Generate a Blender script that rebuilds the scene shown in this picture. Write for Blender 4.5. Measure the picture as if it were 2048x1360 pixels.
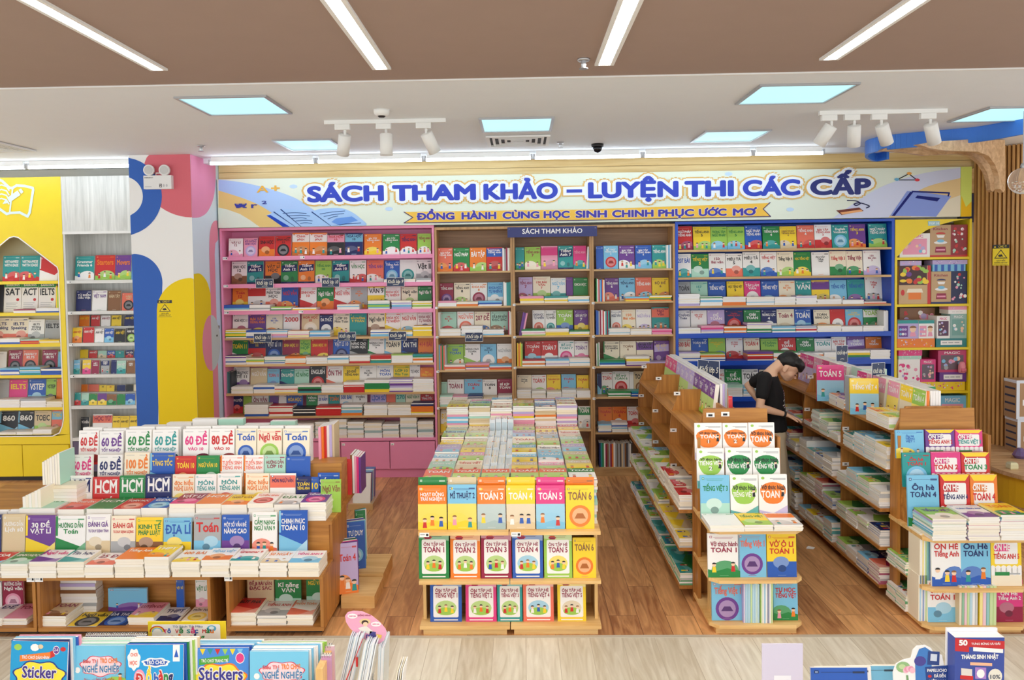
import bpy, bmesh, math, random, re
import numpy as np
from mathutils import Matrix, Vector
for _o in list(bpy.data.objects): bpy.data.objects.remove(_o)
S = bpy.context.scene
COL = S.collection
rnd = random.Random(7)
# ---------------------------------------------------------------- camera
CF, CX, CY = 1530.2, 1006.1, 592.8            # focal length and principal point of the 2048x1360 frame
CP, CYAW, CR, CH = .03870, .02390, .01413, 2.32
_cy, _sy, _cp, _sp, _cr, _sr = math.cos(CYAW), math.sin(CYAW), math.cos(CP), math.sin(CP), math.cos(CR), math.sin(CR)
_f = Vector((-_sy*_cp, _cy*_cp, -_sp)); _r = Vector((_cy, _sy, 0)); _d = _f.cross(_r)
_r2 = _cr*_r + _sr*_d; _d2 = -_sr*_r + _cr*_d
cam_d = bpy.data.cameras.new('camera'); cam = bpy.data.objects.new('camera', cam_d); COL.objects.link(cam)
cam.matrix_world = Matrix(((_r2.x, -_d2.x, -_f.x, 0), (_r2.y, -_d2.y, -_f.y, 0), (_r2.z, -_d2.z, -_f.z, CH), (0, 0, 0, 1)))
cam_d.sensor_fit = 'HORIZONTAL'; cam_d.sensor_width = 36; cam_d.lens = CF/2048*36
cam_d.shift_x = (1024-CX)/2048; cam_d.shift_y = -(680-CY)/2048
cam_d.clip_start = .05
S.camera = cam
# ---------------------------------------------------------------- world, exposure
wd = bpy.data.worlds.new('world'); S.world = wd; wd.use_nodes = True
bg = wd.node_tree.nodes['Background']; bg.inputs[0].default_value = (.90, .96, 1, 1); bg.inputs[1].default_value = 1.45
S.view_settings.view_transform = 'Standard'; S.view_settings.look = 'None'
S.view_settings.gamma = 1; S.view_settings.use_curve_mapping = False
S.view_settings.exposure = 0.48
PANEL_E, STRIP_E, TUBE_E = .95, 34.0, 10.0     # what the lamps of the shop give off
# ---------------------------------------------------------------- helpers
def at(px, py, X=None, Y=None, Z=None):
    """the point of a photograph pixel on one of the room's planes"""
    d = _r2*((px-CX)/CF) + _d2*((py-CY)/CF) + _f
    t = X/d.x if X is not None else Y/d.y if Y is not None else (Z-CH)/d.z
    return Vector((d.x*t, d.y*t, CH+d.z*t))
def lin(c):
    return tuple(((v/255)/12.92 if v <= 10 else (((v/255)+.055)/1.055)**2.4) for v in c)
PAL = dict(W=(246,243,240), C=(245,233,208), R=(206,44,44), O=(238,128,40), Y=(248,212,48), G=(38,136,70), g=(158,203,84), T=(42,152,150),
  B=(42,92,184), b=(126,194,228), N=(28,38,100), P=(112,62,146), p=(238,158,184), L=(192,174,220), M=(152,30,68), K=(34,34,40), k=(172,174,176),
  n=(140,95,60), E=(222,200,160), m=(176,219,200), H=(226,62,134), s=(236,116,92), S=(246,206,172), V=(168,190,190))
NAME = dict(W='white', C='cream', R='red', O='orange', Y='yellow', G='green', g='lime', T='teal', B='blue', b='sky-blue', N='navy', P='purple', p='pink',
  L='lilac', M='maroon', K='black', k='grey', n='brown', E='beige', m='mint', H='magenta', s='coral', S='peach', V='grey-green')
def C(c):
    if isinstance(c, str): c = PAL[c]
    return lin(c)
def shade(c, k):
    if isinstance(c, str): c = PAL[c]
    return tuple(min(255, v*k) for v in c)
def mix(a, b, t):
    a = PAL[a] if isinstance(a, str) else a; b = PAL[b] if isinstance(b, str) else b
    return tuple(a[i]*(1-t)+b[i]*t for i in range(3))

class MB:
    """collects coloured faces for one mesh"""
    def __init__(s): s.v = []; s.f = []; s.c = []; s.n = 0
    def add(s, vs, fs, col):
        b = s.n; s.v.extend(vs); s.n += len(vs)
        cc = C(col) if col is not None else (1, 1, 1)
        for f in fs: s.f.append(tuple(i+b for i in f)); s.c.append(cc)
    def box(s, x0, x1, y0, y1, z0, z1, col=None, top=None, front=None, side=None, right=None):
        vs = [(x0,y0,z0),(x1,y0,z0),(x1,y1,z0),(x0,y1,z0),(x0,y0,z1),(x1,y0,z1),(x1,y1,z1),(x0,y1,z1)]
        s.add(vs, [(3,2,1,0),(4,5,6,7),(0,1,5,4),(1,2,6,5),(2,3,7,6),(3,0,4,7)], col)
        for k, c in ((-5, top), (-4, front), (-3, right if right is not None else side), (-1, side)):
            if c is not None: s.c[k] = C(c)
    def hexa(s, p, col=None):
        """8 corners: bottom ring, top ring"""
        s.add(p, [(3,2,1,0),(4,5,6,7),(0,1,5,4),(1,2,6,5),(2,3,7,6),(3,0,4,7)], col)
    def poly(s, pts, col=None): s.add([tuple(p) for p in pts], [tuple(range(len(pts)))], col)
    def prism(s, pts, axis, a, b, col=None):
        """a polygon extruded along axis from a to b; pts are the other two coordinates"""
        def P(q, t): return (t, q[0], q[1]) if axis == 'x' else (q[0], t, q[1]) if axis == 'y' else (q[0], q[1], t)
        n = len(pts); vs = [P(q, a) for q in pts] + [P(q, b) for q in pts]
        s.add(vs, [tuple(range(n))[::-1], tuple(range(n, 2*n))] + [(i, (i+1) % n, n+(i+1) % n, n+i) for i in range(n)], col)
    def lathe(s, prof, n=20, col=None, base=(0,0,0), M=None):
        """prof: (radius, height) pairs"""
        vs = []
        for r, z in prof:
            for i in range(n):
                a = 2*math.pi*i/n; p = Vector((r*math.cos(a), r*math.sin(a), z))
                if M is not None: p = M @ p
                vs.append((p.x+base[0], p.y+base[1], p.z+base[2]))
        fs = [(j*n+i, j*n+(i+1) % n, (j+1)*n+(i+1) % n, (j+1)*n+i) for j in range(len(prof)-1) for i in range(n)]
        fs += [tuple(range(n))[::-1], tuple(range((len(prof)-1)*n, len(prof)*n))]
        s.add(vs, fs, col)
    def tube(s, pts, r, n=8, col=None):
        pts = [Vector(p) for p in pts]; vs = []; up = Vector((0, 0, 1))
        for i, p in enumerate(pts):
            t = (pts[min(i+1, len(pts)-1)] - pts[max(i-1, 0)]).normalized()
            a = t.cross(up); a = a.normalized() if a.length > 1e-3 else Vector((1, 0, 0)); b = a.cross(t)
            rr = r[i] if isinstance(r, (list, tuple)) else r
            for k in range(n):
                w = 2*math.pi*k/n; q = p + a*math.cos(w)*rr + b*math.sin(w)*rr; vs.append(tuple(q))
        fs = [(j*n+i, j*n+(i+1) % n, (j+1)*n+(i+1) % n, (j+1)*n+i) for j in range(len(pts)-1) for i in range(n)]
        fs += [tuple(range(n))[::-1], tuple(range((len(pts)-1)*n, len(pts)*n))]
        s.add(vs, fs, col)
    def plate(s, outer, hole, axis, a, b, col=None):
        """a board with a hole, extruded along axis"""
        bm = bmesh.new()
        for loop in (outer, hole):
            vs = [bm.verts.new((q[0], q[1], 0)) for q in loop]
            for i in range(len(vs)): bm.edges.new((vs[i], vs[(i+1) % len(vs)]))
        bmesh.ops.triangle_fill(bm, edges=bm.edges[:], use_beauty=True)
        bm.verts.ensure_lookup_table(); bm.verts.index_update()
        def P(q, t): return (t, q[0], q[1]) if axis == 'x' else (q[0], t, q[1])
        for t in (a, b):
            s.add([P(v.co, t) for v in bm.verts], [tuple(v.index for v in f.verts) for f in bm.faces], col)
        bm.free()
        for loop in (outer, hole):
            n = len(loop)
            s.add([P(q, a) for q in loop]+[P(q, b) for q in loop], [(i, (i+1) % n, n+(i+1) % n, n+i) for i in range(n)], col)
    def mesh(s, name, off=(0,0,0)):
        me = bpy.data.meshes.new(name)
        v = np.array(s.v, dtype=np.float32) if s.v else np.zeros((0,3), np.float32)
        v = v - np.array(off, np.float32)
        me.from_pydata(v.tolist(), [], s.f)
        ca = me.attributes.new('tint', 'FLOAT_COLOR', 'FACE')
        ca.data.foreach_set('color', np.array([(*c, 1) for c in s.c], np.float32).ravel())
        return me
    def build(s, name, mat, parent=None, loc=(0,0,0), rot=None, world=True, bevel=0):
        """one object; with world=True the faces were given in world space (shifted to loc, or to the parent's origin)"""
        org = (0,0,0)
        if world:
            org = Vector(loc) if parent is None else Vector((0,0,0)); q = parent
            while q is not None: org = org + q.location; q = q.parent
        o = bpy.data.objects.new(name, s.mesh(name, org if world else (0,0,0)))
        o.data.materials.append(mat)
        COL.objects.link(o)
        if parent is not None:
            o.parent = parent
            if not world: o.location = loc
        else: o.location = loc
        if rot is not None: o.rotation_euler = rot
        if bevel:
            m = o.modifiers.new('bevel', 'BEVEL'); m.width = bevel; m.segments = 2; m.limit_method = 'ANGLE'
        return o
def tag(o, label=None, cat=None, group=None, kind=None):
    if label: o['label'] = label
    if cat: o['category'] = cat
    if group: o['group'] = group
    if kind: o['kind'] = kind
    return o
def thing(name, label, cat, loc=(0,0,0), rotz=0, group=None):
    o = bpy.data.objects.new(name, None); COL.objects.link(o); o.location = loc; o.rotation_euler = (0,0,rotz); o.empty_display_size = .05
    return tag(o, label, cat, group)
def smooth(o):
    for p in o.data.polygons: p.use_smooth = True
    return o
# ---------------------------------------------------------------- materials
def nmat(name):
    m = bpy.data.materials.new(name); m.use_nodes = True; nt = m.node_tree
    return m, nt, nt.nodes['Principled BSDF']
def plain(name, col, rough=.5, metal=0, spec=.5, bump=0, var=.03):
    m, nt, b = nmat(name); L = nt.links
    tc = nt.nodes.new('ShaderNodeTexCoord'); nz = nt.nodes.new('ShaderNodeTexNoise'); nz.inputs['Scale'].default_value = 6
    L.new(tc.outputs['Object'], nz.inputs['Vector'])
    mx = nt.nodes.new('ShaderNodeMix'); mx.data_type = 'RGBA'
    c = C(col); mx.inputs[6].default_value = (*[v*(1-var) for v in c], 1); mx.inputs[7].default_value = (*[min(1, v*(1+var)) for v in c], 1)
    L.new(nz.outputs[0], mx.inputs[0]); L.new(mx.outputs[2], b.inputs['Base Color'])
    b.inputs['Roughness'].default_value = rough; b.inputs['Metallic'].default_value = metal; b.inputs['Specular IOR Level'].default_value = spec
    return m
def wood(name, c1, c2, axis, rough=.45, fine=1.0, rings=9.0):
    m, nt, b = nmat(name); L = nt.links
    tc = nt.nodes.new('ShaderNodeTexCoord'); mp = nt.nodes.new('ShaderNodeMapping')
    sc = [rings, rings, rings]; sc['xyz'.index(axis)] = rings*.06; mp.inputs['Scale'].default_value = sc
    L.new(tc.outputs['Object'], mp.inputs['Vector'])
    n1 = nt.nodes.new('ShaderNodeTexNoise'); n1.inputs['Scale'].default_value = 1.4*fine; n1.inputs['Detail'].default_value = 6; n1.inputs['Distortion'].default_value = 1.2
    L.new(mp.outputs[0], n1.inputs['Vector'])
    n2 = nt.nodes.new('ShaderNodeTexNoise'); n2.inputs['Scale'].default_value = 9*fine; n2.inputs['Detail'].default_value = 3
    L.new(mp.outputs[0], n2.inputs['Vector'])
    ad = nt.nodes.new('ShaderNodeMath'); ad.operation = 'MULTIPLY_ADD'; ad.inputs[1].default_value = .35
    L.new(n2.outputs[0], ad.inputs[0]); L.new(n1.outputs[0], ad.inputs[2])
    rp = nt.nodes.new('ShaderNodeValToRGB'); rp.color_ramp.elements[0].position = .42; rp.color_ramp.elements[1].position = .9
    rp.color_ramp.elements[0].color = (*C(c1), 1); rp.color_ramp.elements[1].color = (*C(c2), 1)
    L.new(ad.outputs[0], rp.inputs[0]); L.new(rp.outputs[0], b.inputs['Base Color'])
    b.inputs['Roughness'].default_value = rough
    return m
def planks(name, pw, pl, c1, c2, dark, rough, rot=True):
    """floor boards running along Y"""
    m, nt, b = nmat(name); L = nt.links
    tc = nt.nodes.new('ShaderNodeTexCoord'); mp = nt.nodes.new('ShaderNodeMapping'); mp.inputs['Rotation'].default_value = (0, 0, math.pi/2 if rot else 0)
    L.new(tc.outputs['Object'], mp.inputs['Vector'])
    br = nt.nodes.new('ShaderNodeTexBrick'); br.inputs['Scale'].default_value = 1; br.inputs['Brick Width'].default_value = pl; br.inputs['Row Height'].default_value = pw
    br.inputs['Mortar Size'].default_value = .0016; br.inputs['Mortar Smooth'].default_value = 0; br.offset = .37; br.offset_frequency = 2
    br.inputs['Color1'].default_value = (.0, .0, .0, 1); br.inputs['Color2'].default_value = (1, 1, 1, 1); br.inputs['Mortar'].default_value = (.5, .5, .5, 1)
    L.new(mp.outputs[0], br.inputs['Vector'])
    m2 = nt.nodes.new('ShaderNodeMapping'); m2.inputs['Scale'].default_value = (12, 1.3, 1); L.new(tc.outputs['Object'], m2.inputs['Vector'])
    ofs = nt.nodes.new('ShaderNodeVectorMath'); ofs.operation = 'MULTIPLY_ADD'; ofs.inputs[1].default_value = (7, 3, 0)
    L.new(br.outputs['Color'], ofs.inputs[0]); L.new(m2.outputs[0], ofs.inputs[2])
    nz = nt.nodes.new('ShaderNodeTexNoise'); nz.inputs['Scale'].default_value = 1.5; nz.inputs['Detail'].default_value = 7; nz.inputs['Distortion'].default_value = 1.6
    L.new(ofs.outputs[0], nz.inputs['Vector'])
    ma = nt.nodes.new('ShaderNodeMath'); ma.operation = 'MULTIPLY_ADD'; ma.inputs[1].default_value = .32
    L.new(br.outputs['Color'], ma.inputs[0]); L.new(nz.outputs[0], ma.inputs[2])
    rp = nt.nodes.new('ShaderNodeValToRGB'); rp.color_ramp.elements[0].position = .38; rp.color_ramp.elements[1].position = .95
    rp.color_ramp.elements[0].color = (*C(c1), 1); rp.color_ramp.elements[1].color = (*C(c2), 1); L.new(ma.outputs[0], rp.inputs[0])
    mx = nt.nodes.new('ShaderNodeMix'); mx.data_type = 'RGBA'; mx.inputs[7].default_value = (*C(dark), 1)
    L.new(br.outputs['Fac'], mx.inputs[0]); L.new(rp.outputs[0], mx.inputs[6]); L.new(mx.outputs[2], b.inputs['Base Color'])
    b.inputs['Roughness'].default_value = rough
    return m
def glow(name, col, e):
    m, nt, b = nmat(name); c = (*C(col), 1)
    b.inputs['Base Color'].default_value = (.02,.02,.02,1); b.inputs['Emission Color'].default_value = c; b.inputs['Emission Strength'].default_value = e
    return m
def tinted(name, rough, spec=.5, coat=0):
    m, nt, b = nmat(name); a = nt.nodes.new('ShaderNodeAttribute'); a.attribute_name = 'tint'
    nt.links.new(a.outputs['Color'], b.inputs['Base Color'])
    b.inputs['Roughness'].default_value = rough; b.inputs['Specular IOR Level'].default_value = spec; b.inputs['Coat Weight'].default_value = coat
    return m
PRINT = tinted('printed_card', .38, .45)
MATT = tinted('painted_matt', .7, .3)
PAPER = tinted('page_paper', .85, .2)
FILM = tinted('plastic_wrapped', .18, .6, .4)
WHITE = plain('white_paint', (236,234,230), .55)
CEIL = plain('white_ceiling', (236,239,241), .8, var=.015)
BROWN = plain('brown_ceiling', (164,140,127), .7, var=.03)
PINK = plain('pink_laminate', (240,146,184), .4)
YELLOW = plain('yellow_laminate', (243,214,28), .4)
BLUE = plain('blue_laminate', (20,76,190), .35)
NAVY = plain('navy_board', (30,42,98), .45)
BLACK = plain('black_plastic', (24,24,28), .4)
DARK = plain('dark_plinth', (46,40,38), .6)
METAL = plain('brushed_metal', (190,190,192), .35, .8)
OAKX = wood('oak_along', (150,92,36), (206,146,72), 'x'); OAKY = wood('oak_deep', (144,88,34), (200,138,66), 'y'); OAKZ = wood('oak_upright', (142,86,34), (198,136,64), 'z')
PINEX = wood('pine_along', (214,160,88), (244,206,142), 'x'); PINEZ = wood('pine_upright', (212,158,86), (242,204,140), 'z'); PINEY = wood('pine_deep', (212,158,86), (242,204,140), 'y')
TIMX = wood('timber_along', (176,134,84), (224,186,132), 'x'); TIMZ = wood('timber_upright', (166,122,76), (208,164,110), 'z'); TIMB = wood('timber_back', (128,92,62), (168,128,92), 'x')
ASHZ = wood('ash_laminate', (196,196,190), (232,231,226), 'z', rings=14); ASHX = wood('ash_shelf', (206,205,200), (236,235,230), 'x')
SLAT = wood('slat_timber', (178,126,64), (230,180,112), 'z')
BENT = wood('bent_timber', (176,132,88), (228,190,144), 'x')
WALLW = wood('wall_planks', (214,178,112), (244,220,164), 'x', rings=6)
FLOORW = planks('floor_brown_boards', .185, 1.25, (158,102,60), (240,184,124), (112,70,42), .33)
FLOORB = planks('floor_pale_boards', .2, 1.2, (196,184,160), (236,230,214), (186,174,152), .4)
def bez(p, n):
    """a smooth curve through points"""
    out = []
    for i in range(n+1):
        t_ = i/n*(len(p)-1); k = min(int(t_), len(p)-2); u = t_-k
        q = [p[max(k-1,0)], p[k], p[k+1], p[min(k+2,len(p)-1)]]
        out.append(tuple(.5*((2*q[1][d]) + (-q[0][d]+q[2][d])*u + (2*q[0][d]-5*q[1][d]+4*q[2][d]-q[3][d])*u*u + (-q[0][d]+3*q[1][d]-3*q[2][d]+q[3][d])*u**3) for d in range(len(p[0]))))
    return out
ORD = ['', 'first','second','third','fourth','fifth','sixth','seventh','eighth','ninth','tenth','eleventh','twelfth','thirteenth','fourteenth','fifteenth','sixteenth','seventeenth','eighteenth','nineteenth','twentieth']
def nth(i):
    return ORD[i] if i < len(ORD) else 'twenty-' + ORD[i-20]
# ---------------------------------------------------------------- lettering
_TC = {}
_STRIP = {}
def _plain(t):
    import unicodedata
    return ''.join(c for c in unicodedata.normalize('NFD', t.replace('Đ','D').replace('đ','d')) if not unicodedata.combining(c))
def glyphs(t, off=.012, res=2):
    k = (t, off, res)
    if k not in _TC:
        cu = bpy.data.curves.new('lettering', 'FONT'); cu.body = t; cu.size = 1; cu.offset = off; cu.resolution_u = res; cu.fill_mode = 'FRONT'
        o = bpy.data.objects.new('lettering', cu); me = bpy.data.meshes.new_from_object(o)
        v = np.zeros(len(me.vertices)*3, np.float32); me.vertices.foreach_get('co', v); v = v.reshape(-1, 3)[:, :2].astype(float)
        f = [tuple(p.vertices) for p in me.polygons]
        bpy.data.objects.remove(o); bpy.data.meshes.remove(me); bpy.data.curves.remove(cu)
        _TC[k] = (v, f)
    return _TC[k]
def capbox(t, off=.012):
    """x extent and cap height, accents aside"""
    v, f = glyphs(_plain(t), off)
    if len(v) == 0: return 0, 1, 0, 1
    return v[:,0].min(), v[:,0].max(), 0, (.7 if re.search('[A-ZĐ0-9bdfhklt]', _plain(t)) else .52)
_HORN = str.maketrans({'ơ':'o','ớ':'ó','ờ':'ò','ở':'ỏ','ỡ':'õ','ợ':'ọ','ư':'u','ứ':'ú','ừ':'ù','ử':'ủ','ữ':'ũ','ự':'ụ','Ơ':'O','Ớ':'Ó','Ờ':'Ò','Ở':'Ỏ','Ỡ':'Õ','Ợ':'Ọ','Ư':'U','Ứ':'Ú','Ừ':'Ù','Ử':'Ủ','Ữ':'Ũ','Ự':'Ụ','Đ':'D','đ':'d'})
def put_text(mb, fn, t, u0, u1, v0, v1, col, off=.012, keep=True, align='c'):
    """lettering fitted to the box u0..u1, v0..v1 (v is cap height); fn maps (u, v) to space"""
    many = off > .045; bare = t.translate(_HORN)
    grow = off if many or re.search('[M4]', t) else 0; off = 0 if grow else off
    a, b, c, d = capbox(t, .012); v, f = glyphs(bare, off, 6 if many else 2)
    if len(v) == 0 or b <= a: return
    polys = [[tuple(v[i]) for i in g] for g in f]
    e = off + (0 if many else grow)*.6
    for i, ch in enumerate(t):               # horns and crossbars of the letters that carry them
        if ch == bare[i]: continue
        pre = _plain(bare[:i+1]); xr = glyphs(pre, 0)[0][:,0].max(); g1 = glyphs(_plain(bare[i]), 0)[0]; xl = xr-(g1[:,0].max()-g1[:,0].min())
        if ch in 'Đđ':
            y = .345 if ch == 'Đ' else .60; x0, x1 = (xl-.07, xl+.26) if ch == 'Đ' else (xr-.24, xr+.07)
            polys.append([(x0-e,y-.036-e),(x1+e,y-.036-e),(x1+e,y+.036+e),(x0-e,y+.036+e)])
        else:
            H = .69 if ch.isupper() else .48
            polys.append([(xr-.09,H-.1-e),(xr+.02+e,H-.06-e),(xr+.085+e,H+.02),(xr+.08+e,H+.11+e),(xr+.01-e,H+.11+e),(xr+.0,H+.03),(xr-.06,H-.01)])
    sx = (u1-u0)/(b-a); sy = (v1-v0)/(d-c)
    if keep: sx = min(sx, abs(sy)*1.15); sy = math.copysign(min(abs(sy), sx*1.7), sy)
    w = (b-a)*sx; ox = (u0 + ((u1-u0)-w)/2 if align == 'c' else u0 if align == 'l' else u1-w) - a*sx
    h = d*sy; oy = v0 + ((v1-v0)-h)/2
    nc = 12 if many else 4 if grow else 1
    for k in range(nc):                      # a heavier letter is the same letter shifted round a small circle
        an = k*2*math.pi/nc; gx, gy = (grow*math.cos(an), grow*math.sin(an)) if grow else (0, 0)
        for j, g in enumerate(polys):        # letters whose strokes cross: every piece a hair above the last
            u2 = -3e-5*k-(2.5e-6 if many else 6e-6)*j; P = [fn(ox+(q[0]+gx)*sx, oy+(q[1]+gy)*sy) for q in g]
            mb.add([(q[0], q[1]+u2, q[2]) for q in P], [tuple(range(len(g)))], col)
def stroke(mb, fn, pts, w, col, closed=False):
    """a line of width w"""
    n = len(pts)
    for i in range(n if closed else n-1):
        a, b = Vector(pts[i]), Vector(pts[(i+1) % n]); d = (b-a)
        if d.length < 1e-6: continue
        d.normalize(); q = Vector((-d.y, d.x))*w/2; e = d*w*.3
        mb.poly([(p[0], p[1]-1.2e-5*i, p[2]) for p in (fn(*(a-q-e)), fn(*(b-q+e)), fn(*(b+q+e)), fn(*(a+q-e)))], col)
def disc(mb, fn, x, y, rx, ry, col, n=18, a0=0, a1=2*math.pi):
    full = abs(a1-a0-2*math.pi) < 1e-6
    pts = [(x+rx*math.cos(a0+(a1-a0)*i/n), y+ry*math.sin(a0+(a1-a0)*i/n)) for i in range(n if full else n+1)]
    mb.poly([fn(*p) for p in pts], col)
def rrect(x0, x1, y0, y1, r, n=4):
    out = []
    for cx, cy, a in ((x1-r, y0+r, -90), (x1-r, y1-r, 0), (x0+r, y1-r, 90), (x0+r, y0+r, 180)):
        for i in range(n+1):
            t = math.radians(a+90*i/n); out.append((cx+r*math.cos(t), cy+r*math.sin(t)))
    return out
# ---------------------------------------------------------------- book covers
def figure(mb, F, x, y, s, shirt, R):
    """a small drawn child"""
    mb.poly([F(1)(x-.16*s, y), F(1)(x+.16*s, y), F(1)(x+.11*s, y+.42*s), F(1)(x-.11*s, y+.42*s)], shirt)
    disc(mb, F(2), x, y+.56*s, .15*s, .15*s, 'S', 9)
    disc(mb, F(3), x, y+.61*s, .16*s, .12*s, R.choice(['K','K','n']), 8, 0, math.pi)
def scene(mb, F, w, h, y1, c2, R, sky=None):
    """hills and children drawn over the lower part of a cover, up to y1*h"""
    if sky: mb.poly([F(0)(0,0), F(0)(w,0), F(0)(w,y1*h), F(0)(0,y1*h)], sky)
    disc(mb, F(.4), w*R.uniform(.2,.8), y1*h*.35, w*.42, y1*h*.42, mix(c2,'W',.25), 16)
    mb.poly([F(.6)(0,0), F(.6)(w,0), F(.6)(w,y1*h*.3), F(.6)(w*.6,y1*h*.42), F(.6)(w*.25,y1*h*.28), F(.6)(0,y1*h*.38)], c2)
    k = R.choice([2,2,3])
    for i in range(k): figure(mb, F, w*(.22+.56*i/max(1,k-1))+R.uniform(-.03,.03)*w, y1*h*R.uniform(.08,.3), y1*h*.62, R.choice('WRYBpOT'), R)
def cover(mb, w, h, spec, seed, base=Matrix.Identity(4), eps=.0004):
    """draw a cover on the face y=0 of a book of w x h; spec = (c1 c2 tc, style, title)"""
    cols, style, title = spec; c1, c2, tc = cols[0], cols[1], cols[2]; R = random.Random(seed)
    def F(k):
        return lambda u, v: (min(max(u, 0), w)-w/2, -eps*(1+k), min(max(v, 0), h))
    def rect(k, x0, x1, y0, y1, col): mb.poly([F(k)(x0*w,y0*h), F(k)(x1*w,y0*h), F(k)(x1*w,y1*h), F(k)(x0*w,y1*h)], col)
    lines = [t for t in title.replace('_', ' ').split('/') if t and t != '-']
    ty1, ty0 = .82, .56
    if style == 'a':
        scene(mb, F, w, h, .5, c2, R); ty0 = .54
    elif style == 'b':
        rect(0, 0, 1, 0, .36, c2); disc(mb, F(.5), w*R.uniform(.35,.65), h*.34, w*.27, w*.2, mix(c2,'W',.4)); disc(mb, F(.8), w*R.uniform(.3,.7), h*.2, w*.14, w*.12, mix(c2,'K',.35)); ty0 = .5
    elif style == 'c':
        disc(mb, F(0), w*.5, h*.3, w*.38, w*.38, c2, 22); disc(mb, F(.5), w*.5, h*.3, w*.28, w*.28, mix(c2,'W',.45), 18)
        mb.poly([F(.8)(w*.3,h*.24), F(.8)(w*.7,h*.24), F(.8)(w*.6,h*.36), F(.8)(w*.4,h*.36)], mix(c2,'K',.3)); ty0 = .6; ty1 = .86
    elif style == 'd':
        mb.poly([F(0)(0,0), F(0)(w,0), F(0)(w,h*.18), F(0)(0,h*.46)], c2); mb.poly([F(.5)(w*.45,0), F(.5)(w,0), F(.5)(w,h*.34)], mix(c2,'W',.4)); rect(.7, 0, .07, .5, 1, c2); ty0 = .52
    elif style == 'h':
        rect(0, 0, 1, .6, .95, c2); scene(mb, F, w, h, .55, mix(c1, 'K', .18), R); ty1 = .9; ty0 = .64
    elif style == 'u':
        rect(0, 0, 1, 0, .58, mix(c2,'W',.3)); scene(mb, lambda k: F(k+.3), w, h, .5, c2, R); disc(mb, F(.5), w*.14, h*.92, w*.05, h*.03, 'Y', 8); ty1 = .84; ty0 = .63
    elif style == 'e':
        rect(0, 0, 1, .84, 1, c2); put_text(mb, F(1), "BARRON'S", .12*w, .88*w, .88*h, .95*h, 'W', .02)
        for i in range(4): rect(0, .12, .8-.1*(i%2), .3-.06*i, .315-.06*i, 'k')
        disc(mb, F(.3), w*.8, h*.42, w*.09, w*.09, 'R', 12); ty1 = .8; ty0 = .5
    elif style == 'x':
        rect(0, .06, .94, .5, .508, tc); ty1 = .94; ty0 = .12; lines = (lines+['',''])[:2] if len(lines) < 3 else lines
        if len(lines) > 1 and not lines[1]: lines = lines[:1]
    elif style == 't':
        rect(0, 0, 1, 0, .07, c2); mb.poly([F(0)(w*.04,h*.5), F(0)(w*.96,h*.55), F(0)(w*.96,h*.85), F(0)(w*.04,h*.8)], c2 if c2 != 'W' else mix(c1,'K',.15)); disc(mb, F(.4), w*.3, h*.25, w*.16, w*.16, mix(c1,'W',.5)); disc(mb, F(.4), w*.68, h*.2, w*.1, w*.14, mix(c1,'K',.3)); ty0 = .53; ty1 = .84
    elif style == 'f':
        mb.poly([F(.2)(*p) for p in rrect(w*.1, w*.9, h*.1, h*.83, w*.05)], 'W')
        mb.poly([F(.1)(0,h*.86), F(.1)(w,h*.8), F(.1)(w,h), F(.1)(0,h)], mix(c1,'W',.55)); disc(mb, F(.4), w*.3, h*.86, w*.14, h*.06, 'R', 10, 0, math.pi); rect(.5, .2, .4, .84, .89, 'M')
        disc(mb, F(.5), w*.5, h*.32, w*.34, h*.17, mix(c2,'W',.35)); disc(mb, F(.7), w*.5, h*.24, w*.3, h*.09, 'g')
        for i in range(3): figure(mb, lambda k: F(k+1), w*(.3+.2*i), h*(.2+.03*(i%2)), h*.24, R.choice('WRBYO'), R)
        rect(.6, .12, .88, .03, .055, 'W'); ty1 = .76; ty0 = .52
    elif style == 'p':
        pts = [(w*(.5+.44*math.cos(a)*(1+.1*math.sin(3*a))), h*(.58+.27*math.sin(a)*(1+.08*math.cos(2*a)))) for a in [i*math.pi/10 for i in range(20)]]
        mb.poly([F(0)(0,0), F(0)(w,0), F(0)(w,h*.3), F(0)(w*.5,h*.12), F(0)(0,h*.2)], mix('L' if c2 == 'O' else 'T', 'W', .3)); mb.poly([F(.4)(*p) for p in pts], c2)
        figure(mb, lambda k: F(k+1), w*.84, h*.5, h*.24, 'K', R); rect(.3, .4, .95, .9, .915, 'k'); rect(.3, .5, .95, .875, .89, 'k'); disc(mb, F(.4), w*.15, h*.92, w*.06, w*.05, 'g'); ty1 = .76; ty0 = .42
    elif style == 'w':
        rect(0, 0, 1, 0, .2, c2); disc(mb, F(.4), w*.8, h*.18, w*.3, h*.12, mix(c2,'K',.35)); rect(.5, .08, .4, .92, .93, 'k'); rect(.5, .6, .92, .92, .93, 'k')
        put_text(mb, F(1), lines[-1] if lines else '', .12*w, .7*w, .08*h, .14*h, 'Y' if c2 != 'Y' else 'W', .02, True, 'l'); lines = lines[:-1]; ty1 = .8; ty0 = .36
    elif style == 'q':                       # a framed puzzle-like cover with bright corners
        mb.poly([F(0)(0,h), F(0)(w,h), F(0)(w*.86,h*.88), F(0)(w*.14,h*.88)], c2); mb.poly([F(.2)(*p) for p in rrect(w*.12, w*.88, h*.42, h*.84, w*.05)], 'W')
        for i in range(6): disc(mb, F(.3), w*(.05+.18*i), h*.3, w*.12, h*.1, 'W', 12)
        rect(.25, 0, 1, 0, .3, 'C'); rect(.5, .12, .6, .2, .27, 'G'); rect(.5, .6, .95, .22, .25, 'k'); ty1 = .82; ty0 = .46
        mb.poly([F(.6)(*p) for p in rrect(w*.1, w*.62, h*.67, h*.81, w*.06)], mix(c1,'K',.1) if c1 != 'Y' else 'H')
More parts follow.
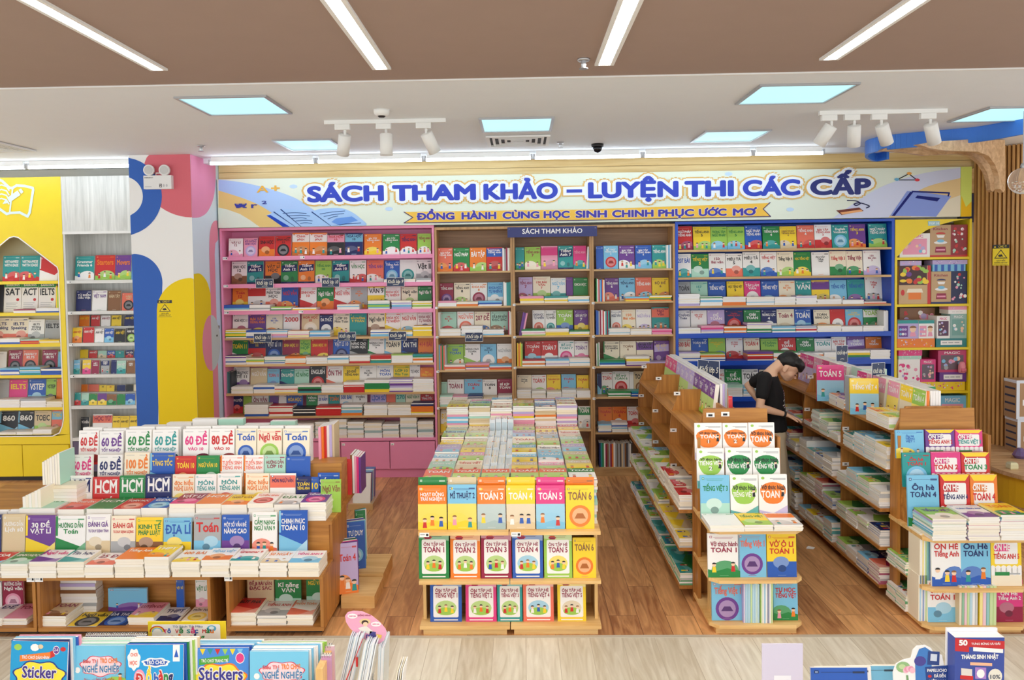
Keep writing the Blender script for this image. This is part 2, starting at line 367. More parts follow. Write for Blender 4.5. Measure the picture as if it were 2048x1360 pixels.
    for i in range(R.choice([1,2])): 
        if style not in 'pwq': rect(.9, .18+.05*i, .8-.04*i, .915-.03*i, .923-.03*i, mix(c1, tc if tc != c1 else 'k', .45))
    if style not in 'pqfwe':
        rect(.92, .36, .64, .035, .05, mix(c2 if c2 != c1 else tc, 'W', .3)); rect(.92, .06, .14, .9, .95, mix(tc, c1, .25)); rect(1.2, .075, .125, .912, .938, mix(c1, 'W', .5))
        if R.random() < .5: rect(.92, .74, .95, .9, .935, mix(tc, c1, .3))
    n = len(lines)
    if n:
        wt = [3.0]+[1]*(n-1) if style in 'wx' and n > 1 else [.6]+[1]*(n-1) if style in 'pf' and n > 1 else [1]*n
        y1 = ty1
        for i, t in enumerate(lines):
            H = (ty1-ty0)*wt[i]/sum(wt); hh = H*.74; num = re.fullmatch('[0-9+]{1,2}', t)
            cc = tc if style not in 'pq' else ('K' if i == 0 else 'W') if style == 'p' else ('W' if i == 0 else tc)
            big = .034 if (style in 'wxtq' or num) else .026
            if num and style == 'p': disc(mb, F(1.2), w*.5, (y1-hh*.5)*h, h*.055, h*.055, mix(c2,'K',.3), 14)
            put_text(mb, F(1.6), t, (.09 if style != 'f' else .16)*w, (.84 if style == 'f' else .91 if style != 'q' or i else .62)*w, (y1-hh)*h, y1*h, cc, big)
            y1 -= H
def page_col(R): return mix('W', 'C', R.uniform(.1, .8))
_BN = [0]
def book_mesh(w, h, t, spec, seed, art=True, split=False):
    mb = MB(); R = random.Random(seed); c1 = spec[0][0]; pg = page_col(R)
    mb.box(-w/2, w/2, 0, t, 0, h, pg, front=c1)
    mb.c[-2] = C(c1); mb.c[-1] = C(mix(c1, 'K', .06)) if R.random() < .8 else C(mix(c1, 'W', .5))
    if art: cover(mb, w, h, spec, seed)
    return mb
def book(kind, label, cat, w, h, t, spec, loc, lean=.0, yaw=0, roll=0, group=None, mat=None, parts=False):
    """a book standing on its lower edge at loc (front face towards -Y), leaning back by lean; lean = pi/2 lies on its back"""
    _BN[0] += 1; seed = _BN[0]
    if not parts:
        o = book_mesh(w, h, t, spec, seed).build(kind, mat or PRINT, None, world=False)
    else:
        mb = MB(); c1 = spec[0][0]; R = random.Random(seed); k = .0012
        mb.box(-w/2, w/2, 0, k, 0, h, c1); mb.box(-w/2, w/2, t-k, t, 0, h, c1); mb.box(-w/2, -w/2+k, k, t-k, 0, h, c1)
        cover(mb, w, h, spec, seed)
        o = mb.build(kind, mat or PRINT, None, world=False)
        pb = MB(); pg = page_col(R); pb.box(-w/2+k, w/2-.003, k, t-k, .003, h-.003, pg)
        pb.build('page_block', PAPER, o, world=False)
    o.location = loc; o.rotation_mode = 'XYZ'
    o.matrix_world = Matrix.Translation(loc) @ Matrix.Rotation(yaw, 4, 'Z') @ Matrix.Rotation(-lean, 4, 'X') @ Matrix.Rotation(roll, 4, 'Y')
    return tag(o, label, cat, group)
STUFF = MB()                                # the many books of which the photograph shows only an edge
def edge_book(x0, x1, y0, y1, z0, z1, c, R):
    j = lambda a: R.uniform(-a, a)
    dx = j(.004); dy = j(.005)
    STUFF.box(x0+dx, x1+dx, y0+dy, y1+dy, z0, z1-.0008, page_col(R), top=mix(c,'W',.15), front=c if R.random() < .75 else page_col(R), side=mix(c,'W',.3), right=page_col(R))
def clip(t, n): return ' '.join(t.split()[:n])
def word_label(*pieces):
    t = ' '.join(p for p in pieces if p)
    return t
def cname(cols):
    a = NAME[cols[0]]; b = NAME.get(cols[1], '')
    return a if b == a or not b else f'{a} and {b}'
def title_words(title, n=2):
    ls = [t.replace('_', ' ') for t in title.split('/') if t and t != '-']
    return clip(' '.join(ls), n)
_WD = re.compile(r"[A-Za-z0-9][A-Za-z0-9'-]*")
def mk_label(cols, title, noun, where):
    title = _plain(title.replace('&', '')); tw = title_words(title, 3)
    for lab in (f'{cname(cols)} {noun} titled {tw}, {where}' if tw else '', f'{cname(cols)} {noun} {title_words(title,2)}, {where}', f'{cname(cols)} {noun}, {where}', f'{NAME[cols[0]]} {noun}, {where}'):
        if lab and len(_WD.findall(lab)) <= 16: return lab
    return lab
# ================================================================ the room
def struct(name, mb, mat, bevel=0):
    o = mb.build(name, mat, bevel=bevel); o['kind'] = 'structure'; return o
YF, YB = 8.35, 8.66                          # front edge and back of the wall bookcases
ZC = 3.5
m = MB(); m.box(-9, 9, 4.72, 9, -.05, 0); struct('floor', m, FLOORW)
m = MB(); m.box(-9, 9, -2.5, 4.70, -.05, 0); struct('floor_pale', m, FLOORB)
m = MB(); m.box(-9, 9, 4.695, 4.725, -.04, .004); struct('trim_1', m, plain('floor_trim', (196,186,168), .4))
m = MB(); m.box(-9, 7, YB+.02, YB+.12, 0, 3.7); struct('wall_back', m, plain('back_wall', (214,208,196), .8))
m = MB(); m.box(-9, 9, 4.80, 9, ZC, ZC+.1); struct('ceiling', m, CEIL)
m = MB(); m.box(-9, 9, -2.5, 4.79, ZC-.012, ZC+.1); struct('ceiling_brown', m, BROWN)
m = MB(); m.box(-9, 9, 4.78, 4.80, ZC-.022, ZC+.1); struct('trim_2', m, WHITE)
m = MB(); m.box(-9, 4.75, 8.02, 8.12, ZC-.05, ZC); struct('trim_3', m, CEIL)
# planked wall strip over the long sign
m = MB(); m.box(-3.32, 4.9, YF+.06, YB, 3.40, ZC); m.box(-3.32, 4.9, YF+.06, YB, 3.31, 3.396); struct('wall_planks', m, WALLW)

# lamps -----------------------------------------------------------
PANEL = glow('panel_diffuser', (176,226,232), PANEL_E); STRIP = glow('strip_diffuser', (255,250,240), STRIP_E); TUBE = glow('tube_diffuser', (226,242,255), TUBE_E)
def panel_light(x0, x1, y0, y1, label):
    t = thing('ceiling_panel_light', label, 'ceiling light', ((x0+x1)/2, (y0+y1)/2, ZC), group='square ceiling panels')
    f = MB(); w = .022
    for a, b, c, d in ((x0,x1,y0,y0+w),(x0,x1,y1-w,y1),(x0,x0+w,y0+w,y1-w),(x1-w,x1,y0+w,y1-w)): f.box(a, b, c, d, ZC-.014, ZC-.001)
    f.build('frame', METAL, t)
    d = MB(); d.box(x0+w, x1-w, y0+w, y1-w, ZC-.007, ZC-.002); d.build('diffuser', PANEL, t)
panel_light(-2.33, -1.70, 5.16, 5.76, 'lit square ceiling panel over the striped column side, near the brown ceiling')
panel_light(-.32, .28, 6.09, 6.69, 'lit square ceiling panel just before the slotted air vent')
def panel_px(xa, xb, ya, label):
    p, q = at(xa, ya, Z=ZC), at(xb, ya, Z=ZC); panel_light(p.x, q.x, p.y, p.y+.6, label)
panel_px(543, 665, 279, 'lit square ceiling panel behind the three-spot lighting track')
panel_px(1520, 1715, 168, 'lit square ceiling panel beside the brown ceiling and four-spot track')
panel_px(1410, 1540, 261, 'lit square ceiling panel close to the dark dome camera')
panel_px(1980, 2160, 213, 'lit square ceiling panel above the blue ceiling ring')
def strip_light(xa, xb, yend, label):
    t = thing('linear_ceiling_light', label, 'ceiling light', ((xa+xb)/2, yend-1.6, ZC-.012), group='long strip lights')
    z = ZC-.012; f = MB(); w = .022; y0 = yend-3.6
    f.box(xa, xa+w, y0, yend, z-.012, z); f.box(xb-w, xb, y0, yend, z-.012, z); f.box(xa+w, xb-w, yend-.012, yend, z-.012, z); f.box(xa+w, xb-w, y0, y0+.012, z-.012, z)
    f.build('frame', WHITE, t)
    d = MB(); d.box(xa+w, xb-w, y0+.012, yend-.012, z-.006, z-.002); d.build('diffuser', STRIP, t)
for xa, xb, yy, lab in ((301,337,138,'long white strip light reaching the brown ceiling edge above the sticker books'), (745,783,136,'long white strip light second along, above the pink bookcase'),
                        (1189,1227,128,'long white strip light beside the brown ceiling sprinkler'), (1638,1676,117,'long white strip light pointing at the four-spot track')):
    p, q = at(xa, yy, Z=ZC-.012), at(xb, yy, Z=ZC-.012); strip_light(p.x, q.x, p.y, lab)
def tube(xa, xb, y, lab):
    t = thing('tube_light', lab, 'tube light', ((xa+xb)/2, y, ZC), group='tube lights along the wall')
    h = MB(); h.box(xa+.03, xb-.03, y-.012, y+.022, ZC-.055, ZC-.002); h.build('housing', WHITE, t)
    d = MB(); d.box(xa+.02, xb-.02, y-.012, y+.012, ZC-.085, ZC-.056); d.build('diffuser', TUBE, t)
    for x, s in ((xa, 1), (xb, -1)):
        e = MB(); e.box(min(x, x+s*.02), max(x, x+s*.02), y-.012, y+.012, ZC-.085, ZC-.03); e.build('end_cap', METAL, t)
for i in range(6):
    a = -3.22 + i*1.12; tube(a, min(a+1.115, 3.1), 7.9, f'glowing tube light over the long sign, {nth(i+1)} from striped column')
for i in range(3):
    a = -4.02 - i*1.15; tube(a-1.145, a, 7.95, f'glowing tube light over the yellow bookcase, {nth(i+1)} from striped column')
# track lights
def track(p0, p1, spots, label):
    y = (p0.y+p1.y)/2; t = thing('track_light', label, 'track light', ((p0.x+p1.x)/2, y, ZC))
    r = MB(); r.box(p0.x, p1.x, y-.017, y+.017, ZC-.03, ZC); r.build('rail', WHITE, t)
    for x, rx, ry in spots:
        h = MB(); h.box(x-.06, x+.06, y-.018, y+.018, ZC-.075, ZC-.03); h.lathe([(.011,-.04),(.011,0)], 10, base=(x+.02, y, ZC-.075))
        hd = h.build('adapter', WHITE, t, bevel=.004)
        M = Matrix.Rotation(ry, 4, 'Y') @ Matrix.Rotation(rx, 4, 'X')
        c = MB(); c.lathe([(.0,.0),(.046,-.001),(.05,-.006),(.05,-.17),(.044,-.17),(.04,-.155),(.0,-.15)], 22, base=(x+.02, y, ZC-.11), M=M)
        sp = smooth(c.build('spot_head', WHITE, t)); sp.data.polygons[0].use_smooth = False
        ln = MB(); ln.lathe([(.0,-.1495),(.038,-.1505),(.038,-.152),(0,-.152)], 16, base=(x+.02, y, ZC-.11), M=M); ln.build('lens', METAL, sp)
        sp2 = None
p, q = at(648, 241, Z=ZC), at(892, 238, Z=ZC)
sx = lambda px: at(px, 240, Z=ZC).x
track(p, q, [(sx(683),.45,.25),(sx(767),0,0),(sx(848),.4,-.4)], 'white ceiling track carrying three spotlights')
p, q = at(1636, 224, Z=ZC), at(1896, 217, Z=ZC); sx = lambda px: at(px, 221, Z=ZC).x
track(p, q, [(sx(1661),.4,.5),(sx(1705),.4,-.15),(sx(1757),.4,-.5),(sx(1850),.4,-.45)], 'white ceiling track carrying four spotlights near blue ring')
# vents
def vent(x0, x1, y0, y1, label):
    t = thing('air_vent', label, 'vent', ((x0+x1)/2, (y0+y1)/2, ZC))
    b = MB(); b.box(x0+.03, x1-.03, y0+.03, y1-.03, ZC-.004, ZC-.001); b.build('backing', plain('vent_dark', (70,70,72), .7), t)
    f = MB()
    for k in range(5):
        i = k*.055; a, c, d, e = x0+i, x1-i, y0+i, y1-i; w = .03 if k == 0 else .022; z0 = ZC-.02+k*.001
        if c-a < .08 or e-d < .06: break
        f.box(a, c, d, d+w, z0, ZC-.004); f.box(a, c, e-w, e, z0, ZC-.004); f.box(a, a+w, d+w, e-w, z0, ZC-.004); f.box(c-w, c, d+w, e-w, z0, ZC-.004)
    f.build('grille', WHITE, t)
p, q = at(972, 273, Z=ZC), at(1100, 273, Z=ZC); vent(p.x, q.x, p.y-.06, p.y+.5, 'square slotted ceiling air vent behind a lit panel')
p = at(60, 297, Z=ZC); vent(p.x-.62, p.x, p.y-.45, p.y+.1, 'ceiling air vent above the yellow bookcase')
def sprinkler(px, py, z, label):
    p = at(px, py, Z=z); t = thing('sprinkler', label, 'sprinkler', (p.x, p.y, z))
    a = MB(); a.lathe([(.032,-.012),(.036,-.006),(.036,0)], 16, base=(p.x, p.y, z)); smooth(a.build('rosette', METAL, t))
    b = MB(); b.lathe([(.012,-.05),(.016,-.03),(.012,-.012)], 10, base=(p.x, p.y, z)); b.lathe([(.026,-.056),(.026,-.052)], 12, base=(p.x, p.y, z)); b.build('nozzle', METAL, t)
sprinkler(1167, 118, ZC-.012, 'chrome sprinkler on the brown ceiling')
sprinkler(402, 291, ZC, 'small sprinkler in front of the striped column')
sprinkler(1121, 284, ZC, 'small sprinkler beside the dark dome camera')
p = at(763, 220, Z=ZC); t = thing('smoke_detector', 'round white smoke detector above the three-spot track', 'smoke detector', (p.x, p.y, ZC))
m = MB(); m.lathe([(.04,-.045),(.055,-.03),(.06,-.012),(.062,0)], 24, base=(p.x, p.y, ZC)); smooth(m.build('housing', WHITE, t))
m = MB(); m.lathe([(.02,-.055),(.03,-.045)], 16, base=(p.x, p.y, ZC)); m.build('sensor', BLACK, t)
p = at(1195, 288, Z=ZC); t = thing('dome_camera', 'small black dome camera on the white ceiling', 'camera', (p.x, p.y, ZC))
m = MB(); m.lathe([(.058,-.03),(.06,-.02),(.06,0)], 24, base=(p.x, p.y, ZC)); smooth(m.build('base_ring', BLACK, t))
m = MB(); m.lathe([(.0,-.085),(.022,-.08),(.038,-.065),(.045,-.045),(.045,-.03)], 20, base=(p.x, p.y, ZC)); smooth(m.build('dome', plain('smoked_dome', (12,14,26), .1), t))

# ---------------------------------------------------------------- the painted column
cx0, cx1, cyf, cyb = -3.955, -3.325, 7.70, YF+.3
m = MB(); m.box(cx0, cx1, cyf, cyb, 0, ZC, (244,243,240), right=(222,234,244))
def FX(k): return lambda px, py: (lambda p: (p.x, cyf-.0012*(1+k), p.z))(at(px, py, Y=cyf))
def onfront(pts, col, k=0):
    out = [];
    for px, py in pts:
        p = at(px, py, Y=cyf); out.append((min(max(p.x, cx0), cx1), min(max(p.z, 0), ZC)))
    m.poly([(x, cyf-.0012*(1+k), z) for x, z in out], col)
def onside(pts, col, k=0):
    m.poly([(cx1+.0012*(1+k), min(max(y, cyf), YF), min(max(z, 0), ZC)) for y, z in pts], col)
def arc(cx, cy, rx, ry, a0, a1, n=20): return [(cx+rx*math.cos(math.radians(a0+(a1-a0)*i/n)), cy+ry*math.sin(math.radians(a0+(a1-a0)*i/n))) for i in range(n+1)]
PK, BL, YL = (222,112,124), (58,104,190), (246,214,26)
onfront([(300,300),(392,300),(392,434)]+arc(386,348,100,87,92,215), PK, 0)
onfront(arc(246,393,78,78,-90,90)+arc(246,393,40,40,90,-90), BL, 1); onfront(arc(246,393,40,40,-90,90), (244,243,240), 2)
onfront([(260,509)]+arc(268,566,57,58,-90,0)+[(322,640),(318,760),(316,860),(316,1100),(250,1100)], BL, 0)
onfront([(396,558)]+arc(382,622,68,66,-90,-180)+[(314,700),(318,850),(322,1100),(410,1100),(405,700)], YL, 1)
# side face: y runs from the front edge to the bookcase
yz = lambda f, z: (cyf+(YF-cyf)*f, z)
onside([yz(0,3.5)]+bez([yz(.98,3.5),yz(.97,3.3),yz(.85,3.1),yz(.6,2.95),yz(.3,2.88),yz(0,2.86)],24), (240,150,186), 0)
onside(bez([yz(0,2.29),yz(.25,2.29),yz(.5,2.2),yz(.66,2.02),yz(.74,1.8),yz(.77,1.4)],24)+[yz(.77,0),yz(0,0)], YL, 0)
for s0, s1, col, k in ((.62,.95,(240,150,186),1),):
    onside([yz(.62,0)]+bez([yz(.62,2.5),yz(.65,2.68),yz(.73,2.8),yz(.86,2.86),yz(1,2.87)],20)+[yz(1,0)], (238,150,170), .5)
    onside([yz(.84,0),yz(.84,2.5),yz(.88,2.62),yz(1,2.66),yz(1,0)], (206,226,244), 1)
onside(bez([yz(.0,2.29),yz(.25,2.29),yz(.5,2.2),yz(.62,2.06)],16)+[yz(.62,0),yz(0,0)], YL, 1.5)
el = [(cyf+(YF-cyf)*(.6+.36*math.cos(a)), 1.55+.3*math.sin(a)) for a in [i*math.pi/12 for i in range(24)]]
onside(el, (238,150,170), 2); onside([q for q in el if q[0] > cyf+(YF-cyf)*.6-.01], (204,212,212), 2.5)
struct('pillar', m, MATT)
# emergency lamp on the column
t = thing('emergency_light', 'white twin-head emergency lamp on the painted column', 'emergency light', (at(318,364,Y=cyf).x, cyf, at(318,364,Y=cyf).z))
a, b = at(290, 352, Y=cyf-.02), at(346, 378, Y=cyf-.02)
m = MB(); m.box(a.x, b.x, cyf-.055, cyf-.003, b.z, a.z, (238,238,236))
fn = lambda u, v: (u, cyf-.0556, v)
put_text(m, fn, 'EMERGENCY', a.x+.012, a.x+.10, a.z-.028, a.z-.016, 'K'); m.poly([fn(a.x+.16,b.z+.015),fn(a.x+.185,b.z+.015),fn(a.x+.185,b.z+.05),fn(a.x+.16,b.z+.05)], (60,62,70)); put_text(m, fn, '2', a.x+.163, a.x+.182, b.z+.02, b.z+.045, 'W')
for i in range(2): disc(m, fn, a.x+.205+.03*i, b.z+.033, .01, .014, (200,200,202))
m.poly([fn(a.x+.012,b.z+.02),fn(a.x+.08,b.z+.02),fn(a.x+.08,b.z+.024),fn(a.x+.012,b.z+.024)], 'k')
m.build('housing', MATT, t)
for px in (297, 328):
    p = at(px, 340, Y=cyf-.06); M = Matrix.Rotation(math.pi/2, 4, 'X')
    l = MB(); l.lathe([(.03,-.04),(.052,-.02),(.055,.0),(.055,.01),(.046,.012),(.0,.006)], 22, base=(p.x, cyf-.05, p.z), M=M, col=(236,236,234)); hd = smooth(l.build('lamp_head', MATT, t))
    l = MB(); l.lathe([(.042,.013),(.042,.0145),(0,.0145)], 18, base=(p.x, cyf-.05, p.z), M=M, col=(206,206,204)); l.build('lens', PRINT, hd)
m = MB(); p = at(312, 352, Y=cyf-.03); q = at(328, 346, Y=cyf-.03); m.tube([(p.x, cyf-.03, p.z), (p.x, cyf-.03, q.z), (q.x, cyf-.03, q.z)], .006); m.build('bracket', WHITE, t)
# warning signs
def warning(o, u, v, w, h, label):
    """o origin corner, u and v unit vectors, w x h"""
    n = u.cross(v); m = MB(); q = lambda k: (lambda a, b: tuple(o+u*a*w+v*b*h+n*(.002+.0008*k)))
    m.poly([q(0)(0,0), q(0)(1,0), q(0)(1,1), q(0)(0,1)], (250,222,20))
    back = MB()
    for s in ([(0,.82),(1,.82),(1,1),(0,1)],): m.poly([q(1)(*p) for p in s], 'K')
    m.poly([q(1)(.1,.34), q(1)(.9,.34), q(1)(.5,.78)], 'K'); m.poly([q(2)(.18,.375), q(2)(.82,.375), q(2)(.5,.72)], (250,222,20))
    disc(m, q(3), .46, .47, .12, .06, 'K', 8); m.poly([q(3)(.5,.44), q(3)(.66,.42), q(3)(.52,.56)], 'K')
    put_text(m, q(2), 'CHÚ Ý', .3, .9, .86, .96, (250,222,20)); m.poly([q(2)(.08,.86), q(2)(.22,.86), q(2)(.15,.96)], (250,222,20))
    put_text(m, q(1), 'NGUY HIỂM', .25, .75, .2, .27, 'K'); put_text(m, q(1), 'KHÔNG VỊN TAY', .12, .88, .1, .17, 'K'); m.poly([q(1)(.05,.03), q(1)(.95,.03), q(1)(.95,.045), q(1)(.05,.045)], 'K')
    return tag(m.build('warning_sign', PRINT, loc=tuple(o)), label, 'sign', 'yellow warning signs')
a, b = at(316, 635, Y=cyf), at(344, 600, Y=cyf); warning(Vector((a.x, cyf, a.z)), Vector((1,0,0)), Vector((0,0,1)), b.x-a.x, b.z-a.z, 'yellow warning sign on the column front below the yellow arch top')
warning(Vector((cx1, cyf+(YF-cyf)*.72, 1.52)), Vector((0,1,0)), Vector((0,0,1)), .15, .2, 'yellow warning sign on the column flank beside the pink bookcase')
# ================================================================ the long sign over the bookcases
SY = YF-.02
t = thing('sign_banner', 'long cream shop sign with blue lettering above all wall bookcases', 'sign', (.77, SY, 2.79))
sa = at(437, 457, Y=SY); sb = at(1944, 332, Y=SY); sz0, sz1 = 2.788, 3.318; sx0, sx1 = sa.x, sb.x-.12
m = MB(); m.box(sx0, sx1, SY, SY+.05, sz0, sz1, (232,240,224))
def SP(k): return lambda px, py: (lambda p: (min(max(p.x, sx0), sx1), SY-.0009*(1+k), min(max(p.z, sz0+.002), sz1-.002)))(at(px, py, Y=SY))
def sp(k, pts, col): m.poly([SP(k)(*p) for p in pts], col)
CRM, LB, GD = (232,240,224), (176,206,250), (236,204,130)
sp(0, bez([(437,359),(455,361),(490,366),(540,378),(590,396),(620,415),(640,430),(660,460)],40)+[(437,460)], LB)
sp(1, bez([(437,381),(460,388),(490,398),(520,411),(550,430),(572,446),(585,460)],40)+[(437,460)], GD)
sp(2, [(437,415),(455,419),(480,428),(500,440),(520,460),(437,460)], CRM)
sp(0, bez([(1640,455),(1700,412),(1760,375),(1840,348),(1930,334)],40)+[(1930,440)], (214,220,244))
sp(1, bez([(1760,455),(1800,410),(1850,375),(1930,354)],30)+[(1930,440)], (236,206,150)); sp(2, [(1820,440),(1860,412),(1930,390),(1930,440)], (236,226,200))
# open book drawn on the sign
sp(3, [(533,431),(548,424)]+bez([(562,418),(590,419),(622,425)],12)+bez([(624,424),(640,418),(680,416),(705,425),(725,440),(733,447)],24)+[(733,460),(570,460)], (170,206,250))
sp(4, [(533,431),(541,430),(580,456),(566,458)], (34,74,190))
for pts in ([(548,424),(590,455)], [(562,419),(602,455)], [(624,424),(662,455)]): stroke(m, SP(5), pts, 2, (30,60,130))
for i, (a, b, c) in enumerate(((566,590,613),(575,600,620),(583,602,613),(592,612,625),(601,612,624))): stroke(m, SP(5), bez([(a,427+5*i), (b,425.5+5*i), (c,427+5*i)], 8), 1.2, (60,90,150))
for i, (a, b) in enumerate(((640,690),(648,688),(656,676))): stroke(m, SP(5), [(a,428+5*i), ((a+b)/2,424+5*i), (b,422+5*i)], 1.2, (60,90,150))
sp(5, [(663,444),(672,437),(704,433),(716,441),(680,451)], (108,156,232)); stroke(m, SP(5), [(662,453),(690,448),(722,446)], 1.2, (30,60,130))
# folder and little things on the other end
sp(3, [(1780,432),(1814,382),(1862,387),(1902,392),(1872,434)], (140,160,228)); sp(4, [(1783,432),(1820,384),(1826,384.5),(1789,432)], (26,34,120)); sp(4, [(1830,396),(1834,391),(1880,396),(1874,403)], (26,34,120)); stroke(m, SP(4), [(1824,383),(1898,386),(1896,392)], 3, (26,34,120))
for a, b in (((1797,358),(1817,348)), ((1797,360),(1834,360)), ((1819,349),(1832,359))): stroke(m, SP(5), [a, b], 1.8, (40,40,50))
for (x, y), c in (((1793,359),(110,178,214)), ((1818,347),(240,170,80)), ((1834,360),(222,70,80))): disc(m, SP(6), x, y, 5, 3, c, 10)
sp(4, [(1672,421),(1718,415),(1727,422),(1683,430)], (120,60,50)); sp(5, [(1680,425),(1722,419),(1725,423),(1684,429)], (242,176,120))
stroke(m, SP(5), bez([(1694,401),(1712,402),(1720,407),(1712,411),(1708,408),(1720,406),(1738,412),(1732,416)], 40), 2, (34,36,80))
for x, y in ((587,373),(778,418),(1457,348),(1580,419)): disc(m, SP(3), x, y, 8, 4, (196,222,250), 8)
m.build('board', MATT, t)
L = MB()
def LP(k): return lambda u, v: (u, SY-.006-.0015*k, v)
def sign_word(txt, xa, xb, ya, yb, cols, k0=0, keep=False):
    """xa, ya: left end of the baseline; yb: top of the capitals"""
    a = at(xa, ya, Y=SY); b = at(xb, ya-(xb-xa)*.0135, Y=SY); c = at(xa, yb, Y=SY)
    for i, (off, col) in enumerate(cols): put_text(L, LP(k0+i), txt, a.x, b.x, a.z, c.z, col, off, keep)
GOLD, WB, BLU = (226,184,104), (240,246,252), (42,66,190)
for w, xa, xb in (('SÁCH',617,766), ('THAM',787,950), ('KHẢO',969,1113), ('–',1133,1164), ('LUYỆN',1178,1349), ('THI',1371,1465), ('CÁC',1487,1598), ('CẤP',1622,1738)):
    y = 403-(xa-617)*.0142
    if w == '–':
        a = at(xa, y-10, Y=SY); b = at(xb, y-17, Y=SY)
        for i, (e, c) in enumerate(((.05,GOLD),(.036,WB),(0,BLU))): L.poly([LP(i)(a.x-e,a.z-e*.8), LP(i)(b.x+e,a.z-e*.8), LP(i)(b.x+e,b.z+e*.8), LP(i)(a.x-e,b.z+e*.8)], c)
    else: sign_word(w, xa, xb, y, y-29, ((.235,GOLD), (.17,WB), (.05,BLU if w != 'CẤP' else (34,44,120))))
rb = [(808,424),(1171,419),(1540,406),(1526,418),(1541,432),(1171,440),(808,446),(826,434)]
L.poly([tuple(Vector(SP(0)(x, y))+Vector((0,-.004,0))) for x, y in rb], (246,196,70))
stroke(L, lambda px, py: tuple(Vector(SP(0)(px,py))+Vector((0,-.005,0))), [(808,424),(826,435),(808,446),(1171,440.5),(1541,433),(1526,418),(1540,405)], 1.6, (60,40,100))
for w, xa, xb in (('ĐỒNG',836,910), ('HÀNH',924,992), ('CÙNG',1006,1078), ('HỌC',1088,1140), ('SINH',1152,1213), ('CHINH',1225,1306), ('PHỤC',1317,1386), ('ƯỚC',1398,1452), ('MƠ',1466,1510)):
    y = 439.5-(xa-836)*.0142; sign_word(w, xa, xb, y, y-13, ((.09,(250,232,190)), (.047,(58,50,170))), 1)
for w, xa, xb, ya, yb, col in (('A',514,537,385,372,(236,178,60)), ('+',543,560,384,373,(236,178,60)), ('π',470,494,416,408,(46,56,160)), ('r',503,515,416,408,(46,56,160)), ('2',524,534,408,402,(46,56,160))): sign_word(w, xa, xb, ya, yb, ((.02,col),), 1)
L.build('lettering', PRINT, t)
# green-yellow strip closing the sign at its far end
m = MB(); m.box(sx1+.004, sb.x, SY, SY+.05, sz0, sz1, (214,226,110)); m.poly([(sx1+.006,SY-.001,sz0),(sb.x-.002,SY-.001,sz0),(sb.x-.002,SY-.001,sz0+.16),((sx1+sb.x)/2,SY-.001,sz0+.1),(sx1+.012,SY-.001,sz0+.22)], (240,190,30))
tag(m.build('banner_end', MATT, loc=((sx1+sb.x)/2, SY, sz0)), 'narrow lime and yellow panel closing the end of the long sign', 'sign')
# navy sign of the middle bay
a, b = at(1015, 475, Y=YF-.03), at(1194, 452, Y=YF-.03)
m = MB(); m.box(a.x, b.x, YF-.03, YF-.012, a.z, b.z, (44,50,112)); put_text(m, lambda u, v: (u, YF-.0306, v), 'SÁCH THAM KHẢO', a.x+.16, b.x-.16, a.z+.038, a.z+.088, 'W', .02)
for x in (a.x+.02, b.x-.02): m.lathe([(.004,0),(.004,.002)], 8, 'k', base=(x, YF-.031, b.z-.02), M=Matrix.Rotation(math.pi/2, 4, 'X'))
tag(m.build('shelf_sign', PRINT, loc=(a.x, YF-.03, a.z)), 'navy sign reading SACH THAM KHAO on top of the middle timber bay', 'sign')
# ================================================================ wall bookcases
Z3 = (430, 440, 450/2048); Z4 = (430, 680, 450/2048); Z5 = (860, 440, 500/2048); Z6 = (860, 680, 500/2048); Z7 = (1330, 420, 470/1998); G1 = (1270, 690, 370/1935)
Q1 = (0, 300, 450/2040); Q2 = (0, 580, 450/2040)
def px(zm, x, y): return zm[0]+x*zm[2], zm[1]+y*zm[2]
def zat(zm, x, y, Y=YF): return at(*px(zm, x, y), Y=Y).z
def parse(s):
    out = []
    for e in s.strip().split(';'):
        p = e.split()
        if len(p) < 4: continue
        out.append((float(p[0]), float(p[1]), float(p[2]), p[3], p[4] if len(p) > 4 else 'm', p[5] if len(p) > 5 else ''))
    return out
def shelf_row(zm, zb, books, stacks, unit, anchor, shelf, kind='book', noun='book', back=None, rev=False, xr=None, where=None):
    """books standing face-out and flat stacks in front of them on a shelf whose top is zb"""
    bs = parse(books) if books else []
    Yb = YF+(.20 if stacks else .075) if back is None else YF+back
    n = len(bs)
    for i, (x0, x1, yt, cols, st, ti) in enumerate(bs):
        a = at(*px(zm, x0, yt), Y=Yb+.02); b = at(*px(zm, x1, yt), Y=Yb+.02)
        xa, xb = a.x, b.x
        if xr: xa, xb = max(xa, xr[0]), min(xb, xr[1])
        w = xb-xa-.002; h = (a.z-zb)/math.cos(.12)
        if w < .02 or h < .05: continue
        k = (n-i) if rev else i+1
        wh = where(k) if where else f'{nth(k)} from {anchor} on {shelf} shelf of {unit}'
        book(kind, mk_label(cols, ti, noun, wh), 'book', w, h, rnd.uniform(.008,.018), (cols, st, ti), ((xa+xb)/2, Yb+rnd.uniform(-.003,.003), zb+.0005+.018*0), .12, rnd.uniform(-.03,.03), group=f'books facing out on the {unit}')
    R = random.Random(len(bs)*7+int(zb*1000))
    ss = [e.split(':') for e in (stacks or '').replace(' ', '').split(';') if e]
    for i, (xr_, yt, cs) in enumerate(ss):
        x0, x1 = (float(v) for v in re.match(r'(-?[\d.]+)-(-?[\d.]+)$', xr_).groups())
        a = at(*px(zm, x0, float(yt)), Y=YF+.02); b = at(*px(zm, x1, float(yt)), Y=YF+.02)
        xa, xb = a.x, b.x
        if xr: xa, xb = max(xa, xr[0]), min(xb, xr[1])
        stack(xa+.002, xb-.002, YF+.012, YF+.185, zb, a.z, cs, R)
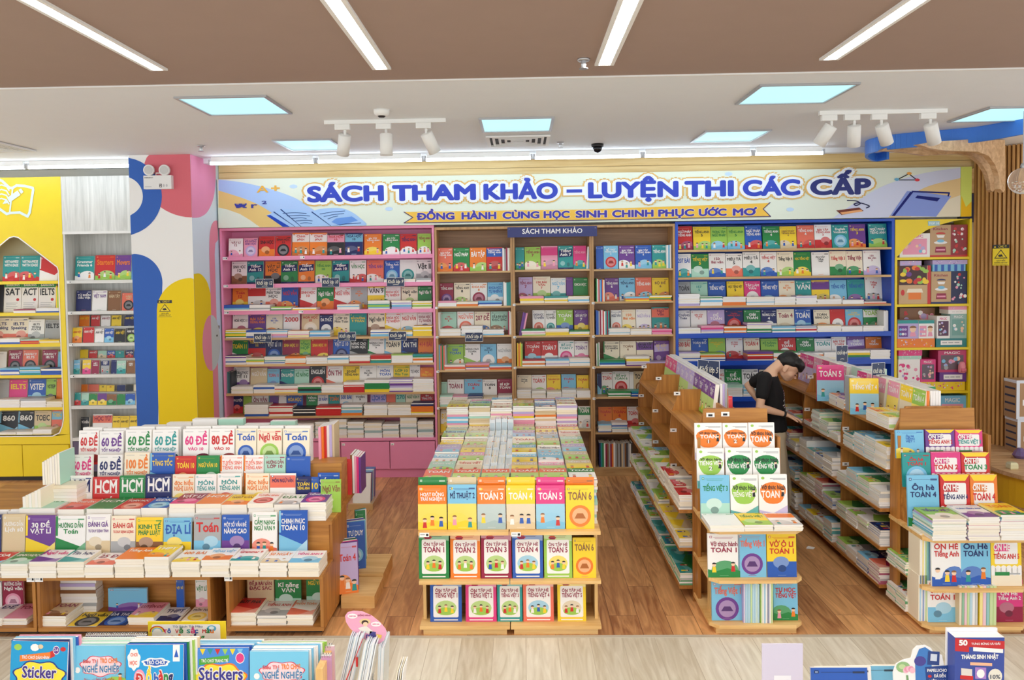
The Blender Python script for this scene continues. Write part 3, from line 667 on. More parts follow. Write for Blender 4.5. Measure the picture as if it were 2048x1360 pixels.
def stack(x0, x1, y0, y1, z0, z1, cs, R, minb=1):
    """a flat stack whose books only show an edge"""
    t = (z1-z0)/len(cs)
    if t <= 0: return
    for j, c in enumerate(reversed(cs)): 
        k = max(1, round(t/.011))
        for q in range(k): edge_book(x0, x1, y0, y1, z0+t*j+t*q/k, z0+t*j+t*(q+1)/k, c, R)
def spines(zm, x0, x1, yt, zb, cs, xr=None, depth=.16, lean=0):
    """a run of books showing their backs"""
    R = random.Random(int(x0*3+yt))
    a = at(*px(zm, x0, yt), Y=YF+.04); b = at(*px(zm, x1, yt), Y=YF+.04); n = len(cs); w = (b.x-a.x)/n
    for i, c in enumerate(cs):
        h = (a.z-zb)*R.uniform(.93, 1.0); x = a.x+w*i
        STUFF.hexa([(x,YF+.04,zb),(x+w*.95,YF+.04,zb),(x+w*.95,YF+.04+depth,zb),(x,YF+.04+depth,zb),(x+lean,YF+.045,zb+h),(x+w*.95+lean,YF+.045,zb+h),(x+w*.95+lean,YF+.04+depth,zb+h),(x+lean,YF+.04+depth,zb+h)], c)
        STUFF.c[-5] = C(page_col(R))
def price_tag(parent, x, z, y=YF-.003, w=.05, h=.028):
    m = MB(); m.box(x, x+w, y-.003, y, z-h, z, (250,250,248)); fn = lambda u, v: (u, y-.0034, v)
    m.poly([fn(x+.005,z-.008),fn(x+w*.55,z-.008),fn(x+w*.55,z-.014),fn(x+.005,z-.014)], 'k'); m.poly([fn(x+w*.68,z-.006),fn(x+w*.92,z-.006),fn(x+w*.92,z-.02),fn(x+w*.68,z-.02)], 'K')
    return m.build('price_tag', PRINT, parent)
def grade_sign(px_, py_, txt, Y=YF-.015, label='', yaw=0, w=.195, h=.1):
    p = at(px_, py_, Y=Y); m = MB()
    m.box(-w/2, w/2, 0, .004, -h/2, h/2, 'W'); m.poly([(-w/2+.003,-.0006,-h/2+.003),(w/2-.003,-.0006,-h/2+.003),(w/2-.003,-.0006,h/2-.003),(-w/2+.003,-.0006,h/2-.003)], (34,48,84))
    put_text(m, lambda u, v: (u+v*.18, -.0012, v), txt, -w*.42, w*.42, -.012, h*.24, (236,232,214), .014)
    stroke(m, lambda u, v: (u, -.0012, v), [(-w*.14,-h*.3),(0,-h*.27),(w*.16,-h*.3)], .004, (236,232,214)); disc(m, lambda u, v: (u, -.0012, v), 0, h*.42, .004, .004, 'W', 8)
    o = m.build('grade_sign', PRINT, world=False); o.location = p; o.rotation_euler = (0, 0, yaw)
    return tag(o, label, 'sign', 'navy grade signs')

def case(name, label, x0, x1, ztop, shelves, side, back, shelfmat, lip=None, plinth=None, zbot=0, sidew=.022, group=None, top=True, lipm=None):
    t = thing(name, label, 'bookcase', ((x0+x1)/2, (YF+YB)/2, 0), group=group)
    for a in (x0, x1-sidew): m = MB(); m.box(a, a+sidew, YF, YB, 0, ztop); m.build('side_panel', side, t)
    m = MB(); m.box(x0+sidew, x1-sidew, YB-.012, YB, 0, ztop-.03); m.build('back_panel', back, t)
    if top: m = MB(); m.box(x0+sidew, x1-sidew, YF, YB, ztop-.028, ztop); m.build('top_panel', side, t)
    for i, z in enumerate(shelves):
        m = MB(); lp = lip[i] if lip else .022; mt = lipm[i] if lipm else shelfmat
        m.box(x0+sidew+.001, x1-sidew-.001, YF+.002, YB-.014, z-.02, z); m.box(x0+sidew+.001, x1-sidew-.001, YF+.002, YF+.02, z-lp, z-.0205) if lp > .022 else None
        m.build('shelf', mt, t)
    return t
# ---- pink bookcase
pz = [zat(Z3, 1000, v) for v in (322, 575, 818, 1066)] + [zat(Z4, 1000, v) for v in (216, 481, 691)]
pzc = zat(Z4, 1500, 893)
PX0, PX1 = -3.305, -.945
t = case('bookcase', 'tall pink bookcase beside the painted column with pink cupboard doors below', PX0, PX1, 2.785, pz + [pzc], PINK, PINK, PINK, [.042]*3+[.024]*4+[.03], lipm=[PINK]*3+[TIMX]*4+[PINK])
m = MB(); m.box(PX0+.03, PX1-.03, YF+.04, YB-.02, 0, .1); m.build('plinth', PINK, t)
dx = [PX0+.03, -2.55, -2.02, -1.475, PX1-.026]
for i in range(4):
    m = MB(); a, b = dx[i]+.004, dx[i+1]-.004; m.box(a, b, YF-.001, YF+.018, .105, pzc-.04); d = m.build('door', PINK, t)
    q = MB(); q.box(a+.01, a+.045, YF-.004, YF-.0012, pzc-.08, pzc-.055, 'W'); q.box(a+.02, a+.03, YF-.012, YF-.004, pzc-.075, pzc-.065, 'k'); q.build('lock', PRINT, d)
for x, i in ((PX0+.03,0),(PX0+.03,1),(PX0+.03,2),(-2.42,0),(-2.45,2)): price_tag(t, x, pz[i]-.004)
U, A_ = 'pink bookcase', 'striped column'
shelf_row(Z3, pz[0], '125 255 170 WpM a VẬT_LÍ/12;262 388 165 pLP c BỒI_DƯỠNG/SINH_HỌC;398 545 150 ROK b SINH_HỌC;548 695 145 RKK c SINH_HỌC/11;700 858 118 OWR h Chinh/phục;862 1020 118 OWR h Chinh/phục;1022 1178 125 KpR h HOÁ_HỌC/10;1182 1345 120 NbN h HOÁ_HỌC/10;1358 1515 128 OYW a BÀI_TẬP/TIẾNG_ANH/9;1525 1680 128 GWW a BÀI_TẬP/TIẾNG_ANH/9;1685 1835 128 RWN a TIẾNG_ANH;1842 1965 125 gWM a TIẾNG_ANH/9', '', U, A_, 'top')
shelf_row(Z3, pz[1], '150 290 380 WnK b SINH_HỌC/12;290 440 378 TNW t Tiếng/Anh_12;455 600 378 OKK b VẬT_LÍ/HỌC;600 752 375 GNW t Tiếng/Anh_12;758 905 372 ONW t Tiếng/Anh_10;912 1060 372 gWG a TIẾNG_ANH/10;1065 1220 370 TNW t Tiếng/Anh_10;1225 1375 368 WRG a VĂN_HỌC;1382 1535 368 sWP a TIẾNG_ANH;1540 1680 370 BbW c Tiếng_Anh/10;1680 1830 362 WTW c BỔ_TRỢ/9;1830 1970 362 WkK b Vật_lí', '1540-1830:540:WW;1830-1970:530:kW', U, A_, 'second')
shelf_row(Z3, pz[2], '158 298 615 OYR b Toán/12;300 460 612 WRR h TOÁN_12;455 605 615 WsK b PHẦN_TOÁN/HỌC;605 755 612 BOR a NGỮ_VĂN;770 925 615 WRR d SINH_HỌC/10;928 1080 615 GOW b Ngữ_Văn_9;1080 1235 612 WRR d NGỮ_VĂN;1235 1385 610 kOO a 150/Bài_văn/10;1388 1545 608 YWK h VĂN_9;1540 1690 612 WGR d KHOA_HỌC/TỰ_NHIÊN_9;1695 1845 610 CgK b Ngữ_văn/9;1845 1972 605 GYW m Ngữ_Văn_9',
  '75-315:775:BBbB;315-505:775:WWkW;515-700:790:gWG;705-925:800:WY;1110-1315:770:WbW;1390-1590:735:WTgb;1605-1790:735:CLbL;1795-1975:740:CYgC', U, A_, 'third')
shelf_row(Z3, pz[3], '160 305 855 WMK b HOÁ_HỌC_11;300 462 855 PYO a BÀI_TẬP/TIẾNG_ANH;465 615 855 COB a 150/Bài_văn/11;620 770 850 WYR m 2000;785 950 850 ECR c HOÁ_HỌC/10;950 1075 865 NWW c ĐA_THỨC;1075 1225 850 CYK a LỚP_10/Môn_Toán;1222 1380 850 TWY m BỒI_DƯỠNG/9_TOÁN;1390 1545 845 CnK b Ngữ_văn_9;1545 1690 845 WYR d KHOA_HỌC/TỰ_NHIÊN_9;1690 1840 840 WbR a NGỮ_VĂN;1842 1975 835 WNM b KHOA_HỌC/TỰ_NHIÊN',
  '95-285:1000:YgYG;285-470:1005:BWWB;470-660:1005:bWpL;665-860:1010:OWpY;860-1050:1010:bWbB;1415-1600:1000:WBb;1605-1800:1010:YWb;1800-1975:965:YYYY', U, A_, 'fourth')
shelf_row(Z4, pz[4], '145 300 0 GWY d TOÁN_11;300 460 -8 RNY h TIẾNG_ANH/11;462 612 -8 NBW c VẬT_LÍ_11;612 770 -10 MOY a SINH_HỌC_11;770 870 -10 gGG b TỔNG/HỢP;872 1028 -10 RYY a SINH_HỌC_10;1030 1073 -10 MMW m -;1075 1225 -10 BNW c VẬT_LÍ_10;1225 1388 -15 KkW d NÂNG_CAO/TOÁN_HỌC;1390 1540 -15 WGK d NÂNG_CAO/TOÁN/9;1540 1693 -15 CbK d TOÁN_9;1695 1845 -15 NBW d ÔN_THI;1848 1985 -20 ORR a 414_BÀI',
  '90-285:145:PWBW;285-450:165:CgYW;450-640:150:bWTB;640-830:150:OWCO;830-1025:160:WWCW;1025-1220:145:WbWW;1222-1412:140:WWWR;1415-1605:140:RRGT;1605-1800:130:gWWW;1800-1985:130:TGOW', U, A_, 'fifth')
shelf_row(Z4, pz[5], '165 312 250 WPK b TOÁN_THỰC/TẾ_11;320 474 255 EnW m NGỮ_VĂN;475 588 265 bBR b TOÁN_11;590 722 265 TNW d ÔN_LUYỆN;722 856 265 mgG m KĨ_NĂNG;858 1010 240 KRW c ENGLISH;1012 1165 240 WsM d ÔN_THI;1165 1315 240 YgK m 50_ĐỀ/TIẾNG_ANH;1315 1470 235 WOK a 150/Bài_văn/10;1470 1622 232 WRB a MÔN/TOÁN;1622 1770 232 YCG a LỚP_10/Môn_Toán;1772 1866 220 WbK b TỰ_HỌC;1868 1990 250 OWY m 9+/TĂNG_TỐC',
  '150-350:425:WWgW;350-545:410:WBWW;540-755:420:WROY;755-970:410:WGKT;970-1170:410:WWWW;1170-1360:385:WRRR;1360-1590:365:WGGY;1585-1800:355:LPLP;1800-1990:355:WWWW', U, A_, 'sixth')
spines(Z4, 75, 148, 290, pz[5], [(70,96,100),(40,60,70),(70,130,130),(60,90,96),(40,50,54)])
shelf_row(Z4, pz[6], '150 256 500 NRW b ÔN_LUYỆN;258 333 500 gGK m -;335 488 500 WgM a ÔN_VĂN;490 578 500 PTG d -;580 650 500 WKK b -;652 800 495 BNY a HÓA_HỌC;830 933 490 GMW m TIẾNG/ANH;935 1030 490 WbB b 20_NĂM;1032 1133 485 TOO b TOÁN;1135 1253 480 WbB c 500_BÀI;1255 1385 478 WTK m TOÁN/9;1415 1558 475 LWB b LỊCH_SỬ;1560 1643 475 sWM m -;1645 1733 470 mWT m 270;1735 1868 470 CYG m NGỮ_VĂN_9;1870 1990 468 RYW m 9+/TĂNG_TỐC',
  '268-488:590:WWWWB;492-710:600:RRRRR;712-915:620:KKKK;920-1150:605:RRRR;1150-1340:590:WTbO;1355-1570:590:WWWWC;1572-1785:590:CWWW;1785-1990:575:NOOY', U, A_, 'seventh')
R_ = random.Random(3)
for x0, x1, yt in ((640,905,760),(910,1042,745),(1042,1202,720),(1204,1356,745),(1358,1522,755),(1524,1676,765),(1682,1838,705),(1842,1990,740)):
    a = at(*px(Z4, x0, yt), Y=YF+.03); b = at(*px(Z4, x1, yt), Y=YF+.03); stack(a.x+.004, b.x-.004, YF+.02, YF+.22, pzc, a.z, 'WCWVWWCW'[:6+int(R_.random()*3)], R_)
# ---- timber bays
tz = [[zat(Z5, 360, v) for v in (420, 706, 946)] + [zat(Z6, 370, v) for v in (246, 546, 764)],
      [zat(Z5, 1000, v) for v in (405, 680, 946)] + [zat(Z6, 1010, v) for v in (215, 476, 736)],
      [zat(Z5, 1660, v) for v in (400, 666, 940)] + [zat(Z6, 1660, v) for v in (213, 466, 756, 1046)]]
TX = [(-.94, -.092), (-.09, .768), (.77, 1.672)]
TN = ['first timber bay', 'middle timber bay', 'third timber bay']
TL = ['timber bookcase bay standing against the pink bookcase', 'timber bookcase bay under the navy sign', 'timber bookcase bay standing against the blue bookcase']
TA = ['pink bookcase', 'first timber bay', 'middle timber bay']
XR = [(a+.024, b-.024) for a, b in TX]
for k in range(3):
    t = case('bookcase', TL[k], *TX[k], 2.76, tz[k] + ([.13] if k < 2 else []), TIMZ, TIMB, TIMX, group=None)
    m = MB(); m.box(TX[k][0]+.023, TX[k][1]-.023, YF+.01, YF+.03, 0, min(tz[k][-1] if k == 2 else .13, .2)-.021); m.build('plinth', TIMX, t)
    for i, z in enumerate(tz[k][1:5]): price_tag(t, TX[k][0]-.004, z-.002, w=.032, h=.024)
def trow(k, zm, i, books, stacks='', **kw): shelf_row(zm, tz[k][i], books, stacks, TN[k], TA[k], ['top','second','third','fourth','fifth','sixth','seventh'][i], xr=XR[k], **kw)
trow(0, Z5, 0, '55 185 230 sOW a BÀI_TẬP/TIẾNG_ANH/8;188 322 230 GRW a NGỮ_PHÁP;325 460 228 OgW a BÀI_TẬP;462 592 225 RBW h NGỮ_PHÁP/TIẾNG_ANH/8')
spines(Z5, 592, 662, 225, tz[0][0], 'WkMWE')
trow(0, Z5, 1, '62 192 520 MPW c TIẾNG_ANH;195 328 515 CgK a TIẾNG_ANH/8;330 468 515 WMO c KHOA_HỌC/8;470 598 512 bWB b KHOA_HỌC/TỰ_NHIÊN_8', '55-218:665:pW;218-395:670:CO;395-590:665:bBW')
spines(Z5, 600, 664, 500, tz[0][1], 'WWTTT')
trow(0, Z5, 2, '82 218 755 mRR a 150/Bài_văn/8;222 360 752 Wss c NGỮ_VĂN;362 495 752 CBM a 207_ĐỀ;498 638 750 mnK a ĐỀ_&_BÀI_VĂN/ĐẶC_SẮC', '80-255:895:WWWW;255-430:870:WWWWb;430-605:900:WWWb')
spines(Z5, 638, 668, 745, tz[0][2], 'MWW'); spines(Z5, 52, 80, 755, tz[0][2], 'WW')
trow(0, Z6, 3, '135 275 38 gCB a 500/TOÁN;278 410 35 WgK d NÂNG_CAO/TOÁN/8;412 545 35 bWN c 500/ĐẠI_SỐ/8;548 675 32 WOk b NGỮ_VĂN_8', '120-290:205:WsO;290-485:195:pOPp;485-675:205:bWRO')
spines(Z6, 58, 132, 36, tz[0][3], 'BbsGsk')
trow(0, Z6, 4, '75 140 345 mmK m -;142 278 325 WCM m TOÁN_8;280 428 322 bWR a TOÁN/8;430 548 325 WgK m TOÁN/8;550 675 320 MpW m BÍ_KÍP/TOÁN', '62-185:455:mWWWm;185-310:460:pWWW;310-432:455:NWWW;435-550:470:EWWW;555-675:455:WWWWW')
trow(0, Z6, 5, '82 185 570 WYY b ĐỊA_LÍ;187 230 585 KKW m S;240 330 590 WbB m TOÁN;340 440 590 CRR b TOÁN')
trow(1, Z5, 0, '698 772 225 TGW a -;775 905 222 gCM a TIẾNG_ANH/7;908 1045 215 pHH h TỪ_VỰNG/TIẾNG_ANH/7;1048 1170 212 TNW t Tiếng/Anh_7;1172 1280 212 HTp a TIẾNG_ANH')
spines(Z5, 1280, 1314, 212, tz[1][0], 'WbW', lean=.015)
trow(1, Z5, 1, '725 840 470 LMM a TIẾNG_ANH/7;842 985 465 CgR b 150_BÀI/VĂN/7;988 1112 475 WTb b NGỮ_VĂN/7;1115 1170 470 PLp m -;1172 1308 475 GgW m KHOA_HỌC', '735-935:625:pYC;935-1130:625:TCYC;1130-1315:625:YCbW')
trow(1, Z5, 2, '712 780 745 nkK m -;838 940 740 WsN c KHOA_HỌC/TỰ_NHIÊN;942 1032 740 WTK c KHOA_HỌC/TỰ_NHIÊN;1035 1170 738 gBW b TOÁN/7;1180 1312 738 PYW b GIẢI_BÀI_TẬP/7', '750-945:895:GWpg;945-1140:895:WCYY;1140-1312:905:GGWY')
spines(Z5, 725, 765, 755, tz[1][2], 'PPp', lean=.05)
trow(1, Z6, 3, '775 908 12 RbW b TOÁN/7;910 1045 8 RWW b TOÁN_7;1048 1180 8 WHT c Bổ_trợ/TOÁN_7;1182 1318 10 WHP b TOÁN_7', '755-945:165:RWOW;945-1140:155:bWLW;1140-1318:150:WWbW')
spines(Z6, 712, 758, 20, tz[1][3], 'YOYg')
trow(1, Z6, 4, '712 830 288 CEK m Những/bài_văn/7;832 952 288 WgR a TOÁN_7;955 1070 285 YsR a TOÁN_NÂNG_CAO/7;1075 1195 282 bRR a TOÁN/7;1200 1320 290 YsR a TOÁN/7', '712-830:410:WWW;832-950:420:WWWW;955-1078:425:WWW;1080-1198:410:WWWW;1200-1320:415:WWW')
trow(1, Z6, 5, '760 880 560 WbB a TOÁN;900 1020 560 CRR a TOÁN_7;1050 1190 555 bWN a VĂN_7;1212 1322 545 WGW h TOÁN')
trow(2, Z5, 0, '1358 1418 215 BWW m -;1420 1540 212 bRW c BỔ_TRỢ/TIẾNG_ANH/6;1545 1675 210 PWW a BÀI_TẬP/TIẾNG_ANH/6;1680 1815 208 BbW a BÀI_TẬP/TIẾNG_ANH/6;1818 1938 205 TgW a TIẾNG_ANH')
spines(Z5, 1938, 1978, 200, tz[2][0], 'WbW')
trow(2, Z5, 1, '1432 1545 478 PsW a TIẾNG_ANH/6;1548 1678 475 bWN a TIẾNG_ANH/6;1682 1815 472 sbW a TIẾNG_ANH;1818 1955 475 YOn a BỘ_ĐỀ/6', '1600-1795:630:bOY;1795-1980:620:gYGO')
spines(Z5, 1358, 1430, 478, tz[2][1], 'GWRbBOW')
trow(2, Z5, 2, '1480 1570 740 WsN c NGỮ_VĂN;1572 1685 735 CYO a 150/Bài_văn;1687 1812 733 WLL a NGỮ_VĂN_6;1815 1958 715 TsM h Ngữ/Văn', '1465-1640:890:WWbW;1640-1815:895:CWW;1815-1980:895:pHpp')
spines(Z5, 1358, 1470, 740, tz[2][2], 'BBkMWRWTMT')
trow(2, Z6, 3, '1420 1552 12 CGK d KHOA_HỌC/TỰ_NHIÊN/6;1555 1688 12 CYn m TOÁN/6;1690 1828 10 CPK h 500_BÀI_TẬP/TOÁN_6;1832 1972 8 PLE t BÍ_KÍP/Toán', '1390-1600:165:GTBb;1605-1798:135:WYLP;1800-1970:180:Lbb')
spines(Z6, 1362, 1390, 20, tz[2][3], 'WGW')
trow(2, Z6, 4, '1368 1404 275 NbW d -;1405 1493 262 WGR a TOÁN;1495 1632 258 WRG c Bổ_trợ/TOÁN_6;1632 1667 262 WGT m -;1668 1780 258 EnK c TOÁN', '1460-1645:420:GWG;1650-1780:420:TBB')
trow(2, Z6, 5, '1378 1490 550 OkR a TOÁN/6;1492 1612 548 OWR b TOÁN/6;1614 1730 548 WRR b TOÁN_6;1732 1790 555 OgW m -', '1378-1488:690:bWWB;1490-1620:680:WBbW;1622-1750:715:RW')
spines(Z6, 1385, 1660, 842, tz[2][6], ['N','T','G','W','M','n','k','M','O','W','k',(120,110,100),'k',(90,80,80),'E','k','n',(60,60,70),'k','W',(80,70,66)])
# ---- blue bookcase
bz = [zat(Z7, 1000, v) for v in (328, 563, 806, 1042, 1278)] + [zat(G1, 900, 545)]
BX0, BX1 = 1.675, 4.025
t = case('bookcase', 'tall blue bookcase under the far half of the long sign', BX0, BX1, 2.78, bz + [.14], BLUE, BLUE, BLUE, [.024]*3+[.05]*3+[.03], lipm=[TIMX]*3+[BLUE]*4, sidew=.03)
m = MB(); m.box(BX0+.03, BX1-.03, YF+.03, YF+.05, 0, .11); m.build('plinth', BLUE, t)
U, A_ = 'blue bookcase', 'third timber bay'; BR = (BX0+.032, BX1-.032)
def brow(zm, i, books, stacks=''): shelf_row(zm, bz[i], books, stacks, U, A_, ['top','second','third','fourth','fifth','sixth'][i], xr=BR)
brow(Z7, 0, '95 232 140 RMW a NGỮ_PHÁP/TIẾNG_ANH;238 386 143 YgK a TIẾNG_ANH/5;388 526 143 gbG a TRỌNG_TÂM/NGỮ_PHÁP;528 675 143 gbG a TIẾNG_ANH/5;678 822 132 BRW a NGỮ_PHÁP/TIẾNG_ANH;828 972 140 GTW a TIẾNG_ANH/4;975 1116 140 YEn a NGỮ_PHÁP/TIẾNG_ANH/4;1120 1268 132 sRW a TIẾNG_ANH/4;1270 1415 125 WRR b BÀI_TẬP/TIẾNG_ANH/3;1418 1560 125 TbW c English/Vocabulary;1562 1702 122 POY a TIẾNG_ANH/3;1728 1885 118 TgW a NGỮ_PHÁP/TIẾNG_ANH')
brow(Z7, 1, '95 220 375 WTB a 207_BÀI;222 370 375 GmY b TIẾNG_VIỆT/5;372 512 370 WBM a 150/Bài_văn;515 658 372 WsK b MIÊU_TẢ/5;660 804 360 WTK b MIÊU_TẢ/4;808 948 360 WBR a TIẾNG_VIỆT/4;950 1090 358 CgK a Tiếng_Việt_4;1092 1238 358 GYY a HỌC_TIẾNG_VIỆT;1245 1395 360 WOK m ÔN_TẬP/Tiếng/Việt;1398 1538 350 CGR b Tiếng_Việt_3;1540 1680 350 CGM a Tiếng_Việt;1685 1835 345 WLM a 150/Bài_văn/3')
brow(Z7, 2, '108 215 612 kTK a TOÁN;218 363 610 mWT m 157/5;365 515 610 BGW a TIẾNG_VIỆT;525 668 608 YOK a HỌC_TIẾNG_VIỆT/5;672 812 605 HWW c TẬP_LÀM/VĂN;815 965 605 BbW a TIẾNG_VIỆT;968 1105 602 COO a 150/Bài_văn/4;1108 1242 600 TsW a VĂN;1245 1395 600 YPP h VĂN_HAY;1400 1545 598 bWB a TIẾNG_VIỆT;1548 1695 592 TPB a TIẾNG_VIỆT;1700 1845 570 WkR a Tiếng/Việt/3',
  '108-296:715:WWWWL;298-490:735:GWbWW;490-688:740:WWWOO;690-928:740:WWWbW;930-1110:740:WWWW;1112-1290:730:LWWWW;1290-1500:760:WWW;1505-1688:765:WWW;1690-1880:780:Ws')
brow(Z7, 3, '98 215 855 WLN m KĨ_NĂNG/Toán;218 355 855 WRR m BÀI_TẬP/TOÁN/5;358 506 852 LMW b ĐỀ/TOÁN;508 665 850 NRR c TOÁN/NÂNG_CAO/5;668 813 850 GWW t Giải/TOÁN;815 948 848 NWW b NĂNG_LỰC/4;950 1098 845 CEM a Toán_4;1100 1242 842 BbW b TOÁN;1262 1400 850 COK a TOÁN/NÂNG_CAO;1402 1530 845 RWR c 500;1532 1682 845 bRY c TOÁN/NÂNG_CAO/3;1685 1825 842 GWg h TOÁN',
  '110-303:1005:WgTW;305-498:985:pHLp;500-693:990:OOOO;695-905:960:LPWGG;907-1110:990:bWTW;1112-1290:985:BWRW;1292-1500:980:EWWW;1502-1680:990:WWW;1682-1860:985:WWW')
spines(Z7, 1862, 1900, 850, bz[3], 'WWWW')
brow(Z7, 4, '100 220 1095 CRR a 500_BÀI;222 366 1090 BYW a TOÁN_ĐỐ/5;368 512 1090 gBY a NÂNG_CAO/TOÁN/5;518 660 1090 WRR a KÌ_THI/TOÁN/5;668 805 1090 CsR m TOÁN_4;812 958 1095 gCG m KĨ_NĂNG/TOÁN;962 1112 1088 RWW b ĐỀ/TOÁN;1115 1265 1088 GWW t Giải/TOÁN;1270 1413 1095 WbT m TOÁN;1415 1540 1080 WRR m BÀI_TẬP/TOÁN;1545 1700 1075 PLW t Giải/TOÁN;1705 1875 1080 ORW m ĐỀ/TOÁN',
  '100-298:1210:LWBW;300-512:1220:gOWB;700-918:1205:PORM;920-1130:1205:GWOW;1130-1345:1215:WOWC;1350-1538:1210:WWC;1540-1740:1195:WYGB;1742-1920:1190:WWWWW')
brow(G1, 5, '480 570 262 WGR a TOÁN;580 680 262 CRK a TOÁN;690 778 258 WTR m TOÁN;780 935 255 WsR a KĨ_NĂNG/Toán;938 1116 255 GWW b ĐỀ/TOÁN;1118 1290 255 WKK a TOÁN;1300 1400 260 CNK a TOÁN;1420 1700 262 YgG a TOÁN', '560-860:420:bWWb;870-1125:415:mWWW;1130-1290:440:bbW;1300-1500:430:WWbW;1520-1720:420:gWWW')
# grade signs on the shelf edges
for k, (x, y, n, lab) in enumerate(((529,567,'12','second shelf of pink bookcase reading grade twelve'),(661,565,'10','middle of the pink second shelf reading grade ten'),(791,564,'9','pink second shelf next to timber bay, reading grade nine'),
      (525,676,'11','fourth shelf of pink bookcase reading grade eleven'),(694,673,'10','middle of the pink fourth shelf reading grade ten'),(795,672,'9','pink fourth shelf next to timber bay, reading grade nine'),(948,674,'8','third shelf of first timber bay reading grade eight'))):
    grade_sign(x, y, f'Khối lớp {n}', label=f'small navy grade sign on {lab}')
# ================================================================ yellow and ash bookcases beyond the column
yz_ = [zat(Q1, 300, 1188), zat(Q2, 300, 207), zat(Q2, 300, 490), zat(Q2, 300, 772), zat(Q2, 300, 1066), zat(Q2, 300, 1340)]
YX1 = at(126, 500, Y=YF).x; YX0 = YX1-1.55; AX0, AX1 = YX1+.004, -3.96
t = thing('bookcase', 'yellow bookcase with a pointed opening and a book emblem above', 'bookcase', ((YX0+YX1)/2, (YF+YB)/2, 0))
for a in (YX0, YX1-.022): m = MB(); m.box(a, a+.022, YF+.022, YB, .1, 3.38); m.build('side_panel', YELLOW, t)
m = MB(); m.box(YX0+.022, YX1-.022, YB-.012, YB, .1, 3.38); m.build('back_panel', plain('cream_back', (232,222,186), .6), t)
for z in yz_: m = MB(); m.box(YX0+.023, YX1-.023, YF+.022, YB-.013, z-.034, z); m.build('shelf', YELLOW, t)
apex = at(28, 473, Y=YF); sh = at(116, 534, Y=YF); lo = at(127, 800, Y=YF); lb = at(104, 872, Y=YF)
xm = apex.x; hw = (sh.x+lo.x)/2-xm; r = .12
right = [(xm+hw-r*1.1, lb.z), (xm+hw-r*.45, lb.z+.035), (xm+hw-.02, lb.z+.11), (xm+hw, lb.z+.2), (xm+hw, sh.z-.04), (xm+hw-.012, sh.z), (xm+.1, apex.z-.05), (xm+.05, apex.z-.012), (xm, apex.z)]
hole = right + [(2*xm-x, z) for x, z in right[-2::-1]]
m = MB(); m.plate([(YX0,.52),(YX1,.52),(YX1,3.38),(YX0,3.38)], hole, 'y', YF-.001, YF+.021); m.build('front_panel', YELLOW, t)
m = MB(); fn0 = lambda u, v: (u, YF-.004, v); stroke(m, fn0, hole, .012, 'W', True); m.build('edge_trim', MATT, t)
zd0, zd1 = at(60, 953, Y=YF).z, at(60, 890, Y=YF).z
xs = at(44, 900, Y=YF).x
for a, b in ((YX0+.02, xs-.004-.75), (xs-.746, xs-.004), (xs+.004, YX1-.02)):
    m = MB(); m.box(a, b, YF+.004, YF+.022, zd0, zd1); m.build('door', YELLOW, t)
m = MB(); m.box(YX0, YX1, YF-.001, YF+.021, zd1+.006, .5199); m.build('apron', YELLOW, t)
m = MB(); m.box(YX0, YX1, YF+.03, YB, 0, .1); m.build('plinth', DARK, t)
e = MB(); ef = lambda px_, py_: (lambda p: (p.x, YF-.006, p.z))(at(px_, py_, Y=YF))
LWHT = (222,240,244)
stroke(e, ef, [(-30,366),(-10,356),(5,362),(20,376),(26,376),(34,371),(50,372),(66,376),(67,380),(60,425),(56,433),(40,425),(22,426),(14,428),(0,418)], 5, LWHT); stroke(e, lambda a_, b_: (lambda q: (q[0], q[1]-.0006, q[2]))(ef(a_, b_)), [(26,378),(20,426)], 3, LWHT)
for i in range(4): stroke(e, lambda a_, b_: (lambda q: (q[0], q[1]-.001-.0004*i, q[2]))(ef(a_, b_)), [(-8,374+9*i),(4,370+9*i),(14,373+9*i),(19,381+9*i)], 2.6, LWHT)
e2 = lambda a_, b_: (lambda q: (q[0], q[1]-.002, q[2]))(ef(a_, b_)); e.poly([e2(15,396),e2(36,381),e2(42,390),e2(20,405)], LWHT); e.poly([e2(13,398),e2(19,406),e2(6,408)], LWHT); e.poly([e2(38,380),e2(43,377),e2(48,384),e2(43,388)], LWHT); e.build('emblem', MATT, t)
U, A_ = 'yellow bookcase', 'ash bookcase'
def yrow(zm, i, books, stacks=''): shelf_row(zm, yz_[i], books, stacks, U, A_, ['top','second','third','fourth','fifth','sixth'][i], rev=True, xr=(YX0+.03, YX1-.03), kind='language_book', noun='language book')
yrow(Q1, 0, '25 178 960 TRW a VIETNAMESE/WITH_EASE;180 356 960 TRW a VIETNAMESE/WITH_EASE;358 525 970 RWW d -')
yrow(Q2, 1, '-80 28 -80 KWW m -;35 188 -65 WGK e SAT;190 343 -65 WGK e ACT;345 500 -65 WGK e IELTS', '125-328:175:MBW;330-540:165:WWB')
spines(Q2, 502, 545, -40, yz_[1], 'YgYY')
yrow(Q2, 2, '-75 83 255 CsN b IELTS/Speaking;85 253 255 CsN b IELTS/Speaking;255 403 268 WkK b IELTS/Writing/FOCUS;405 545 270 kWK m IELTS', '-20-183:440:WWB;185-358:450:mROR;360-545:455:YYY')
yrow(Q2, 3, '-70 60 560 WKK m -;70 200 548 MKW c PERFECT/IELTS;205 345 545 sKW c PERFECT/IELTS;380 520 545 MKW c PERFECT/IELTS;525 560 560 bTW m -', '0-178:710:bBWB;180-370:700:bTbT;372-560:715:BBB')
yrow(Q2, 4, '-60 80 815 kPW m -;82 248 815 HYY m IELTS;250 413 810 BbW b VSTEP;418 508 808 gKK b VSTEP;510 565 808 OWW m -', '-30-183:995:WWW;185-418:985:kWWW;420-565:1010:CC')
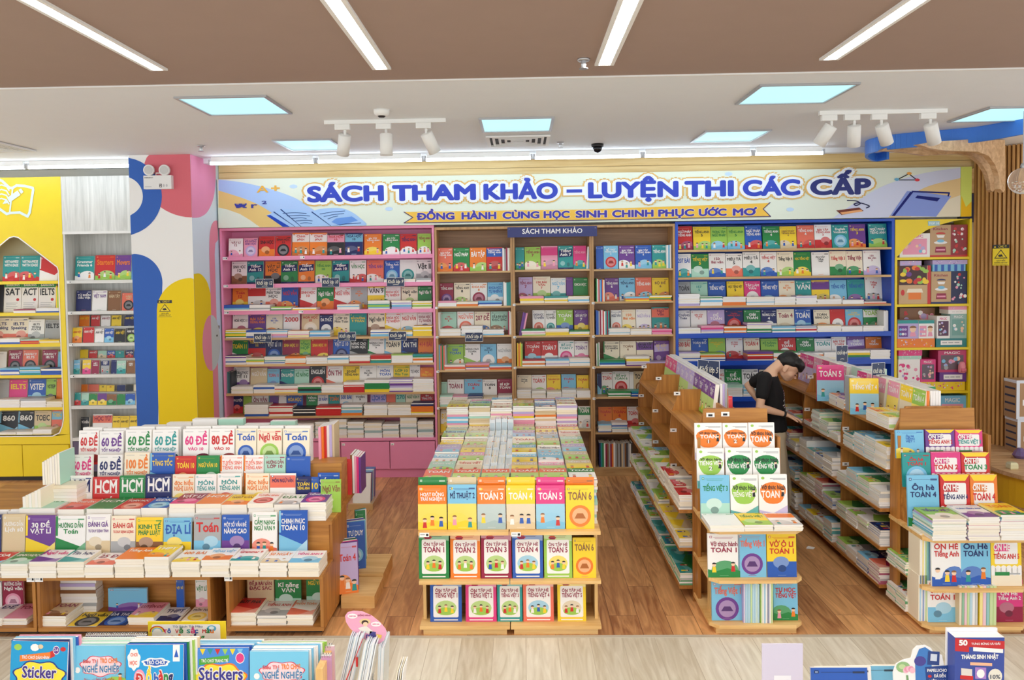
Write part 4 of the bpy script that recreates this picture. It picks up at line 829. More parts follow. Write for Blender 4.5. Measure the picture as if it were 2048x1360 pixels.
yrow(Q2, 5, '0 160 1105 KbW d 860;165 308 1100 KbW d 860;310 463 1098 EgK b TOEIC;465 560 1092 sbY h TOEIC', '-20-148:1290:WW;150-298:1285:WW;300-470:1265:WWW')
# ash bookcase
az = [zat(Q1, 900, 1180), zat(Q2, 950, 192), zat(Q2, 950, 480), zat(Q2, 950, 766), zat(Q2, 950, 1050), zat(Q2, 950, 1340)]
t = case('bookcase', 'pale ash bookcase between the yellow bookcase and the painted column', AX0, AX1, 3.38, az, ASHZ, ASHZ, ASHX, [.034]*6, top=False)
z0 = at(200, 462, Y=YF).z
m = MB(); m.box(AX0, AX1, YF-.004, YF+.018, z0, 3.38); m.build('header_panel', ASHZ, t)
m = MB(); m.box(AX0, AX1, YF-.008, YF+.02, z0-.03, z0-.001); m.build('header_trim', WHITE, t)
m = MB(); m.box(AX0+.024, AX1-.024, YF+.006, YF+.024, .1, az[5]-.04); m.build('door', plain('mauve_door', (96,84,112), .5), t)
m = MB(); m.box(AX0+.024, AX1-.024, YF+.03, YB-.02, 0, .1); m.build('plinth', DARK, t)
for z in az[:4]: price_tag(t, AX0+.03, z-.004, w=.045)
U, A_ = 'ash bookcase', 'yellow bookcase'; AR = (AX0+.026, 9)
def arow(zm, i, books, back=.1, rown='', lift=0): 
    sh = ['top','second','third','fourth','fifth','sixth'][i]
    shelf_row(zm, az[i]+lift, books, '', U, A_, sh, kind='dictionary', noun='dictionary', back=back, xr=AR, where=lambda k: f'{nth(k)} from yellow bookcase, {rown}{sh} shelf of ash bookcase')
arow(Q1, 0, '680 855 965 TWW a Grammar/Friends_6;862 1040 955 RgO a Starters;1045 1188 955 PgO a Movers;1190 1260 960 bWW m -')
arow(Q2, 1, '690 828 5 NRW m TỪ_ĐIỂN/Dấu_Việt;835 970 5 WGP m VIỆT_NAM;980 1098 8 nEE m HÁN_TÂY;1108 1228 28 sKE c HÁN/VIỆT')
def riser(i, yback): 
    m = MB(); m.box(AX0+.03, AX1-.03, YF+.15, YB-.02, az[i], yback); return m.build('riser', ASHX, t)
for i, zmy, bk, fr in ((2, 330, '722 818 230 OYY m ANH_VIỆT;830 910 230 RMW m ANH_VIỆT;918 1005 232 WkM m ANH_VIỆT;1015 1105 230 YKK m ANH_VIỆT;1130 1225 228 NbY m ANH_VIỆT', '640 745 342 YOR b ANH_VIỆT;755 855 340 RMW m ANH_VIỆT;860 945 350 WbK m ANH_VIỆT;950 1035 350 BbW b ANH_VIỆT;1042 1140 355 KgY m ANH_VIỆT;1145 1240 345 KgW c ANH_VIỆT'),
      (3, 620, '722 805 540 YKK m -;812 888 548 RsW m ANH_VIỆT;892 972 550 mEG b -;978 1048 550 BRW b Anh_Việt;1052 1132 550 TWW m Anh/Việt;1145 1215 545 NRW b Anh_Việt;1218 1255 550 BWW m -', '642 728 635 bTW b ANH_VIỆT;748 825 635 YHW b ANH_VIỆT;832 902 638 MWW m VIỆT/ANH;918 995 635 kNW h ANH/VIỆT;1010 1060 635 NWW m -;1062 1145 640 mTW b ANH_VIỆT;1150 1228 640 nKW m ANH/VIỆT;1232 1262 640 NWW m -'),
      (4, 925, '720 803 855 OYO m -;805 903 855 sRO m -;905 973 860 YRK m VIỆT/ĐỨC;975 1043 862 YRR m VIỆT/ĐỨC;1065 1142 860 NGW m -;1148 1215 855 KnY m -;1218 1265 855 CRK m -', '682 738 930 TRW b -;740 808 935 mTM b -;810 885 940 GYO b -;890 972 938 PYO b -;975 1060 945 nGO b -;1065 1140 942 GRW m -;1142 1230 940 BbW b -;1235 1268 940 CRK m -')):
    zz = zat(Q2, 950, zmy, YF+.15); riser(i, zz)
    arow(Q2, i, bk, .2, 'back row on ', lift=zz-az[i]); arow(Q2, i, fr, .06, 'front row on ')
arow(Q2, 5, '732 810 1152 KkW m TỪ_ĐIỂN;838 1015 1130 WsM h HỌC_TỪ;1018 1088 1145 YKK m ANH_VIỆT;1090 1170 1145 YKK m ANH_VIỆT;1172 1255 1142 YKK m ANH_VIỆT')
# ================================================================ toy shelves and the slatted trunk
Z8 = (1780, 420, 268/959)
toz = [zat(Z8, 320, v) for v in (337, 673, 984, 1296)]; toz.append(toz[3]-.47)
OX0, OX1 = 4.03, 4.845
t = thing('bookcase', 'yellow toy bookcase with a curved top corner beside the slatted trunk', 'bookcase', ((OX0+OX1)/2, (YF+YB)/2, 0))
for a in (OX0, OX1-.025): m = MB(); m.box(a, a+.025, YF, YB, 0, 2.765); m.build('side_panel', YELLOW, t)
m = MB(); m.box(OX0+.025, OX1-.025, YB-.012, YB, 0, 2.74); m.build('back_panel', plain('toy_back', (120,104,66), .6), t)
for z in toz + [.12]: m = MB(); m.box(OX0+.026, OX1-.026, YF+.001, YB-.013, z-.026, z); m.build('shelf', YELLOW, t)
m = MB(); pts = [(OX0, toz[0]+.02)] ; c = at(*px(Z8, 60, 330), Y=YF)
arcp = [at(*px(Z8, x, y), Y=YF) for x, y in ((62,325),(110,265),(170,205),(260,145),(350,108),(450,80),(580,60))]
m.prism([(OX0, toz[0])] + [(max(OX0, p.x), p.z) for p in arcp] + [(OX1, 2.765), (OX0, 2.765)], 'y', YF-.002, YF+.016); m.build('corner_panel', YELLOW, t)
a, b = at(*px(Z8, 272, 113), Y=YF-.004), at(*px(Z8, 355, 78), Y=YF-.004)
m = MB(); m.box(a.x, b.x, YF-.006, YF-.0025, a.z, b.z, (168,206,214)); put_text(m, lambda u, v: (u, YF-.0066, v), 'TOP 10', a.x+.008, b.x-.008, a.z+.015, b.z-.015, (240,250,250), .03); m.build('shelf_label', PRINT, t)
def toy_box(x0, y0, x1, y1, zb, label, c1, art='dots', c2='R', Y=YF+.03, depth=.18, group='toy boxes on the yellow shelves', win=None):
    a = at(*px(Z8, x0, y0), Y=Y); b = at(*px(Z8, x1, y1), Y=Y); x0, x1 = max(a.x, OX0+.028), min(b.x, OX1-.028); z1 = a.z; w, h = x1-x0, z1-zb
    if h < .02 or w < .02: return
    m = MB(); m.box(0, w, 0, depth, 0, h, c1); R = random.Random(int(x0*1000+y0)); F = lambda k: (lambda u, v: (u*w, -.0005*(1+k), v*h))
    fd = lambda k, x, y, r, c: disc(m, lambda u, v: (u, -.0005*(1+k), v), x*w, y*h, r*min(w,h), r*min(w,h), c, 10)
    if art == 'dots':
        for i in range(26): fd(i*.05, R.uniform(.08,.92), R.uniform(.1,.9), R.uniform(.03,.1), R.choice([c2,'W',c2,'p','L']))
    if art == 'kraft':
        m.poly([F(0)(.55,.06), F(0)(1,.06), F(0)(1,1), F(0)(.55,1)], mix(c2,'K',.35)); m.poly([F(0)(0,0), F(0)(1,0), F(0)(1,.06), F(0)(0,.06)], c2)
        for i in range(22): fd(1+i*.04, R.uniform(.6,.95), R.uniform(.12,.92), R.uniform(.025,.06), R.choice(['W','m','R',c2,'p']))
        put_text(m, F(1), 'Kitchen', .08, .46, .84, .92, 'M'); disc(m, F(1), .28, .72, .13, .05, c2, 12, 0, math.pi); m.poly([F(1)(.17,.68), F(1)(.39,.68), F(1)(.36,.6), F(1)(.2,.6)], 'W'); disc(m, F(1.2), .28, .45, .18, .05, 'W', 14); disc(m, F(1.5), .28, .5, .1, .05, 'b', 10)
        m.poly([F(1)(.13,.14), F(1)(.43,.14), F(1)(.41,.32), F(1)(.15,.32)], 'M'); m.poly([F(1.2)(.16,.2), F(1.2)(.4,.2), F(1.2)(.4,.25), F(1.2)(.16,.25)], 'p')
    if art == 'fruit':
        m.poly([F(0)(0,.5), F(0)(.88,.5), F(0)(.88,1), F(0)(0,1)], (70,30,30)); m.poly([F(0)(.9,0), F(0)(1,0), F(0)(1,1), F(0)(.9,1)], c2)
        for i in range(24): disc(m, F(1+i*.04), R.uniform(.08,.85), R.uniform(.56,.95), R.uniform(.05,.11), R.uniform(.04,.07), R.choice(['O','Y','R','G','g','P','O']), 10)
        m.poly([F(1)(.3,.12), F(1)(.7,.12), F(1)(.7,.32), F(1)(.3,.32)], 'O'); m.poly([F(1.2)(.24,.3), F(1.2)(.76,.3), F(1.2)(.72,.4), F(1.2)(.28,.4)], 'C'); disc(m, F(1), .12, .3, .06, .08, 'R', 10)
    if art == 'window':
        m.poly([F(0)(.1,.12), F(0)(.9,.12), F(0)(.9,.78), F(0)(.1,.78)], c2)
        for i in range(10): fd(.4+i*.04, R.uniform(.18,.82), R.uniform(.2,.7), R.uniform(.05,.11), R.choice(['p','W','L','S','b','k']))
        put_text(m, F(1), 'MAGIC', .15, .85, .83, .94, 'W' if c1 != 'W' else 'H')
    if art == 'label':
        m.poly([F(0)(.15,.25), F(0)(.85,.25), F(0)(.85,.75), F(0)(.15,.75)], 'W')
        for i in range(3): m.poly([F(.5)(.2+.2*i,.45), F(.5)(.36+.2*i,.45), F(.5)(.36+.2*i,.55), F(.5)(.2+.2*i,.55)], 'k')
    if art == 'stripes':
        for i in range(5): m.poly([F(0)(.06+.2*i,.05), F(0)(.15+.2*i,.05), F(0)(.15+.2*i,.95), F(0)(.06+.2*i,.95)], c2)
    if art == 'girl':
        m.poly([F(0)(0,.82), F(0)(1,.82), F(0)(1,1), F(0)(0,1)], 'T'); m.poly([F(0)(.05,.1), F(0)(.5,.1), F(0)(.5,.7), F(0)(.05,.7)], c2)
        for i in range(6): fd(.4, .14+.12*(i%3), .25+.25*(i//3), .07, R.choice(['p','W','b','L']))
        disc(m, F(1), .74, .5, .15, .16, 'S', 12); disc(m, F(1.4), .74, .58, .17, .12, 'n', 10, 0, math.pi); m.poly([F(.9)(.58,.12), F(.9)(.9,.12), F(.9)(.84,.36), F(.9)(.64,.36)], 'p')
    o = m.build('toy_box', PRINT, world=False); o.location = (x0, Y, zb+.0005); tag(o, label, 'toy box', group); return o
tb = toy_box
tb(70,170,285,330,toz[0],'white toy box with pink drawings, under the yellow curved corner','W','window','p',depth=.2)
tb(288,108,580,330,toz[0],'kraft and red toy kitchen box on the top toy shelf',(196,160,118),'kraft','R')
tb(65,400,290,668,toz[1],'play fruit box with kraft lower half, second toy shelf',(204,170,126),'fruit','R')
tb(296,440,580,665,toz[1],'kraft and navy toy kitchen box on the second toy shelf',(200,166,122),'kraft','N')
zt = zat(Z8, 430, 440, YF+.03); o = tb(305,390,540,438,zt,'blue striped toy box lying on the kraft and navy kitchen box','b','stripes','B')
zt = zat(Z8, 430, 389, YF+.03); tb(305,360,555,388,zt,'flat pale patterned box on top of the blue striped box','L','dots','P')
zt = zat(Z8, 150, 398, YF+.03); tb(72,365,225,396,zt,'flat patterned box on top of the play fruit box','L','dots','p')
tb(52,922,320,982,toz[2],'orange flat toy box at the bottom of the third toy shelf','O','dots','Y'); tb(330,920,570,975,toz[2],'teal flat toy box with white label, third toy shelf',(36,128,132),'label')
z1 = zat(Z8, 180, 921, YF+.03); z2 = zat(Z8, 450, 919, YF+.03)
tb(55,790,202,920,z1,'lilac bead kit box with a smiling girl, on the orange box','L','girl','P'); tb(206,790,316,920,z1,'white bead kit box with a dark-haired girl, on the orange box','W','girl','p')
tb(336,760,428,918,z2,'house-shaped white box with coloured cups, on the teal box','W','window',(90,50,80)); tb(432,745,562,918,z2,'clear green pencil kit box standing on the teal box',(150,186,180),'window',(120,168,160))
z3 = zat(Z8, 500, 744, YF+.03); tb(418,715,562,743,z3,'white and pink flat box lying on the clear pencil kit','W','label'); z3 = zat(Z8, 500, 714, YF+.03); tb(418,690,558,713,z3,'rose flat box topmost on the pencil kit pile','p','dots','L')
tb(70,702,320,800,toz[2],'brown toy box at the back of the third toy shelf','n','dots','R',Y=YF+.22,depth=.06)
tb(60,1232,213,1292,toz[3],'green flat box under the pink drawing kit, fourth toy shelf','g','label'); tb(215,1232,296,1292,toz[3],'short yellow flat box on the fourth toy shelf','Y','dots','g'); tb(298,1232,535,1292,toz[3],'long yellow flat box on the fourth toy shelf','Y','dots','H')
z4 = zat(Z8, 300, 1231, YF+.03)
tb(60,1070,214,1230,z4,'white and pink drawing kit box on the fourth toy shelf','W','dots','H'); tb(218,1070,326,1230,z4,'dark pink doll box with clear window, fourth toy shelf','H','window',(110,96,110)); tb(355,1162,560,1230,z4,'purple flat box with white label, fourth toy shelf','P','label')
z5 = zat(Z8, 450, 1161, YF+.03); o = tb(345,1005,545,1160,z5,'large rose toy box holding a small pink backpack',(196,60,110),'window',(110,90,100))
z6 = zat(Z8, 130, 1069, YF+.03); tb(62,1045,225,1068,z6,'flat mint box lying on the white and pink drawing kit','m','dots','W'); z6 = zat(Z8, 130, 1044, YF+.03); tb(62,1000,230,1043,z6,'pink flat box topmost over the drawing kit','H','dots','p')
for i, (x0, x1, c, w) in enumerate(((60,200,'P','violet'),(205,345,'R','red'),(350,560,'b','sky-blue'))): tb(x0,1330,x1,1700,toz[4],f'{w} doll box on the lowest toy shelf behind the gondola',c,'window','p')
bp = MB(); a = at(*px(Z8, 510, 1150), Y=YF); bw = .036
bp.lathe([(.0,-.001),(bw*.9,.0),(bw,.02),(bw,.07),(bw*.8,.105),(bw*.4,.118),(0,.12)], 16, (240,150,160), base=(a.x, YF-.012, z5+.001)); bp.box(a.x-.025, a.x+.025, YF-.054, YF-.044, z5+.012, z5+.05, (226,120,136))
tag(smooth(bp.build('toy_backpack', MATT, loc=(a.x, YF-.012, z5))), 'small pink toy backpack in front of the rose toy box', 'toy')
# ---- wall beyond the toy shelves
m = MB(); m.box(4.87, 6.6, YB-.06, YB, 3.06, ZC); struct('wall_right_planks', m, WALLW)
m = MB(); m.box(4.865, 5.6, YB-.07, YB, 2.74, 3.05); struct('wall_right_panel', m, NAVY)
# ---- trunk of slats
trunk = [(4.875,8.40),(4.93,8.22),(5.02,8.06),(5.13,7.93),(5.27,7.82),(5.45,7.74),(5.7,7.7),(6.0,7.72)]
zb_ = .372
t = thing('slatted_trunk', 'tall curved tree trunk made of upright timber slats', 'column', (5.3, 8.0, zb_))
path = bez(trunk, 90); bk = MB(); sl = MB(); acc = 0
for i in range(len(path)-1):
    (xa, ya), (xb, yb) = path[i], path[i+1]; d = Vector((xb-xa, yb-ya, 0)); n = Vector((d.y, -d.x, 0)).normalized()
    bk.poly([(xa-n.x*.03, ya-n.y*.03, zb_), (xb-n.x*.03, yb-n.y*.03, zb_), (xb-n.x*.03, yb-n.y*.03, ZC-.006), (xa-n.x*.03, ya-n.y*.03, ZC-.006)])
    acc += d.length
    if acc >= .036:
        acc = 0; u = d.normalized()*(.0115 if i % 13 else .034); v = n*.014; c_ = Vector((xb, yb, 0))
        p8 = [c_-u-v, c_+u-v, c_+u+v, c_-u+v]
        sl.hexa([(p.x,p.y,zb_) for p in p8]+[(p.x,p.y,ZC-.006) for p in p8])
bk.build('backing', OAKZ, t); sl.build('slat', SLAT, t)
p = at(1981, 512, Y=8.12); u = Vector((.55,-.83,0)).normalized(); warning(Vector((5.0-.035, 8.1-.02, p.z-.1))+Vector((-.05,.02,0)), u, Vector((0,0,1)), .16, .215, 'yellow warning sign fixed on the timber slats')
# ---- bench round the trunk
edge = bez([(4.86,8.33),(4.55,7.9),(4.42,7.45),(4.46,7.0),(4.75,6.6),(5.3,6.35),(6.2,6.25)], 40)
t = thing('curved_bench', 'curved timber bench with yellow riser round the slatted trunk', 'bench', (5.2, 7.4, 0))
m = MB(); poly = edge + [(6.2, 8.4), (4.87, 8.4)]; m.prism(poly, 'z', .335, zb_); m.build('seat', BENT, t)
m = MB(); inn = [(x+(5.4-x)*.05, y+(8.0-y)*.05) for x, y in edge]; m.prism(inn + [(6.2,8.4),(4.9,8.4)], 'z', .06, .334); m.build('riser', plain('bench_yellow', (236,190,40), .45), t)
m = MB(); inn = [(x+(5.4-x)*.02, y+(8.0-y)*.02) for x, y in edge]; m.prism(inn + [(6.2,8.4),(4.9,8.4)], 'z', 0, .059); m.build('plinth', BENT, t)
# boxes on the bench
def carton(x, y, z, w, d, h, lab):
    m = MB(); m.box(x, x+w, y, y+d, z, z+h, (176,140,104))
    for s in ((0,.03),(w-.03,w)): m.box(x+s[0]-.001, x+s[1]+.001, y-.002, y, z, z+h, (222,228,238))
    m.box(x-.001, x+w+.001, y-.0022, y-.0002, z+h-.03, z+h, (222,228,238)); m.box(x-.001, x+w+.001, y-.0022, y-.0002, z, z+.025, (222,228,238)); m.box(x-.002, x, y, y+d, z+h-.03, z+h, (222,228,238)); m.box(x+.06, x+.12, y-.003, y-.0005, z+h*.35, z+h*.5, 'W')
    for i in range(4): m.box(x-.0025, x-.0005, y+.02, y+d-.02, z+h*(.15+.2*i), z+h*(.2+.2*i), (60,66,90))
    tag(m.build('carton', MATT, loc=(x, y, z)), lab, 'box', 'cartons on the bench')
p = at(2028, 905, Z=zb_); carton(p.x, p.y-.05, zb_, .5, .2, .35, 'lower brown carton with white tape on the curved bench'); carton(p.x-.02, p.y-.06, zb_+.351, .5, .2, .39, 'upper brown carton with dark stripes, stacked on the bench')
p = at(2031, 940, Z=zb_); m = MB(); m.lathe([(.045,0),(.052,.01),(.05,.045),(.04,.06),(.0,.062)], 4, (232,226,180), base=(p.x, p.y+.05, zb_), M=Matrix.Rotation(.8,4,'Z')); tag(m.build('plastic_tub', FILM, loc=(p.x,p.y+.05,zb_)), 'small pale square tub on the curved bench', 'tub')
p = at(2046, 922, Z=zb_); m = MB(); R = random.Random(5)
m.lathe([(.05,0),(.07,.03),(.05,.07),(.02,.1),(0,.1)], 9, (110,90,140), base=(p.x+.05, p.y+.12, zb_)); tag(m.build('wrapped_packet', FILM, loc=(p.x+.05,p.y+.12,zb_)), 'crumpled violet packet beside the cartons on the bench', 'packet')
# ---- blue leaf ring and bent timber branches
t = thing('leaf_ring', 'blue curved canopy ring with timber branches under the ceiling', 'ceiling decoration', (4.2, 6.6, ZC))
rp = [at(x, y, Z=ZC) for x, y in ((1776,292),(1752,297),(1737,291),(1733,285),(1742,278),(1780,270),(1850,263),(1900,259),(1965,252),(2048,236),(2120,220),(2200,205))]
pp = bez([(q.x, q.y) for q in rp], 70); m = MB()
for (xa, ya), (xb, yb) in zip(pp[:-1], pp[1:]):
    d = Vector((xb-xa, yb-ya, 0)); n = Vector((d.y, -d.x, 0)).normalized()*.014
    m.hexa([(xa-n.x,ya-n.y,ZC-.135),(xb-n.x,yb-n.y,ZC-.135),(xb+n.x,yb+n.y,ZC-.135),(xa+n.x,ya+n.y,ZC-.135),(xa-n.x,ya-n.y,ZC-.001),(xb-n.x,yb-n.y,ZC-.001),(xb+n.x,yb+n.y,ZC-.001),(xa+n.x,ya+n.y,ZC-.001)])
m.build('band', plain('ring_blue', (62,128,226), .4), t)
def at_plane(px_, py_, p0, n):
    d = _r2*((px_-CX)/CF) + _d2*((py_-CY)/CF) + _f; e = Vector((0,0,CH)); return e + d*((p0-e).dot(n)/d.dot(n))
def branch(pxs, p0, p1, th=.045):
    u = (p1-p0).normalized(); n = Vector((u.y, -u.x, 0)); m = MB(); P = [at_plane(1600+x*.21875, 190+y*.21875, p0, n) for x, y in pxs]
    P = [Vector((q.x, q.y, min(q.z, ZC-.006))) for q in P]; k = len(P)
    vs = [tuple(q-n*th/2) for q in P]+[tuple(q+n*th/2) for q in P]
    m.add(vs, [tuple(range(k))[::-1], tuple(range(k,2*k))]+[(i,(i+1)%k,k+(i+1)%k,k+i) for i in range(k)], None); m.build('branch', BENT, t)
branch([(1760,400),(1400,420),(1000,450),(760,490),(720,515),(800,515),(960,530),(1130,555),(1300,545),(1450,540),(1560,565),(1640,630),(1690,710),(1715,800),(1722,870),(1745,888),(1760,870),(1770,700),(1775,560)], Vector((5.02,8.05,0)), Vector((3.5,7.35,0)))
branch([(1850,400),(1500,410),(1200,430),(1060,455),(1160,490),(1300,510),(1450,515),(1600,520),(1700,560),(1760,640),(1795,740),(1805,860),(1835,892),(1850,870),(1855,700)], Vector((5.06,7.98,0)), Vector((3.9,6.9,0)))
branch([(2010,395),(1880,365),(1720,378),(1760,430),(1810,478),(1860,470),(1900,500),(1925,580),(1935,690),(1960,700),(1985,560)], Vector((5.2,7.85,0)), Vector((4.6,6.5,0)))
# glass ball
p = at(2046, 362, Y=6.2); r = .105; M_ = Matrix.Translation(p)
gm, nt, b = nmat('clear_ball'); b.inputs['Transmission Weight'].default_value = .9; b.inputs['Roughness'].default_value = .03; b.inputs['Base Color'].default_value = (.98,.98,.97,1); b.inputs['IOR'].default_value = 1.1
t = thing('glass_ball', 'clear hanging glass ball full of glittering pieces', 'ornament', tuple(p))
m = MB(); m.lathe([(r*math.sin(math.pi*i/16), -r*math.cos(math.pi*i/16)) for i in range(1,16)], 28, base=tuple(p)); smooth(m.build('shell', gm, t))
m = MB(); R = random.Random(9)
for i in range(170):
    a, q, rr = R.uniform(0,6.28), R.uniform(-1,.0), r*.86; s = math.sqrt(1-q*q)*R.uniform(.2,1); c_ = Vector((p.x+rr*s*math.cos(a), p.y+rr*s*math.sin(a), p.z+rr*q*.9)); v1 = Vector((R.uniform(-1,1),R.uniform(-1,1),R.uniform(-1,1))).normalized()*.008; v2 = v1.cross(Vector((.3,.5,.8))).normalized()*.008
    m.poly([c_-v1, c_-v2, c_+v1, c_+v2], R.choice(['W',(230,190,150),(220,170,140),'C']))
m.build('glitter', PRINT, t)
m = MB(); m.lathe([(.004,0),(.004,ZC-p.z-r)], 6, base=(p.x,p.y,p.z+r)); m.lathe([(.015,0),(.02,.02),(.012,.04)], 10, base=(p.x,p.y,p.z+r-.005)); m.build('hanger', METAL, t)
# ================================================================ middle display table
YT = 4.72
ZCt = (820, 900, 400/1395); ZC2 = (860, 790, 360/2048)
def flat_book(kind, label, x0, x1, y0, y1, ztop, spec, t=.012, yaw=0, group=None, parts=False, mat=None):
    return book(kind, label, 'book', x1-x0, y1-y0, t, spec, ((x0+x1)/2, y0, ztop), math.pi/2, yaw, group=group, parts=parts, mat=mat)
CT = [(-.667, -.099), (-.093, .475)]
zl, zm_, zt_ = .065, .352, .664
YE = 6.97
for k, (a, b) in enumerate(CT):
    t = thing('display_table', ('pine display table half nearest the pink bookcase, piled with textbooks', 'pine display table half nearest the stepped oak gondolas, piled with textbooks')[k], 'display table', ((a+b)/2, (YT+YE)/2, 0))
    m = MB(); m.box(a+.02, b-.02, YT+.02, YE-.02, 0, zl-.022); m.build('plinth', PINEX, t)
    m = MB(); m.box(a, b, YT, YE, zl-.022, zl); m.build('bottom_shelf', PINEX, t)
    m = MB(); m.box(a, b, YT, YT+.34, zm_-.022, zm_); m.build('middle_shelf', PINEX, t)
    m = MB(); m.box(a, b, YT, YE, zt_-.022, zt_); m.build('table_top', PINEX, t)
    for x in (a+.012, b-.032): m = MB(); m.box(x, x+.02, YT+.1, YE-.03, zl, zt_-.0222); m.build('side_panel', PINEZ, t)
    m = MB(); m.box(a+.033, b-.033, YT+.33, YT+.35, zl, zt_-.0222); m.build('back_panel', PINEZ, t)
    for i in range(2): price_tag(t, a+.01, zt_-.002, YT-.001, .06, .026) if i == 0 else None
def tb_book(zm, x0, x1, yt, cols, st, ti, Y, zb, where, kind='textbook', lean=.1, t=.014, wrapped=True, grp=None, parts=True, yaw=0):
    a = at(*px(zm, x0, yt), Y=Y); b = at(*px(zm, x1, yt), Y=Y); w = b.x-a.x-.003; h = (a.z-zb)/math.cos(lean)
    return book(kind, mk_label(cols, ti, kind, where), 'book', w, h, t, (cols, st, ti), ((a.x+b.x)/2, Y, zb+.0008), lean, yaw, group=grp, parts=parts, mat=FILM if wrapped else None)
fr = [(50,254,'OYW','u','HOẠT_ĐỘNG/TRẢI_NGHIỆM_1'),(258,462,'bYN','u','MĨ_THUẬT_2'),(465,666,'OVW','u','TOÁN_3'),(668,872,'YEW','u','TOÁN_4'),(876,1080,'HbW','u','TOÁN_5'),(1084,1286,'YOn','c','TOÁN_6')]
for i, (x0, x1, c, s, ti) in enumerate(fr):
    tb_book(ZCt, x0, x1, 255 if i != 1 else 250, c, s, ti, YT+.045, zt_, f'{nth(i+1)} along the front edge of pine table top', lean=.06)
    cc = ['GWW','EOW','OYW','YOW','HWW','OYn'][i]
    tb_book(ZCt, x0+4, x1, 197, cc, 'm', '', YT+.085, zt_+.04, f'peeping over {nth(i+1)} textbook on pine table front edge', lean=.05)
mid = [(55,270,578,'GgM','f','ÔN_TẬP_HÈ/TOÁN_1'),(276,488,582,'OgM','f','ÔN_TẬP_HÈ/TOÁN_2'),(491,707,578,'MgM','f','ÔN_TẬP_HÈ/TOÁN_3'),(710,927,578,'BbM','f','ÔN_TẬP_HÈ/TOÁN_4'),(932,1131,582,'gYM','f','ÔN_TẬP_HÈ/TOÁN_5'),(1134,1298,622,'YOn','c','TOÁN_6')]
for i, (x0, x1, yt, c, s, ti) in enumerate(mid): tb_book(ZCt, x0, x1, yt, c, s, ti, YT+.04, zm_, f'{nth(i+1)} along the middle shelf of pine table', 'workbook', .08, wrapped=False)
low = [(135,358,907,'BgM','f','ÔN_TẬP_HÈ/TIẾNG_VIỆT_1'),(383,602,909,'HgM','f','ÔN_TẬP_HÈ/TIẾNG_VIỆT_2'),(605,783,909,'TgM','f','ÔN_TẬP_HÈ/TIẾNG_VIỆT_3'),(786,1002,905,'sbM','f','ÔN_TẬP_HÈ/TIẾNG_VIỆT_4'),(1026,1228,908,'YEM','f','ÔN_TẬP_HÈ/TIẾNG_VIỆT_5')]
for i, (x0, x1, yt, c, s, ti) in enumerate(low): tb_book(ZCt, x0, x1, yt, c, s, ti, YT+.06, zl, f'{nth(i+1)} along the bottom shelf of pine table', 'workbook', .08, wrapped=False)
# piles behind
R = random.Random(21); cols6 = [(-.66,-.472),(-.47,-.282),(-.28,-.092),(-.088,.1),(.102,.288),(.29,.47)]
LITE = 1
CCX = ['EgW','CgR','EYW','EgW','pgW','bYW','mgN','WbN','YEW','LbW','mgW','CER','sYW','bWW']
y = YT+.14; row = 0
while y < YE-.1:
    y1 = min(y+.245, YE-.02)
    for c, (xa, xb) in enumerate(cols6):
        if c == 2 and row >= 1 and y < 6.5: continue
        zt = (.962 if row == 0 else .95+R.uniform(-.012,.014)) if y < 6.35 else 1.115+R.uniform(-.014,.014)
        n = 14 if zt < 1.05 else 24; cs = ''.join(R.choice('OYWEpbWWWmLWC') for _ in range(n)); base = zt_+.0005
        RR = random.Random(row*10+c)
        for q in range(n): edge_book(xa+.002, xb-.002, y, y1-.006, base+(zt-.014-base)*q/n, base+(zt-.014-base)*(q+1)/n, cs[q], RR)
        sp = R.choice(CCX) if row else ['sgW','sgW','sgW','sgW','sgW','GWW'][c]
        flat_book('textbook', f'{NAME[sp[0]]} and {NAME[sp[1]]} textbook topping the {nth(c+1)} pile of {nth(row+1)} row on pine table', xa+.002+R.uniform(0,.004), xb-.002-R.uniform(0,.004), y+R.uniform(-.004,.004), y1-.006, zt, (sp, 'u' if R.random() < .75 else 'a', 'TIẾNG_VIỆT' if row % 2 else 'TOÁN'), group='textbook piles on the pine table', mat=FILM)
    y = y1; row += 1
# wrapped notebook bundles standing in the third column
y = YT+.40
for r in range(7):
    for c in range(4):
        xa = -.285+.052*c; w = .047; h = .27+R.uniform(-.012,.012)+(.1 if r > 5 else 0); z0 = zt_+.001; m = MB()
        for q in range(5):
            m.box(xa+.0015+w/5*q, xa+w/5*(q+1)-.0003, y+R.uniform(0,.004), y+.17, z0, z0+h*R.uniform(.97,1), R.choice(['W','W','C',(226,232,236)]), front=R.choice(['W','C','O','Y','k','b']))
        m.box(xa, xa+w+.001, y-.002, y+.172, z0+h*.35, z0+h*.98, (236,242,246)); m.box(xa+.004, xa+w-.004, y-.0026, y-.0021, z0+h*.5, z0+h*.9, (206,222,230))
        o = m.build('notebook_bundle', FILM, loc=(xa+w/2, y+.085, z0)); tag(o, f'white wrapped notebook bundle, {nth(c+1)} across in {nth(r+1)} row between the textbook piles', 'notebook bundle', 'wrapped notebook bundles')
    y += .225
